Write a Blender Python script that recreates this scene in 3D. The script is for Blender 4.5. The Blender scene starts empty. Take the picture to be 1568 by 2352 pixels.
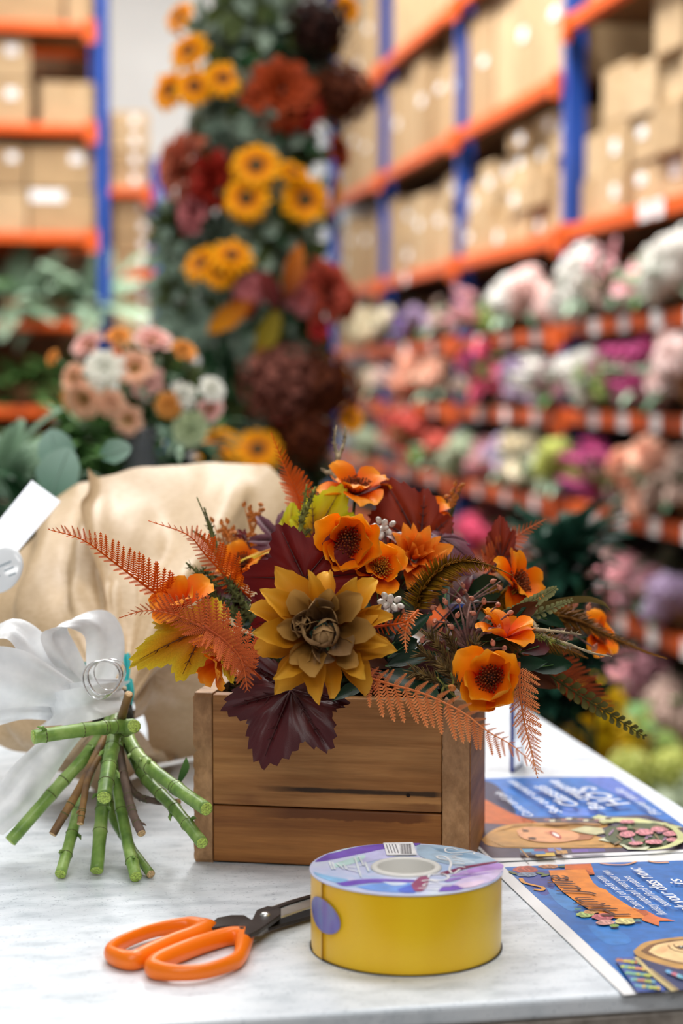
import bpy, bmesh, math, random
from mathutils import Vector, Matrix, noise

# ------------------------------------------------------------------ camera, world, lights, exposure
scene = bpy.context.scene
COL = scene.collection
rnd = random.Random(7)
FPX = 4100.0                       # focal length in pixels of the 1568 x 2352 frame
PITCH = math.radians(4.13)
TABLE = 0.90                       # height of the counter top
CAM = Vector((0.0, 0.0, TABLE + 0.334))
AX_F = Vector((0, math.cos(PITCH), -math.sin(PITCH)))
AX_U = Vector((0, math.sin(PITCH), math.cos(PITCH)))
AX_R = Vector((1, 0, 0))

cam_data = bpy.data.cameras.new('camera')
cam = bpy.data.objects.new('camera', cam_data)
COL.objects.link(cam)
cam.matrix_world = Matrix.Translation(CAM) @ Matrix((AX_R, AX_U, -AX_F)).transposed().to_4x4()
cam_data.sensor_fit = 'VERTICAL'
cam_data.sensor_height = 36.0
cam_data.sensor_width = 24.0
cam_data.lens = 36.0 * FPX / 2352.0
cam_data.clip_start = 0.05
cam_data.dof.use_dof = True
cam_data.dof.focus_distance = 1.165
cam_data.dof.aperture_fstop = 4.7
scene.camera = cam

world = bpy.data.worlds.new('world')
scene.world = world
world.use_nodes = True
bg = world.node_tree.nodes['Background']
bg.inputs[0].default_value = (1.0, 0.98, 0.95, 1)
bg.inputs[1].default_value = 0.22

def area(name, loc, sx, sy, power, col=(1, 0.98, 0.95), target=None, spread=180):
    l = bpy.data.lights.new(name, 'AREA')
    l.shape = 'RECTANGLE'; l.size = sx; l.size_y = sy; l.energy = power; l.color = col; l.spread = math.radians(spread)
    o = bpy.data.objects.new(name, l); COL.objects.link(o); o.location = loc
    d = (Vector(target) if target else Vector((loc[0], loc[1], 0))) - Vector(loc)
    o.rotation_euler = d.to_track_quat('-Z', 'Y').to_euler()
    return o
# rows of tube lamps hung over the aisle and over the counter, plus two added fills, all above the frame
area('ceiling_or_fill_lamp', (-0.9, 2.1, 3.1), 1.5, 0.30, 22)
area('ceiling_or_fill_lamp', (0.7, 1.5, 3.1), 1.5, 0.30, 16)
area('ceiling_or_fill_lamp', (0.2, -0.6, 3.1), 1.5, 0.30, 22)
area('ceiling_or_fill_lamp', (-0.5, -2.2, 3.0), 1.5, 0.5, 24, target=(0, 1.2, 0.9))  # added fill lamp behind the camera, aimed at the counter
area('ceiling_or_fill_lamp', (0.3, 2.3, 3.9), 1.2, 0.3, 30, target=(-0.2, 3.9, 1.6))  # added fill lamp to brighten the flower pillar
area('ceiling_or_fill_lamp', (0.2, 5.2, 4.6), 0.4, 2.2, 130, spread=130)
area('ceiling_or_fill_lamp', (-0.3, 7.2, 4.6), 0.4, 2.2, 150, spread=130)
area('ceiling_or_fill_lamp', (-0.8, 9.2, 4.8), 0.4, 1.6, 150, spread=150)
area('ceiling_or_fill_lamp', (-2.0, 5.8, 4.6), 0.4, 2.2, 90, spread=130)

scene.view_settings.view_transform = 'Standard'
scene.view_settings.look = 'None'
scene.view_settings.gamma = 1.0
scene.view_settings.use_curve_mapping = False
scene.view_settings.exposure = 0.06
scene.cycles.use_denoising = True
scene.cycles.max_bounces = 6
scene.cycles.diffuse_bounces = 3
scene.cycles.glossy_bounces = 3
scene.cycles.transmission_bounces = 6
scene.cycles.transparent_max_bounces = 12
scene.cycles.caustics_reflective = False
scene.cycles.caustics_refractive = False
scene.cycles.sample_clamp_indirect = 6.0

# ------------------------------------------------------------------ placing points: rays of the photograph's camera
def ray(px, py):
    return AX_F + AX_R * ((px - 784.0) / FPX) + AX_U * ((1176.0 - py) / FPX)
def P(px, py, d):                  # the point seen at a pixel at depth d
    return CAM + ray(px, py) * d
def G(px, py, z=TABLE):            # the point seen at a pixel on the level plane z
    r = ray(px, py); return CAM + r * ((z - CAM.z) / r.z)
def PX(px, d):                     # metres that px pixels cover at depth d
    return px * d / FPX

# ------------------------------------------------------------------ objects
WORLD_OF = {}
def _tag(o, label=None, cat=None, group=None, kind=None):
    if label: o['label'] = label
    if cat: o['category'] = cat
    if group: o['group'] = group
    if kind: o['kind'] = kind
    return o
def thing(name, label, cat, loc=(0, 0, 0), group=None, M=None):
    o = bpy.data.objects.new(name, None); COL.objects.link(o)
    o.empty_display_size = 0.02
    W = M if M is not None else Matrix.Translation(Vector(loc))
    o.matrix_basis = W; WORLD_OF[o.name] = W
    return _tag(o, label, cat, group)
def part(name, me, parent=None, M=None, mat=None, label=None, kind=None, cat=None, group=None):
    """one mesh object; M is its world matrix, mat overrides the mesh's own first material"""
    o = bpy.data.objects.new(name, me); COL.objects.link(o)
    W = M if M is not None else Matrix.Identity(4)
    if parent is not None:
        o.parent = parent
        o.matrix_parent_inverse = WORLD_OF[parent.name].inverted()
    o.matrix_basis = W; WORLD_OF[o.name] = W
    if mat is not None:
        o.material_slots[0].link = 'OBJECT'; o.material_slots[0].material = mat
    return _tag(o, label, cat, group, kind)

def frame(loc, n, up=(0, 0, 1), spin=0.0, s=1.0):
    """matrix whose Z axis is n and whose Y axis is as near to up as it can be"""
    z = Vector(n).normalized(); u = Vector(up)
    y = u - z * u.dot(z)
    if y.length < 1e-5:
        u = Vector((0, 1, 0.01)); y = u - z * u.dot(z)
    y.normalize(); x = y.cross(z)
    R = Matrix((x, y, z)).transposed().to_4x4()
    return Matrix.Translation(Vector(loc)) @ R @ Matrix.Rotation(spin, 4, 'Z') @ Matrix.Scale(s, 4)
def T(x, y, z): return Matrix.Translation((x, y, z))
def RX(a): return Matrix.Rotation(a, 4, 'X')
def RY(a): return Matrix.Rotation(a, 4, 'Y')
def RZ(a): return Matrix.Rotation(a, 4, 'Z')
def SC(x, y, z): return Matrix.Diagonal((x, y, z, 1))
rad = math.radians

class MB:
    """collects vertices, faces and one number per vertex (attribute t), then links as one mesh"""
    def __init__(s): s.V = []; s.F = []; s.A = []; s.MI = []
    def add(s, vs, fs, t=0.0, mi=0):
        b = len(s.V); s.V += [tuple(v) for v in vs]
        s.A += (list(t) if isinstance(t, (list, tuple)) else [t] * len(vs))
        s.F += [tuple(b + i for i in f) for f in fs]; s.MI += [mi] * len(fs)
    def grid(s, rows, t=None, closed=False, mi=0):
        n, m = len(rows), len(rows[0]); vs = [v for r in rows for v in r]; fs = []
        for i in range(n - 1):
            for j in range(m if closed else m - 1):
                k = (j + 1) % m
                fs.append((i*m+j, i*m+k, (i+1)*m+k, (i+1)*m+j))
        if t is None: t = [i / max(1, n - 1) for i in range(n) for _ in range(m)]
        s.add(vs, fs, t, mi)
    def tube(s, pts, r, n=6, cap=True, t=None, mi=0):
        pts = [Vector(p) for p in pts]; N = len(pts)
        rr = r if isinstance(r, (list, tuple)) else [r] * N
        d0 = (pts[1] - pts[0]).normalized()
        u = d0.orthogonal().normalized(); rows = []
        for i in range(N):
            d = (pts[min(i+1, N-1)] - pts[max(i-1, 0)]).normalized()
            u = (u - d * u.dot(d)).normalized(); w = d.cross(u)
            rows.append([pts[i] + (u * math.cos(a) + w * math.sin(a)) * rr[i] for a in [2*math.pi*k/n for k in range(n)]])
        tt = [((i / (N - 1)) if t is None else t) for i in range(N) for _ in range(n)]
        b = len(s.V); s.grid(rows, tt, True, mi)
        if cap:
            s.F.append(tuple(b + k for k in range(n))[::-1]); s.F.append(tuple(b + (N-1)*n + k for k in range(n))); s.MI += [mi, mi]
    def lathe(s, prof, n=32, M=None, t=None, mi=0):
        rows = [[Vector((r*math.cos(a), r*math.sin(a), z)) for a in [2*math.pi*k/n for k in range(n)]] for r, z in prof]
        if M is not None: rows = [[M @ v for v in r] for r in rows]
        s.grid(rows, None if t is None else [t]*(n*len(rows)), True, mi)
    def box(s, sx, sy, sz, M=None, t=0.0, mi=0):
        vs = [Vector((x*sx/2, y*sy/2, z*sz/2)) for z in (-1, 1) for y in (-1, 1) for x in (-1, 1)]
        if M is not None: vs = [M @ v for v in vs]
        s.add(vs, [(0,2,3,1),(4,5,7,6),(0,1,5,4),(2,6,7,3),(0,4,6,2),(1,3,7,5)], t, mi)
    def ball(s, c, r, nu=5, nv=8, t=0.0, M=None, mi=0):
        c = Vector(c); rx, ry, rz = r if isinstance(r, (tuple, list)) else (r, r, r)
        rows = [[c + Vector((rx*math.sin(a)*math.cos(b), ry*math.sin(a)*math.sin(b), rz*math.cos(a))) for b in [2*math.pi*k/nv for k in range(nv)]] for a in [math.pi*(i+0.001)/(nu+0.002) for i in range(nu+1)]]
        if M is not None: rows = [[M @ v for v in r_] for r_ in rows]
        s.grid(rows, [t]*(nv*(nu+1)), True, mi)
    def poly(s, pts, t=0.0, mi=0): s.add(pts, [tuple(range(len(pts)))], t, mi)
    def mesh(s, name, mats, smooth=True):
        me = bpy.data.meshes.new(name); me.from_pydata(s.V, [], s.F)
        if not isinstance(mats, (list, tuple)): mats = [mats]
        for m in mats: me.materials.append(m)
        if smooth: me.polygons.foreach_set('use_smooth', [True] * len(me.polygons))
        if len(mats) > 1: me.polygons.foreach_set('material_index', s.MI)
        a = me.attributes.new('t', 'FLOAT', 'POINT'); a.data.foreach_set('value', s.A)
        me.update(); return me

def bevbox(name, sx, sy, sz, b, mat, seg=2, smooth=False):
    bm = bmesh.new(); bmesh.ops.create_cube(bm, size=1.0)
    bmesh.ops.scale(bm, vec=(sx, sy, sz), verts=bm.verts)
    bmesh.ops.bevel(bm, geom=list(bm.edges), offset=b, segments=seg, affect='EDGES', profile=0.5)
    me = bpy.data.meshes.new(name); bm.to_mesh(me); bm.free(); me.materials.append(mat)
    if smooth: me.polygons.foreach_set('use_smooth', [True]*len(me.polygons))
    return me

def smooth(pts, n=24):
    """Catmull-Rom through the points"""
    pts = [Vector(p) for p in pts]; q = [pts[0]*2 - pts[1]] + pts + [pts[-1]*2 - pts[-2]]
    out = []; m = len(pts) - 1
    for k in range(n + 1):
        f = k / n * m; i = min(int(f), m - 1); u = f - i
        a, b, c, d = q[i], q[i+1], q[i+2], q[i+3]
        out.append(0.5 * ((2*b) + (c - a)*u + (2*a - 5*b + 4*c - d)*u*u + (3*b - a - 3*c + d)*u*u*u))
    return out
def interp(tab, x):
    if x <= tab[0][0]: return tab[0][1]
    for (a, b), (c, d) in zip(tab, tab[1:]):
        if x <= c:
            u = (x - a) / (c - a); u = u*u*(3 - 2*u); return b + (d - b) * u
    return tab[-1][1]

# ------------------------------------------------------------------ materials
def lin(c):
    return tuple(((v/255.0)/12.92 if v/255.0 <= 0.04045 else (((v/255.0)+0.055)/1.055)**2.4) for v in c) + (1.0,)
def newmat(name):
    m = bpy.data.materials.new(name); m.use_nodes = True
    nt = m.node_tree; nt.nodes.clear()
    return m, nt
def nd(nt, typ, **kw):
    n = nt.nodes.new(typ)
    for k, v in kw.items(): setattr(n, k, v)
    return n
def ramp(nt, stops, fac=None, interp_='LINEAR'):
    r = nd(nt, 'ShaderNodeValToRGB'); cr = r.color_ramp; cr.interpolation = interp_
    while len(cr.elements) < len(stops): cr.elements.new(0.5)
    for e, (p, c) in zip(cr.elements, stops): e.position = p; e.color = lin(c) if len(c) == 3 else c
    if fac is not None: nt.links.new(fac, r.inputs[0])
    return r
def mixc(nt, a, b, fac, mode='MIX'):
    n = nd(nt, 'ShaderNodeMix', data_type='RGBA', blend_type=mode)
    for sock, v in ((n.inputs[6], a), (n.inputs[7], b), (n.inputs[0], fac)):
        if hasattr(v, 'is_output'): nt.links.new(v, sock)
        elif isinstance(v, (int, float)): sock.default_value = v
        else: sock.default_value = lin(v) if len(v) == 3 else v
    return n.outputs[2]
def tnoise(nt, scale, detail=3.0, vec=None, rough=0.55, dist=0.0):
    n = nd(nt, 'ShaderNodeTexNoise'); n.inputs['Scale'].default_value = scale; n.inputs['Detail'].default_value = detail
    n.inputs['Roughness'].default_value = rough; n.inputs['Distortion'].default_value = dist
    if vec is not None: nt.links.new(vec, n.inputs['Vector'])
    return n.outputs['Fac']
def coords(nt, kind='Object', scale=(1, 1, 1), rot=(0, 0, 0), loc=(0, 0, 0)):
    c = nd(nt, 'ShaderNodeTexCoord'); mp = nd(nt, 'ShaderNodeMapping')
    mp.inputs['Scale'].default_value = scale; mp.inputs['Rotation'].default_value = rot; mp.inputs['Location'].default_value = loc
    nt.links.new(c.outputs[kind], mp.inputs['Vector']); return mp.outputs['Vector']
def finish(nt, color, rough=0.5, bump=None, bstr=0.2, bdist=0.001, transl=0.0, spec=0.5, coat=0.0, metal=0.0, sheen=0.0, trans=0.0, ior=1.45):
    out = nd(nt, 'ShaderNodeOutputMaterial'); p = nd(nt, 'ShaderNodeBsdfPrincipled')
    if hasattr(color, 'is_output'): nt.links.new(color, p.inputs['Base Color'])
    else: p.inputs['Base Color'].default_value = lin(color)
    if hasattr(rough, 'is_output'): nt.links.new(rough, p.inputs['Roughness'])
    else: p.inputs['Roughness'].default_value = rough
    p.inputs['Specular IOR Level'].default_value = spec; p.inputs['Coat Weight'].default_value = coat
    p.inputs['Metallic'].default_value = metal; p.inputs['Sheen Weight'].default_value = sheen
    p.inputs['Transmission Weight'].default_value = trans; p.inputs['IOR'].default_value = ior
    if bump is not None:
        b = nd(nt, 'ShaderNodeBump'); b.inputs['Strength'].default_value = bstr; b.inputs['Distance'].default_value = bdist
        nt.links.new(bump, b.inputs['Height']); nt.links.new(b.outputs[0], p.inputs['Normal'])
    if transl > 0:
        tr = nd(nt, 'ShaderNodeBsdfTranslucent'); mx = nd(nt, 'ShaderNodeMixShader'); mx.inputs[0].default_value = transl
        if hasattr(color, 'is_output'): nt.links.new(color, tr.inputs[0])
        else: tr.inputs[0].default_value = lin(color)
        nt.links.new(p.outputs[0], mx.inputs[1]); nt.links.new(tr.outputs[0], mx.inputs[2]); nt.links.new(mx.outputs[0], out.inputs[0])
    else: nt.links.new(p.outputs[0], out.inputs[0])
    return p
def plain(name, c, rough=0.5, nscale=0, namt=0.12, **kw):
    m, nt = newmat(name); col = c
    if nscale:
        f = tnoise(nt, nscale, 3, coords(nt)); a = tuple(v*(1-namt) for v in c); b = tuple(min(255, v*(1+namt)) for v in c)
        col = ramp(nt, [(0.3, a), (0.7, b)], f).outputs[0]
    finish(nt, col, rough, **kw); return m
def petalmat(name, stops, rough=0.6, transl=0.25, nscale=60, namt=0.18, spec=0.18, **kw):
    """colour runs along the attribute t (0 at the base, 1 at the tip), with a slight dye mottle and a tint of each piece's own"""
    m, nt = newmat(name)
    at = nd(nt, 'ShaderNodeAttribute', attribute_name='t')
    r = ramp(nt, stops, at.outputs['Fac'])
    f = tnoise(nt, nscale, 3, coords(nt))
    oi = nd(nt, 'ShaderNodeObjectInfo')
    v = nd(nt, 'ShaderNodeMath', operation='MULTIPLY_ADD'); nt.links.new(f, v.inputs[0]); v.inputs[1].default_value = namt*2; v.inputs[2].default_value = 1 - namt - 0.08
    v2 = nd(nt, 'ShaderNodeMath', operation='MULTIPLY_ADD'); nt.links.new(oi.outputs['Random'], v2.inputs[0]); v2.inputs[1].default_value = 0.16; nt.links.new(v.outputs[0], v2.inputs[2])
    hs = nd(nt, 'ShaderNodeHueSaturation'); nt.links.new(r.outputs[0], hs.inputs['Color']); nt.links.new(v2.outputs[0], hs.inputs['Value'])
    finish(nt, hs.outputs[0], rough, transl=transl, bump=f, bstr=0.15, bdist=0.0006, spec=spec, **kw)
    return m
# ------------------------------------------------------------------ the setting
AISLE = rad(10.5)                                   # the aisle runs away a little to the left
UV = Vector((-math.sin(AISLE), math.cos(AISLE), 0)) # away along the aisle
NV = Vector((math.cos(AISLE), math.sin(AISLE), 0))  # to the right, across it
ZV = Vector((0, 0, 1))
def basis(o, x, y, z): return Matrix.Translation(o) @ Matrix((x, y, z)).transposed().to_4x4()

M_floor = plain('floor_shade_brown', (88, 74, 60), 0.55, 3, 0.1)  # floor colour darkened to carry the shade lying on it
M_wall = plain('white_paint', (226, 228, 226), 0.6, 2, 0.02)
M_greywall = plain('grey_paint', (120, 126, 130), 0.6)
def slab(name, o, x, y, sx, sy, sz, mat, parent=None):
    me = bevbox(name, sx, sy, sz, 0.004, mat, 1)
    ob = part(name, me, None, basis(o, x, y, ZV)); ob['kind'] = 'structure'; return ob
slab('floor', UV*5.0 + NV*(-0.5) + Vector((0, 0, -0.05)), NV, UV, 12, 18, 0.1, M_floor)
slab('wall_back', UV*11.75 + NV*(-0.5) + ZV*2.4, NV, UV, 12, 0.12, 4.8, M_wall)
slab('wall_right', UV*5.0 + NV*2.86 + ZV*2.4, NV, UV, 0.12, 13.4, 4.8, plain('wall_shade_tone', (58, 48, 42), 0.8))  # wall colour darkened to stand in for shade behind the shelves
slab('baseboard_back', UV*11.68 + NV*(-1.6) + ZV*0.06, NV, UV, 8.6, 0.02, 0.12, M_greywall)

# ------------------------------------------------------------------ cartons and racks
m, nt = newmat('kraft_carton')
oi = nd(nt, 'ShaderNodeObjectInfo')
f = tnoise(nt, 5, 4, coords(nt, 'Object'))
c1 = ramp(nt, [(0.0, (164, 134, 96)), (0.5, (180, 150, 110)), (1.0, (194, 166, 128))], oi.outputs['Random']).outputs[0]
c2 = ramp(nt, [(0.3, (225, 225, 225)), (0.7, (255, 255, 255))], f).outputs[0]
finish(nt, mixc(nt, c1, c2, 1.0, 'MULTIPLY'), 0.75); M_carton = m
M_tape = plain('parcel_tape', (172, 140, 96), 0.25)
M_label = plain('label_paper', (238, 238, 240), 0.5)
M_greenlabel = plain('green_print', (150, 185, 80), 0.5)
M_orange = plain('rack_orange', (208, 84, 10), 0.42, 4, 0.05)
M_blue = plain('rack_blue', (34, 74, 160), 0.35, 4, 0.06)
M_deck = plain('chipboard', (120, 88, 60), 0.8, 14, 0.15)

def carton_mesh():
    me = bevbox('carton', 1, 1, 1, 0.012, M_carton, 2); return me
ME_CARTON = carton_mesh()
def tape_mesh():
    b = MB()
    b.box(0.10, 1.004, 0.004, T(0, 0, 0.501)); b.box(0.10, 0.004, 0.22, T(0, -0.501, 0.393)); b.box(0.10, 0.004, 0.22, T(0, 0.501, 0.393))
    return b.mesh('tape', M_tape, False)
ME_TAPE = tape_mesh()
def label_mesh():
    b = MB(); b.box(0.30, 0.006, 0.34); return b.mesh('shipping_label', M_label, False)
ME_LABEL = label_mesh()
ORD = ['first', 'second', 'third', 'fourth', 'fifth', 'sixth', 'seventh', 'eighth', 'ninth', 'tenth', 'eleventh', 'twelfth', 'thirteenth', 'fourteenth']
def carton(M, sx, sy, sz, label, group, lab=None, tape=True, name='carton', labc=None):
    """M: bottom centre of the front; Y runs into the shelf"""
    W = M @ T(0, sy/2, sz/2) @ SC(sx, sy, sz)
    o = part(name, ME_CARTON, None, W); _tag(o, label, 'carton', group)
    if tape: part('tape', ME_TAPE, o, W)
    if lab: part('shipping_label', ME_LABEL, o, W @ T(lab[0], -0.503, lab[1]) @ SC(lab[2] if len(lab) > 2 else 1, 1, lab[3] if len(lab) > 3 else 1), label='white paper label' if labc is None else None, mat=labc)
    return o

def rack(name, label, o, X, Y, x0, posts, depth, levels, top, tags=(), bh=0.055):
    """posts at distances along X; Y runs into the rack; levels = {bay: [heights of beam centres]}"""
    t = thing(name, label, 'rack', o)
    B = basis(o, X, Y, ZV)
    me = MB(); me.box(0.062, 0.012, top, T(0, 0.006, top/2)); me.box(0.012, 0.07, top, T(-0.025, 0.035, top/2)); me.box(0.012, 0.07, top, T(0.025, 0.035, top/2))
    me.box(0.09, 0.1, 0.008, T(0, 0.035, 0.004))
    ME_UP = me.mesh('upright', M_blue, False)
    for p in posts:
        part('upright', ME_UP, t, B @ T(p, 0, 0))
        part('upright', ME_UP, t, B @ T(p, depth, 0) @ RZ(math.pi))
        for zb in (0.3, 1.2, 2.1, 3.0):
            if zb < top - 0.2:
                b = MB(); b.box(0.02, depth - 0.08, 0.03); part('cross_brace', b.mesh('cross_brace', M_blue, False), t, B @ T(p, depth/2, zb))
    for i, (a, c) in enumerate(zip(posts, posts[1:])):
        L = abs(c - a) - 0.066; mid = (a + c)/2
        mb = bevbox('beam', L, 0.04, bh, 0.006, M_orange, 2)
        md = bevbox('deck', L, depth - 0.10, 0.018, 0.002, M_deck, 1)
        cl = MB(); cl.box(0.05, 0.018, 0.10)
        mcl = cl.mesh('beam_connector', M_orange, False)
        for z in levels[i]:
            bo = part('beam', mb, t, B @ T(mid, 0.0, z)); part('beam', mb, t, B @ T(mid, depth, z))
            part('deck', md, t, B @ T(mid, depth/2, z + bh/2 - 0.008))
            for e in (-1, 1): part('beam_connector', mcl, bo, B @ T(mid + e*(L/2 - 0.02), -0.018, z - 0.012))
            for (bi, zz, xs) in tags:
                if bi == i and abs(zz - z) < 0.02:
                    for xx in xs:
                        b = MB(); b.box(0.085, 0.003, 0.055); part('price_tag', b.mesh('price_tag', M_label, False), bo, B @ T(xx, -0.023, z), label='white price tag')
    return t

# the long rack on the right: distances s along the aisle, face at n = 2.0
RN = 2.0
def RK(s, n, z): return basis(UV*s + NV*n + ZV*z, -UV, NV, ZV)
def s_of(px, n=RN): return n / math.tan(math.atan((px - 784.0)/FPX) + AISLE)
LV = [2.92, 2.335, 1.765, 1.41, 1.105, 0.775, 0.44, 0.108]
LVA = [2.52, 1.775, 1.43, 1.11, 0.785, 0.44, 0.108]
posts = [-4.72, -6.33, -7.93, -9.62, -11.25]
tagx = {}
tags = []
for z in (1.41, 1.105, 0.775, 0.44): tags.append((1, z, [-6.6 - 0.42*k for k in range(3)])); tags.append((2, z, [-8.3 - 0.6*k for k in range(2)]))
for z in (1.43, 1.11, 0.785, 0.44): tags.append((0, z, [-5.0 - 0.30*k for k in range(4)]))
tags.append((0, 1.775, [-5.30, -5.42])); tags.append((2, 1.765, [-8.9])); tags.append((1, 2.335, [])) 
rack('storage_rack', 'long blue and orange rack of cartons and silk flowers along the aisle', UV*0 + NV*RN, -UV, NV, 0, posts, 0.62, [LVA, LV, LV, LV], 3.9, tags)

def columns(s0, z, cols, where, wd, gap=0.012, seed=1, dep=0.5):
    """cols: list of lists of carton heights, from s0 away along the aisle"""
    r = random.Random(seed); s = s0
    rows = ['on the deck', 'second up', 'third up', 'fourth up', 'fifth up', 'sixth up']
    for ci, c in enumerate(cols):
        w = wd * r.uniform(0.92, 1.06); zz = z
        for k, h in enumerate(c):
            lab = (r.uniform(-0.2, 0.2), r.uniform(-0.05, 0.2), r.uniform(0.7, 1.1), r.uniform(0.8, 1.2)*0.14/max(h, 0.1)*0.9) if r.random() < 0.62 else None
            size = 'tall' if h > 0.3 else 'flat' if h < 0.14 else 'small'
            carton(RK(s + w/2 + 0.0, RN + 0.02 + r.uniform(0, 0.04), zz) @ RZ(rad(r.uniform(-1.5, 1.5))), w, dep, h - 0.004,
                   f"{size} brown carton, {ORD[ci]} stack from near end, {where[7:]}, {rows[k]}", 'cartons on the long rack', lab)
            zz += h
        s += w + gap
DK = 0.0285
columns(4.76, 1.775 + DK, [[.15, .15, .15, .2], [.15, .15, .13, .22], [.15, .16, .15, .24], [.155, .15, .17], [.15, .17, .19], [.16, .16]], 'of the nearest carton shelf', 0.245, seed=3)
columns(5.2, 2.52 + DK, [[.36], [.42], [.4]], 'of the nearest top shelf', 0.35, seed=31)
columns(6.38, 1.765 + DK, [[.14, .15, .17], [.13, .12, .13, .1], [.13, .12, .13, .08], [.12, .12, .13], [.2, .19], [.15, .18]], 'of the second bay carton shelf', 0.245, seed=5)
columns(6.38, 2.335 + DK, [[.54], [.54], [.52], [.5]], 'of the second bay upper shelf', 0.365, 0.008, seed=7)
columns(6.38, 2.92 + DK, [[.46], [.5], [.5], [.48]], 'of the second bay top shelf', 0.36, 0.008, seed=8)
columns(7.98, 1.765 + DK, [[.28, .14], [.4], [.38], [.2, .2], [.42]], 'of the third bay carton shelf', 0.31, seed=9)
columns(7.98, 2.335 + DK, [[.5], [.42], [.48], [.5], [.46]], 'of the third bay upper shelf', 0.31, 0.01, seed=10)
columns(7.98, 2.92 + DK, [[.52], [.55], [.5], [.52]], 'of the third bay top shelf', 0.38, 0.01, seed=11)
columns(9.67, 1.765 + DK, [[.45], [.42], [.44], [.4]], 'of the farthest carton shelf', 0.37, seed=12)
columns(9.67, 2.335 + DK, [[.5], [.46], [.5], [.5]], 'of the farthest upper shelf', 0.37, seed=13)
columns(9.67, 2.92 + DK, [[.4], [.5], [.3], [.45]], 'of the farthest top shelf', 0.36, seed=14)
columns(9.67, 1.41 + DK, [[.26], [.28], [.22], [.26]], 'of the farthest shelf below the cartons', 0.36, seed=15)

# the rack that closes the aisle on the left, and the lower run behind it
def LW(px, d): return (px - 784.0) * d / FPX
LO = Vector((LW(243, 8.2), 8.2, 0))
def LK(a, b, z): return basis(LO + NV*a + UV*b + ZV*z, NV, UV, ZV)
LZ = [2.825, 2.375, 1.890, 1.498, 1.104, 0.70, 0.25]
rack('storage_rack', 'blue and orange rack of cartons and greenery across the end of the aisle', LO, NV, UV, 0, [-1.35, 0.0], 0.6, [LZ], 3.7, (), 0.046)
back = thing('back_board', 'brown board closing the back of the left rack', 'board', LO)
part('panel', bevbox('panel', 1.4, 0.012, 3.4, 0.002, M_deck, 1), back, LK(-0.68, 0.68, 1.7))
LB = [  # centre px, bottom level, width, height, offset up, label
    (172, 2.375, 136, 95, 0, 'brown carton beside the blue post on the upper shelf of the left rack', None),
    (35, 2.375, 96, 95, 0, 'lower brown carton of the pair at the photo edge, upper shelf of left rack', (0.05, 0.2, 0.9, 0.7)),
    (32, 2.375, 100, 93, 98, 'upper brown carton of the pair at the photo edge, upper shelf of left rack', (0.1, 0.2, 0.9, 0.7)),
    (150, 1.890, 150, 95, 0, 'brown carton with a white sticker under the lid, middle shelf of left rack', (-0.22, 0.36, 1.7, 0.8)),
    (148, 1.890, 146, 97, 99, 'brown carton resting on the carton with white sticker, middle shelf of left rack', (0.25, 0.2, 0.7, 0.7)),
    (20, 1.890, 102, 95, 0, 'lower brown carton at the photo edge, middle shelf of left rack', None),
    (20, 1.890, 100, 97, 99, 'upper brown carton at the photo edge, middle shelf of left rack', (0.2, 0.2, 0.8, 0.6)),
    (60, 2.825, 190, 120, 0, 'large brown carton on the top shelf of left rack', None),
    (200, 2.825, 70, 110, 0, 'narrow brown carton beside the post on the top shelf of left rack', None)]
for px, z, w, h, up, lab_, sl in LB:
    a = LW(px, 8.2) - LO.x
    carton(LK(a, 0.03, z + DK + up/500.0) @ RZ(rad(rnd.uniform(-2, 2))), w/500.0, 0.42, h/500.0, lab_, 'cartons on the left rack', sl)

RO = Vector((LW(366, 9.8), 9.8, 0))
def RK2(a, b, z): return basis(RO + NV*a + UV*b + ZV*z, NV, UV, ZV)
rack('storage_rack', 'far blue and orange rack of thin labelled cartons by the white wall', RO, NV, UV, 0, [-1.4, 0.0], 0.6, [[2.262, 1.815, 1.38, 0.9, 0.4]], 2.45, (), 0.046)
for lvl, zs, n_, hh, word in ((0, 2.262, 4, 0.104, 'upper'), (1, 1.815, 4, 0.099, 'middle'), (2, 1.38, 3, 0.115, 'lower')):
    for col, px in ((0, 306), (1, 215)):
        for k in range(n_):
            carton(RK2(LW(px + (4 if lvl else 0), 9.8) - RO.x, 0.02 + 0.01*rnd.random(), zs + DK + k*hh), 0.2, 0.4, hh - 0.006,
                   f"thin labelled carton, {ORD[k]} from below, {'post' if col == 0 else 'inner'} stack, {word} shelf of far rack", 'thin cartons on the far rack', (0.28 if lvl else 0.12, 0.0, 0.62, 1.5), False)

# ------------------------------------------------------------------ blossom shapes shared by the shelves, the pillar and the vase
def petal_rows(L, W, shape, cup=0.3, bend=0.0, tip=0.0, nu=6, nv=4, ruf=0.0, seed=0, twist=0.0):
    """rows of a petal: base at the origin, length along +Y, inner face up (+Z). bend lifts or lowers it along its length (radians), tip adds a curl at the end"""
    r = random.Random(seed); ph = r.uniform(0, 6)
    rows = []; y = z = 0.0; a = 0.0
    for i in range(nu + 1):
        t = i / nu
        if i: 
            a = bend * t + tip * max(0, (t - 0.6) / 0.4)**2
            y += math.cos(a) * L / nu; z += math.sin(a) * L / nu
        w = W/2 * interp(shape, t); row = []
        for j in range(nv + 1):
            s = -1 + 2*j/nv
            zz = cup * w * s*s + ruf * W * math.sin(ph + s*4.0 + t*5) * t
            tw = twist * t
            row.append(Vector((w*s*math.cos(tw), y - math.sin(a)*zz, z + math.cos(a)*zz + w*s*math.sin(tw))))
        rows.append(row)
    return rows
SH_ROUND = [(0, .25), (.25, .6), (.6, 1.0), (.85, .85), (1.0, .28)]
SH_POINT = [(0, .35), (.3, .85), (.55, 1.0), (.8, .62), (1.0, .04)]
SH_SPOON = [(0, .22), (.35, .6), (.65, 1.0), (.88, .8), (1.0, .2)]
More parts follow.
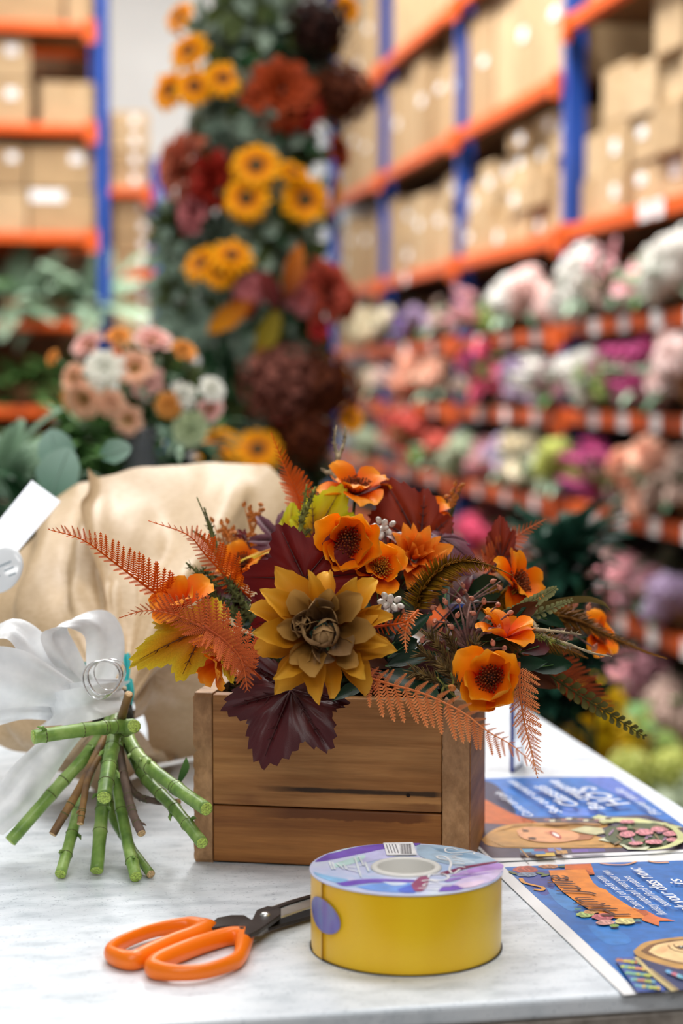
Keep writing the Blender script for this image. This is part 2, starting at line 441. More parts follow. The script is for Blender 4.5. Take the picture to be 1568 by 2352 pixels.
SH_WIDE = [(0, .2), (.3, .75), (.65, 1.0), (.9, .8), (1.0, .5)]
SH_LEAF = [(0, .1), (.25, .8), (.5, 1.0), (.75, .65), (1.0, .03)]
SH_STRAP = [(0, .7), (.5, 1.0), (.8, .7), (1.0, .05)]

def sphere_pts(n, lo=-0.35):
    out = []; g = math.pi * (3 - math.sqrt(5)); k = 0
    for i in range(n):
        z = 1 - (i + 0.5) / n * (1 - lo); q = math.sqrt(max(0, 1 - z*z))
        out.append(Vector((q*math.cos(g*i), q*math.sin(g*i), z)))
    return out
def hydrangea_mesh(name, mat, n=64, seed=1):
    b = MB(); r = random.Random(seed)
    for d in sphere_pts(n):
        F = frame(d * r.uniform(0.86, 1.05), d + Vector((r.uniform(-.3, .3), r.uniform(-.3, .3), r.uniform(-.3, .3))), (0.3, 0.2, 1), r.uniform(0, 6))
        tt = r.uniform(0.15, 0.85)
        for k in range(4):
            R = F @ RZ(k*math.pi/2) @ RX(rad(18))
            b.grid([[R @ v for v in row] for row in petal_rows(0.19, 0.19, SH_WIDE, 0.25, 0.0, 0, 2, 2)], [tt*0.6 + 0.4*i/2 for i in range(3) for _ in range(3)])
    b.ball((0, 0, 0), 0.82, 5, 8, 0.0)
    return b.mesh(name, mat)
def rose_mesh(name, mat, rings=((3, .42, .5, 78), (5, .62, .7, 62), (6, .8, .85, 40), (7, 1.0, .95, 14)), seed=1, shape=SH_WIDE):
    b = MB(); r = random.Random(seed)
    for q, (n, L, W, el) in enumerate(rings):
        for k in range(n):
            M = RZ(2*math.pi*(k + 0.37*q)/n + r.uniform(-.15, .15)) @ T(0, 0.05 + 0.03*q, 0.1 - 0.03*q) @ RX(rad(el + r.uniform(-6, 6)))
            b.grid([[M @ v for v in row] for row in petal_rows(L, W, shape, 0.35, -0.25, -0.5, 4, 3, 0.03, r.random())])
    return b.mesh(name, mat)
def spike_mesh(name, mat, n=46, seed=3):
    b = MB(); r = random.Random(seed)
    for i in range(n):
        t = i / n; q = (1 - 0.75*t) * 0.42
        a = i * 2.4; c = Vector((q*math.cos(a), q*math.sin(a), -1 + 2.6*t))
        F = frame(c, (math.cos(a), math.sin(a), 0.4), (0, 0, 1), r.uniform(0, 6)); tt = r.uniform(.1, .9)
        for k in range(4):
            R = F @ RZ(k*math.pi/2) @ RX(rad(20))
            b.grid([[R @ v for v in row] for row in petal_rows(0.3*(1 - .5*t), 0.3*(1 - .5*t), SH_WIDE, .25, 0, 0, 2, 2)], [tt]*9)
    return b.mesh(name, mat)
def leafclump_mesh(name, mat, n=9, L=1.0, W=0.34, seed=4, el=(10, 70), shape=SH_LEAF, bend=-0.7):
    b = MB(); r = random.Random(seed)
    for k in range(n):
        M = RZ(2*math.pi*k/n + r.uniform(-.3, .3)) @ RX(rad(r.uniform(*el)))
        s = r.uniform(.75, 1.1)
        b.grid([[M @ v for v in row] for row in petal_rows(L*s, W*s, shape, 0.15, bend, -0.2, 5, 2)])
    return b.mesh(name, mat)
def pm(name, dark, light, **kw): return petalmat(name, [(0, dark), (1, light)], nscale=25, **kw)
COLS = {
    'white': pm('silk_white', (205, 200, 190), (246, 244, 240)), 'cream': pm('silk_cream', (206, 190, 150), (242, 232, 208)),
    'blush': pm('silk_blush', (214, 170, 160), (248, 226, 222)), 'pale pink': pm('silk_pale_pink', (205, 130, 140), (246, 198, 202)),
    'hot pink': pm('silk_hot_pink', (180, 40, 80), (236, 110, 140)), 'magenta': pm('silk_magenta', (160, 40, 100), (226, 110, 170)),
    'lilac': pm('silk_lilac', (140, 110, 150), (214, 196, 222)), 'purple': pm('silk_purple', (90, 50, 120), (160, 130, 200)),
    'peach': pm('silk_peach', (220, 140, 110), (250, 205, 180)), 'coral': pm('silk_coral', (160, 50, 45), (224, 110, 95)),
    'mauve': pm('silk_mauve', (120, 70, 80), (186, 136, 146)), 'lime': pm('silk_lime', (150, 160, 60), (222, 224, 140)),
    'yellow': pm('silk_yellow', (190, 140, 10), (246, 214, 30)), 'green': pm('silk_green', (100, 120, 50), (178, 196, 110)),
    'sage': pm('silk_sage', (150, 165, 130), (212, 220, 196)), 'dusty': pm('silk_dusty', (170, 140, 130), (214, 190, 176)),
    'orange': pm('silk_orange', (200, 80, 20), (246, 150, 60))}
M_leafdark = petalmat('leaf_dark', [(0, (22, 48, 28)), (1, (52, 92, 58))], rough=0.45, transl=0.15, nscale=20)
M_leafmid = petalmat('leaf_mid', [(0, (44, 78, 36)), (1, (96, 136, 74))], rough=0.5, transl=0.2, nscale=20)
M_leafpale = petalmat('leaf_pale', [(0, (98, 128, 100)), (1, (172, 198, 172))], rough=0.6, transl=0.2, nscale=20)
M_sleeve = plain('kraft_sleeve', (150, 118, 84), 0.7)
ME_H = hydrangea_mesh('blossom', COLS['white']); ME_R = rose_mesh('blossom', COLS['white']); ME_S = spike_mesh('blossom', COLS['white'])
ME_P = rose_mesh('blossom', COLS['white'], ((4, .4, .45, 80), (6, .6, .5, 66), (8, .8, .55, 48), (9, .95, .55, 26), (8, 1.05, .6, 4)), 2, SH_SPOON)
ME_FOL = leafclump_mesh('foliage', M_leafmid)
def sleeve_mesh():
    b = MB(); b.lathe([(0.02, -1), (0.35, -0.4), (0.62, 0.15)], 12); return b.mesh('sleeve', M_sleeve)
ME_SLV = sleeve_mesh()
HEAD = {'hydrangea': (ME_H, 0.072), 'rose': (ME_R, 0.05), 'peony': (ME_P, 0.062), 'delphinium': (ME_S, 0.062)}
def bunch(Mb, kind, colour, label, group, size=1.0, n=6, seed=1, leaf=None, lean=0.0):
    """Mb: base point on the deck, -Y faces the aisle"""
    r = random.Random(seed); W = Mb @ RX(lean)
    t = thing('flower_bunch', label, 'flower bunch', group=group, M=W)
    me, hr = HEAD[kind]; hr *= size
    hr *= 0.74; n += 3; pts = []
    for k in range(n):
        a = k*2.4 + r.uniform(-.3, .3); rr = 0.105*size*math.sqrt((k + .3)/n)
        pts.append(Vector((rr*1.15*math.cos(a), rr*0.6*math.sin(a) - 0.02, 0.135*size + r.uniform(-.05, .075)*size - rr*0.35)))
    for k, p in enumerate(pts):
        d = Vector((p.x*5 + r.uniform(-.4, .4), p.y*4 - 0.55, 0.55 + r.uniform(-.3, .3)))
        part('blossom', me, t, W @ frame(p, d, (0, 0, 1), r.uniform(0, 6), hr*r.uniform(.7, 1.25)), mat=COLS[colour], kind='stuff')
    part('foliage', ME_FOL, t, W @ T(0, 0, 0.075*size) @ RZ(r.uniform(0, 6)) @ Matrix.Scale(0.17*size, 4), mat=leaf or M_leafmid, kind='stuff')
    part('sleeve', ME_SLV, t, W @ T(0, 0, 0.105*size) @ Matrix.Scale(0.10*size, 4))
    return t
SHELF = {0: (1.43, 'first'), 1: (1.11, 'second'), 2: (0.785, 'third'), 3: (0.44, 'fourth'), 4: (0.108, 'lowest')}
BUN = [  # px, shelf, kind, colour, size, n
    (1545, 0, 'hydrangea', 'white', 1.15, 7), (1490, 0, 'delphinium', 'sage', 1.0, 6), (1432, 0, 'rose', 'pale pink', 1.3, 7), (1338, 0, 'hydrangea', 'white', 1.3, 7), (1385, 0, 'rose', 'dusty', 1.0, 5),
    (1235, 0, 'hydrangea', 'blush', 1.15, 7), (1175, 0, 'peony', 'white', 1.25, 7), (1135, 0, 'hydrangea', 'green', 0.95, 6), (1078, 0, 'delphinium', 'pale pink', 1.15, 6), (1010, 0, 'rose', 'dusty', 1.1, 6), (965, 0, 'hydrangea', 'lilac', 1.0, 6), (925, 0, 'rose', 'purple', 1.0, 6), (885, 0, 'peony', 'cream', 1.2, 7), (838, 0, 'hydrangea', 'cream', 1.1, 6),
    (1560, 1, 'peony', 'blush', 1.4, 7), (1492, 1, 'delphinium', 'magenta', 1.3, 7), (1425, 1, 'rose', 'mauve', 1.2, 6), (1345, 1, 'hydrangea', 'white', 1.1, 7), (1378, 1, 'rose', 'green', 1.0, 6), (1285, 1, 'rose', 'mauve', 1.1, 5), (1248, 1, 'delphinium', 'white', 1.15, 6), (1196, 1, 'peony', 'lilac', 1.15, 7), (1128, 1, 'rose', 'hot pink', 1.5, 8), (1070, 1, 'rose', 'dusty', 1.1, 5), (1000, 1, 'peony', 'peach', 1.2, 7), (950, 1, 'hydrangea', 'peach', 1.15, 7), (902, 1, 'delphinium', 'blush', 1.1, 6), (860, 1, 'peony', 'cream', 1.1, 6), (830, 1, 'rose', 'orange', 1.0, 6),
    (1556, 2, 'peony', 'dusty', 1.2, 6), (1490, 2, 'peony', 'peach', 1.35, 8), (1430, 2, 'rose', 'mauve', 1.1, 6), (1385, 2, 'delphinium', 'magenta', 1.35, 7), (1300, 2, 'hydrangea', 'lime', 1.2, 7), (1250, 2, 'rose', 'sage', 1.0, 6), (1205, 2, 'peony', 'cream', 1.3, 7), (1160, 2, 'rose', 'lilac', 1.1, 6), (1118, 2, 'hydrangea', 'pale pink', 1.0, 6), (1068, 2, 'hydrangea', 'sage', 1.25, 7), (1010, 2, 'rose', 'coral', 1.2, 7), (958, 2, 'delphinium', 'coral', 1.7, 9), (905, 2, 'peony', 'dusty', 1.1, 6), (852, 2, 'hydrangea', 'sage', 1.1, 6),
    (1548, 3, 'hydrangea', 'lilac', 1.0, 8), (1485, 3, 'rose', 'mauve', 1.2, 7), (1425, 3, 'hydrangea', 'pale pink', 1.1, 7), (1372, 3, 'hydrangea', 'blush', 1.1, 6), (1310, 3, 'peony', 'white', 1.2, 6), (1255, 3, 'rose', 'mauve', 1.1, 6), (1190, 3, 'rose', 'coral', 1.1, 6), (1110, 3, 'hydrangea', 'hot pink', 1.0, 6), (1040, 3, 'rose', 'mauve', 1.1, 6),
    (1560, 4, 'hydrangea', 'dusty', 1.2, 7), (1500, 4, 'rose', 'mauve', 1.3, 7), (1445, 4, 'hydrangea', 'pale pink', 1.1, 6), (1385, 4, 'delphinium', 'lilac', 1.1, 6), (1330, 4, 'rose', 'dusty', 1.1, 6)]
KINDW = {'hydrangea': 'hydrangea', 'rose': 'rose', 'peony': 'peony', 'delphinium': 'delphinium spike'}
cnt = {}
for q, (px, lv, kind, colr, sz, n) in enumerate(BUN):
    z, w = SHELF[lv]; cnt[lv] = cnt.get(lv, -1) + 1
    s = s_of(px); zz = z if s < 6.33 else LV[3 + lv]
    i = cnt[lv]
    bunch(RK(s, RN + 0.045, zz + DK + 0.004), kind, colr, f"{colr} silk {KINDW[kind]} bunch, {ORD[i] if i < 14 else 'last'} from near end, front of {w} flower shelf",
          'silk flower bunches at the shelf fronts', sz*.88, n, q, [M_leafpale, M_leafmid, M_leafdark][q % 3], rad(18))
# further bunches deeper in the same shelves
ALLC = ['dusty', 'mauve', 'blush', 'pale pink', 'cream', 'white', 'lilac', 'sage', 'peach', 'coral', 'mauve', 'dusty']
for lv in range(5):
    z, w = SHELF[lv]
    for k in range(10):
        s = 4.95 + 0.52*k + rnd.uniform(-.08, .08)
        if any(abs(s + p) < 0.12 for p in posts): s += 0.2
        zz = z if s < 6.33 else LV[3 + lv]
        kind = ['rose', 'hydrangea', 'peony', 'rose'][rnd.randrange(4)]; colr = ALLC[(k*5 + lv*3) % 12]
        bunch(RK(s, RN + 0.33, zz + DK), kind, colr, f"{colr} silk {KINDW[kind]} bunch, {ORD[min(k, 13)]} from near end, shaded back of {w} flower shelf",
              'silk flower bunches in the back rows', rnd.uniform(0.8, 1.1), 5, 100 + lv*20 + k, None, rad(10))
# ------------------------------------------------------------------ greenery on the left rack and bunches on the floor
ME_STRAPS = leafclump_mesh('foliage', M_leafpale, 13, 1.0, 0.13, 11, (15, 80), SH_STRAP, -1.5)
ME_BROAD = leafclump_mesh('foliage', M_leafpale, 16, 1.0, 0.30, 12, (0, 75), SH_LEAF, -1.0)
def fern_spray_mesh(name, mat, n=9, seed=1):
    b = MB(); r = random.Random(seed)
    for k in range(n):
        M = RZ(2*math.pi*k/n + r.uniform(-.3, .3)) @ RX(rad(r.uniform(15, 75))); L = r.uniform(.8, 1.1)
        for i in range(3, 15):
            t = i/15; c = Vector((0, L*t, -0.45*L*t*t)); w = 0.26*math.sin(math.pi*min(1, t*0.85 + .15))
            for sd in (-1, 1):
                q = M @ T(*c) @ RZ(-sd*rad(55)) @ SC(1, w/0.26, 1)
                b.grid([[q @ v for v in row] for row in petal_rows(0.26, 0.075, SH_STRAP, 0.1, -0.5, 0, 3, 2)], [t*0.7 + 0.3*j/3 for j in range(4) for _ in range(3)])
        b.tube([M @ Vector((0, L*t, -0.45*L*t*t)) for t in (0, .25, .5, .75, 1)], [.02, .016, .012, .008, .004], 4, t=0.2)
    return b.mesh(name, mat)
ME_FERN = fern_spray_mesh('foliage', M_leafpale)
for px, py, sc_, me, mt, lab_ in (
        (40, 735, .34, ME_FERN, M_leafpale, 'pale green silk fern spilling at the photo edge of the left rack'),
        (150, 735, .32, ME_BROAD, M_leafpale, 'pale broad-leaved silk greenery in the middle of the left rack shelf'),
        (225, 740, .34, ME_FERN, M_leafpale, 'pale silk fern hanging over the beam beside the blue post of left rack'),
        (95, 735, .30, ME_STRAPS, M_leafmid, 'grassy green silk plant between the pale ferns on the left rack'),
        (60, 935, .28, ME_BROAD, M_leafmid, 'dark leafy silk greenery on the lower shelf of the left rack'),
        (170, 935, .28, ME_FERN, M_leafmid, 'mid green silk fern on the lower shelf of left rack beside the post'),
        (120, 1085, .22, ME_BROAD, M_leafdark, 'dark silk greenery low on the left rack')):
    zs = 1.498 if py < 800 else 1.104 if py < 1000 else 0.70
    a = LW(px, 8.2) - LO.x
    M = LK(a, 0.12, zs + DK)
    t = thing('silk_greenery', lab_, 'greenery', group='silk greenery on the left rack', M=M)
    part('foliage', me, t, M @ T(0, 0, 0.06) @ RX(rad(18)) @ Matrix.Scale(sc_, 4), mat=mt, kind='stuff')
    b = MB(); b.lathe([(0.0, 0), (0.05, 0), (0.07, 0.09), (0.06, 0.09)], 12); part('pot', b.mesh('pot', M_sleeve), t, M)
bunch(LK(-1.25, 0.1, 1.104 + DK), 'rose', 'purple', 'purple silk rose bunch at the photo edge on the lower shelf of left rack', 'silk flower bunches at the shelf fronts', 1.0, 6, 77)

M_bucket = plain('black_bucket', (30, 32, 34), 0.45)
M_greybucket = plain('grey_bucket', (150, 150, 152), 0.5)
def bucket(loc, r, h, label, mat=None, name='flower_bucket'):
    b = MB(); b.lathe([(0, 0), (r*.78, 0), (r, h), (r*1.05, h), (r*1.05, h - .01), (r*.97, h - .01), (r*.76, .01), (0, .01)], 24)
    t = thing(name, label, 'bucket', loc)
    part('body', b.mesh('body', mat or M_bucket), t, T(*loc))
    return t
def floor_bunch(px, py, d, kind, colr, n, size, label, blab):
    c = P(px, py, d); base = Vector((c.x, c.y, 0))
    h = max(0.12, c.z - 0.14*size); bucket(base, 0.10, h, blab)
    return bunch(basis(Vector((c.x, c.y, h - 0.06)), NV*-1, UV*-1, ZV) @ RZ(math.pi), kind, colr, label, 'flower bunches in floor buckets', size, n, int(px), M_leafmid, rad(8))
floor_bunch(1322, 1660, 4.9, 'hydrangea', 'yellow', 10, 1.75, 'bright yellow silk hydrangea bunch in a floor bucket by the counter corner', 'black floor bucket under the bright yellow bunch')
floor_bunch(1280, 1745, 4.6, 'rose', 'yellow', 6, 1.1, 'lower yellow silk rose bunch just beyond the counter edge', 'black floor bucket under the lower yellow rose bunch')
floor_bunch(1500, 1790, 4.5, 'hydrangea', 'lime', 8, 1.2, 'lime green silk hydrangea bunch low on the floor beside the long rack', 'black floor bucket under the lime green bunch')
floor_bunch(1555, 1830, 4.4, 'hydrangea', 'sage', 7, 1.1, 'pale sage silk bunch at the photo edge beyond the flyers', 'black floor bucket under the pale sage bunch')
floor_bunch(1440, 1775, 5.3, 'rose', 'green', 6, 1.1, 'green silk rose bunch in a floor bucket behind the lime bunch', 'black floor bucket under the green rose bunch')

# the dark evergreen plant beside the counter
pl = P(1290, 1420, 2.6); base = Vector((pl.x, pl.y, 0))
bucket(base, 0.10, 0.62, 'tall black bucket holding the dark evergreen beside the counter')
t = thing('evergreen_plant', 'dark blue-green leafy plant standing just beyond the counter behind the planter box', 'plant', (pl.x, pl.y, 0.60))
ME_EVER = fern_spray_mesh('foliage', M_leafdark, 14, 5)
M_ever = petalmat('evergreen', [(0, (14, 34, 24)), (1, (40, 82, 66))], rough=0.4, transl=0.12, nscale=20)
for k in range(13):
    a = rnd.uniform(0, 6.28); rr = rnd.uniform(0, 0.075); zz = 0.72 + 0.30*k/13
    part('foliage', ME_EVER if k % 2 else ME_BROAD, t, T(pl.x + rr*math.cos(a), pl.y + rr*math.sin(a), zz) @ RZ(a) @ Matrix.Scale(rnd.uniform(.085, .12), 4), mat=M_ever, kind='stuff')
b = MB()
for k in range(6):
    a = k; b.tube([Vector((pl.x + .03*math.cos(a), pl.y + .03*math.sin(a), 0.3)), Vector((pl.x + .06*math.cos(a), pl.y + .06*math.sin(a), 0.95))], .003, 5)
part('stem', b.mesh('stem', M_leafdark), t, kind='stuff')

# ------------------------------------------------------------------ the flower-clad pillar
PD = 3.6; pc = P(600, 600, PD); PIL = Vector((pc.x, pc.y, 0)); PR = 0.115
M_sunpet = petalmat('sunflower_petal', [(0, (200, 86, 4)), (0.3, (240, 140, 4)), (1, (255, 184, 10))], rough=0.55, transl=0.22, nscale=15)
M_sundisc = plain('sunflower_disc', (92, 72, 22), 0.8, 120, 0.4)
M_sunrim = plain('sunflower_disc_rim', (58, 34, 14), 0.8, 120, 0.4)
M_core = plain('pillar_core', (40, 48, 34), 0.8)
t = thing('flower_pillar', 'tall pillar wound with eucalyptus and dark leaves carrying autumn flowers', 'pillar', PIL)
b = MB(); b.lathe([(0, 0), (PR*.6, 0), (PR*.6, 2.5), (0, 2.5)], 20); part('core', b.mesh('core', M_core), t, T(*PIL))
ME_EUC = leafclump_mesh('foliage', M_leafpale, 14, 1.0, 0.42, 21, (0, 75), SH_SPOON, -0.6)
M_euc2 = petalmat('eucalyptus_grey', [(0, (90, 110, 90)), (1, (152, 174, 156))], rough=0.7, transl=0.2, nscale=20)
M_greyleaf = petalmat('leaf_greygreen', [(0, (70, 80, 66)), (1, (136, 152, 134))], rough=.7, transl=.15, nscale=20)
M_olive = petalmat('leaf_olive', [(0, (36, 44, 20)), (1, (78, 90, 46))], rough=0.55, transl=0.2, nscale=20)
r2 = random.Random(5)
for k in range(150):
    z = 0.85 + 1.12 * k/150 + r2.uniform(-.03, .03); a = r2.uniform(math.pi*0.92, math.pi*2.08)
    d = Vector((math.cos(a), math.sin(a), r2.uniform(-.15, .3)))
    p = PIL + Vector((d.x*PR*.72, d.y*PR*.72, z))
    me = [ME_EUC, ME_BROAD, ME_EUC, ME_FERN][k % 4]
    mt = [M_euc2, M_olive, M_greyleaf, M_leafdark, M_euc2, M_olive, M_greyleaf][k % 7]
    part('foliage', me, t, frame(p, d, (0, 0, 1), r2.uniform(0, 6), r2.uniform(.065, .10)), mat=mt, kind='stuff')

for k in range(22):
    side = -1; yy = 500 + 330*r2.random() if side < 0 else 300 + 500*r2.random(); q = P((404 + r2.uniform(-14, 30)) if side < 0 else (775 + r2.uniform(-25, 15)), yy, PD - r2.uniform(0, .05))
    part('foliage', [ME_EUC, ME_BROAD, ME_FERN][k % 3], t, frame(q, (side*.6, -1, .2), (0, 0, 1), r2.uniform(0, 6), r2.uniform(.045, .07)), mat=[M_euc2, M_greyleaf, M_olive][k % 3], kind='stuff')

def on_pillar(px, py, out=0.0):
    """point on the pillar's leafy surface at a pixel, and the outward direction there"""
    x = P(px, py, PD).x - PIL.x; R = 0.175 + out
    off = math.sqrt(max(0.0, R*R - x*x)) if abs(x) < R else 0.0
    p = P(px, py, PD - off*0.8); d = Vector((x, -max(off, 0.05), 0.0)).normalized()
    return p, d
me_sp = [MB() for _ in range(2)]
for q, mb in enumerate(me_sp): mb.grid(petal_rows(1.0, 0.56, SH_POINT, 0.2, -0.25 - .2*q, -0.3, 6, 3, 0.02, q))
ME_SUNP = [mb.mesh('petal', M_sunpet) for mb in me_sp]
mb = MB(); mb.ball((0, 0, 0), (1, 1, .35), 5, 14)
ME_DISC = mb.mesh('disc', M_sundisc)
mb = MB(); mb.lathe([(.98, -.1), (1.12, .2), (.9, .42), (.62, .36)], 16); ME_DRIM = mb.mesh('disc_rim', M_sunrim)
def sunflower(p, d, R, label, group, spin=0.0, tone=None):
    F = frame(p, d, (0, 0, 1), spin)
    t = thing('sunflower', label, 'sunflower', group=group, M=F)
    for lay, (n, el, s) in enumerate(((14, 6, 1.0), (12, 24, .88))):
        for k in range(n):
            a = 2*math.pi*(k + .5*lay)/n + rnd.uniform(-.06, .06)
            part('petal', ME_SUNP[k % 2], t, F @ RZ(a) @ T(0, R*.20, 0.002*lay) @ RX(rad(el + rnd.uniform(-7, 7))) @ Matrix.Scale(R*.82*s*rnd.uniform(.92, 1.06), 4), mat=tone)
    dm = part('disc', ME_DISC, t, F @ T(0, 0, R*.08) @ Matrix.Scale(R*.26, 4))
    part('disc_rim', ME_DRIM, dm, F @ T(0, 0, R*.06) @ Matrix.Scale(R*.26, 4))
    return t
SUN = [(434, 118, 54, (-.5, -.8, .5), 'sunflower at the top left of the pillar cluster, tilted up above its two neighbours'),
       (392, 208, 56, (-.6, -.7, .3), 'sunflower at the outer left of the upper pillar cluster'),
       (447, 200, 50, (-.1, -1, .25), 'sunflower in the middle of the upper pillar cluster'),
       (512, 182, 48, (.2, -1, .4), 'sunflower on the inner right of the upper pillar cluster'),
       (588, 382, 62, (0, -1, .35), 'uppermost sunflower of the trio in the middle of the pillar'),
       (566, 456, 58, (-.15, -1, .1), 'lower left sunflower of the trio in the middle of the pillar'),
       (700, 458, 60, (.1, -1, -.05), 'dark-centred sunflower at the right of the trio in the middle of the pillar'),
       (674, 398, 42, (.4, -.6, .7), 'half-hidden sunflower between the trio blooms on the pillar'),
       (532, 590, 54, (.1, -.8, .7), 'tilted sunflower on the right of the lower left cluster on the pillar'),
       (462, 606, 52, (-.5, -.7, .5), 'tilted sunflower at the left of the lower left cluster on the pillar'),
       (505, 625, 44, (0, -.9, .2), 'small sunflower below the lower left pair on the pillar'),
       (500, 1030, 58, (-.3, -.8, .6), 'sunflower at the pillar foot above the kraft wrapped bouquet'),
       (592, 1034, 60, (0, -.8, .5), 'sunflower at the pillar foot nearest the orange fern tip'),
       (806, 962, 36, (.5, -.8, .3), 'small orange sunflower low on the right side of the pillar'),
       (412, 40, 44, (-.6, -.6, .4), 'sunflower half cut by the photo top on the left of the pillar'),
       (798, 18, 38, (.7, -.7, .2), 'sunflower half cut by the photo top on the right of the pillar')]
for px, py, rp, d, lab_ in SUN:
    p, o = on_pillar(px, py, 0.035); sunflower(p, Vector(d), PX(rp, PD - .15), lab_, 'sunflowers on the pillar', rnd.uniform(0, 6))
def bloom(px, py, rp, kind, mat, label, group='large blooms on the pillar', out=0.0, name='silk_bloom'):
    p, o = on_pillar(px, py, out); R = PX(rp, PD - .12)
    F = frame(p, o + Vector((0, 0, .15)), (0, 0, 1), rnd.uniform(0, 6))
    t = thing(name, label, 'flower', group=group, M=F)
    part('blossom', HEAD[kind][0], t, F @ Matrix.Scale(R, 4), mat=mat, kind='stuff')
    part('foliage', ME_FOL, t, F @ T(0, 0, -R*.4) @ Matrix.Scale(R*1.1, 4), mat=M_olive, kind='stuff')
PB = {'rust': pm('pillar_rust', (110, 22, 10), (176, 70, 28)), 'darkbrown': pm('pillar_brown', (60, 20, 10), (120, 58, 26)), 'salmon': pm('pillar_salmon', (150, 60, 40), (214, 122, 92)),
      'darkred': pm('pillar_red', (84, 10, 6), (150, 32, 18)), 'pink': pm('pillar_pink', (150, 70, 74), (206, 122, 124)), 'aubergine': pm('pillar_plum', (24, 10, 10), (66, 34, 24)),
      'mauve': pm('pillar_mauve', (88, 44, 34), (160, 98, 84)), 'cherry': pm('pillar_cherry', (150, 20, 24), (206, 60, 56)), 'rosered': pm('pillar_rosered', (120, 26, 20), (196, 86, 66)), 'amber': pm('pillar_amber', (160, 70, 10), (222, 128, 30))}
for a in [(645, 215, 82, 'peony', 'rust', 'rust red peony at the right of the upper pillar beside the dark bloom'), (690, 250, 52, 'rose', 'darkred', 'deep red rose tucked between the rust peony and the brown bloom'),
          (775, 215, 74, 'hydrangea', 'darkbrown', 'dark brown hydrangea on the right edge of the upper pillar'), (725, 60, 78, 'hydrangea', 'aubergine', 'nearly black plum hydrangea at the top of the pillar'),
          (420, 385, 84, 'peony', 'salmon', 'salmon red peony on the left edge of the pillar'), (488, 415, 66, 'rose', 'darkred', 'dark red rose left of the sunflower trio'), (445, 488, 50, 'rose', 'pink', 'dusty pink rose below the salmon peony'),
          (575, 668, 36, 'rose', 'pink', 'small rose pink flower below the trio on the pillar'), (745, 670, 72, 'peony', 'rosered', 'red and brown peony on the right side of the lower pillar'), (692, 688, 38, 'rose', 'pink', 'coral pink rose overlapping the red and brown peony'),
          (732, 756, 28, 'rose', 'cherry', 'small cherry red rose under the red and brown peony'), (640, 880, 92, 'hydrangea', 'mauve', 'large dusty mauve hydrangea low on the pillar'), (735, 890, 84, 'hydrangea', 'darkbrown', 'brown hydrangea low on the right of the pillar'),
          (655, 962, 26, 'rose', 'cherry', 'cherry red rose at the lower edge of the mauve hydrangea'), (388, 690, 40, 'rose', 'amber', 'amber rose on the left edge of the lower pillar'), (392, 765, 48, 'rose', 'rust', 'rust rose on the left edge beside the vase flowers'),
          (775, 350, 38, 'rose', 'rust', 'rust rose on the right edge of the pillar above the gold leaf'), (560, 700, 30, 'rose', 'darkred', 'dark red rosebud above the mustard leaf'), (700, 1000, 70, 'hydrangea', 'darkbrown', 'brown hydrangea at the foot of the pillar'), (790, 690, 44, 'rose', 'rust', 'rust rose at the right rim of the lower pillar')]:
    bloom(a[0], a[1], a[2], a[3], PB[a[4]], a[5])
def flatleaf_mesh(name, mat, W=0.34, bend=-0.4, shape=SH_LEAF):
    b = MB(); b.grid(petal_rows(1.0, W, shape, 0.25, bend, -0.3, 10, 4, 0.02, 3)); return b.mesh(name, mat)
M_goldleaf = petalmat('gold_leaf', [(0, (150, 70, 10)), (1, (232, 150, 26))], transl=0.2); M_mustleaf = petalmat('mustard_leaf', [(0, (120, 104, 30)), (.6, (150, 130, 36)), (1, (190, 120, 20))], transl=0.2)
M_rustleaf = petalmat('rust_leaf', [(0, (84, 24, 8)), (.4, (150, 74, 16)), (1, (190, 104, 24))], transl=0.2); M_burgleaf = petalmat('burgundy_leaf_far', [(0, (54, 8, 6)), (1, (104, 22, 16))], transl=0.1)
MEL = {m_.name: flatleaf_mesh('blade', m_) for m_ in (M_goldleaf, M_mustleaf, M_rustleaf, M_burgleaf)}
for x0, y0, x1, y1, m_, W_, lab_ in ((655, 690, 700, 545, M_rustleaf, 1.0, 'tall rust brown leaf standing up in the middle of the pillar'), (580, 690, 462, 768, M_goldleaf, 1.1, 'golden leaf pointing down left on the pillar'),
                           (640, 705, 590, 835, M_mustleaf, 1.1, 'mustard green leaf hanging below the rust leaf on the pillar'), (770, 400, 795, 490, M_goldleaf, .9, 'gold leaf on the right edge of the pillar'),
                           (640, 715, 600, 610, M_burgleaf, 1.3, 'burgundy leaf behind the rust leaf on the pillar'), (420, 85, 380, 62, M_goldleaf, 1.0, 'small gold leaf at the top left of the pillar'),
                           (760, 850, 830, 860, M_goldleaf, 1.0, 'orange leaf behind the brown hydrangea on the pillar'), (770, 60, 800, 120, M_goldleaf, 1.0, 'gold leaf beside the plum bloom at the pillar top')):
    p, o = on_pillar(x0, y0, .05); q, _ = on_pillar(x1, y1, .07); y = (q - p); L = y.length
    F = frame(p, o, y, 0); t = thing('autumn_leaf', lab_, 'leaf', group='large leaves on the pillar', M=F)
    part('blade', MEL[m_.name], t, F @ SC(L*W_, L, L))

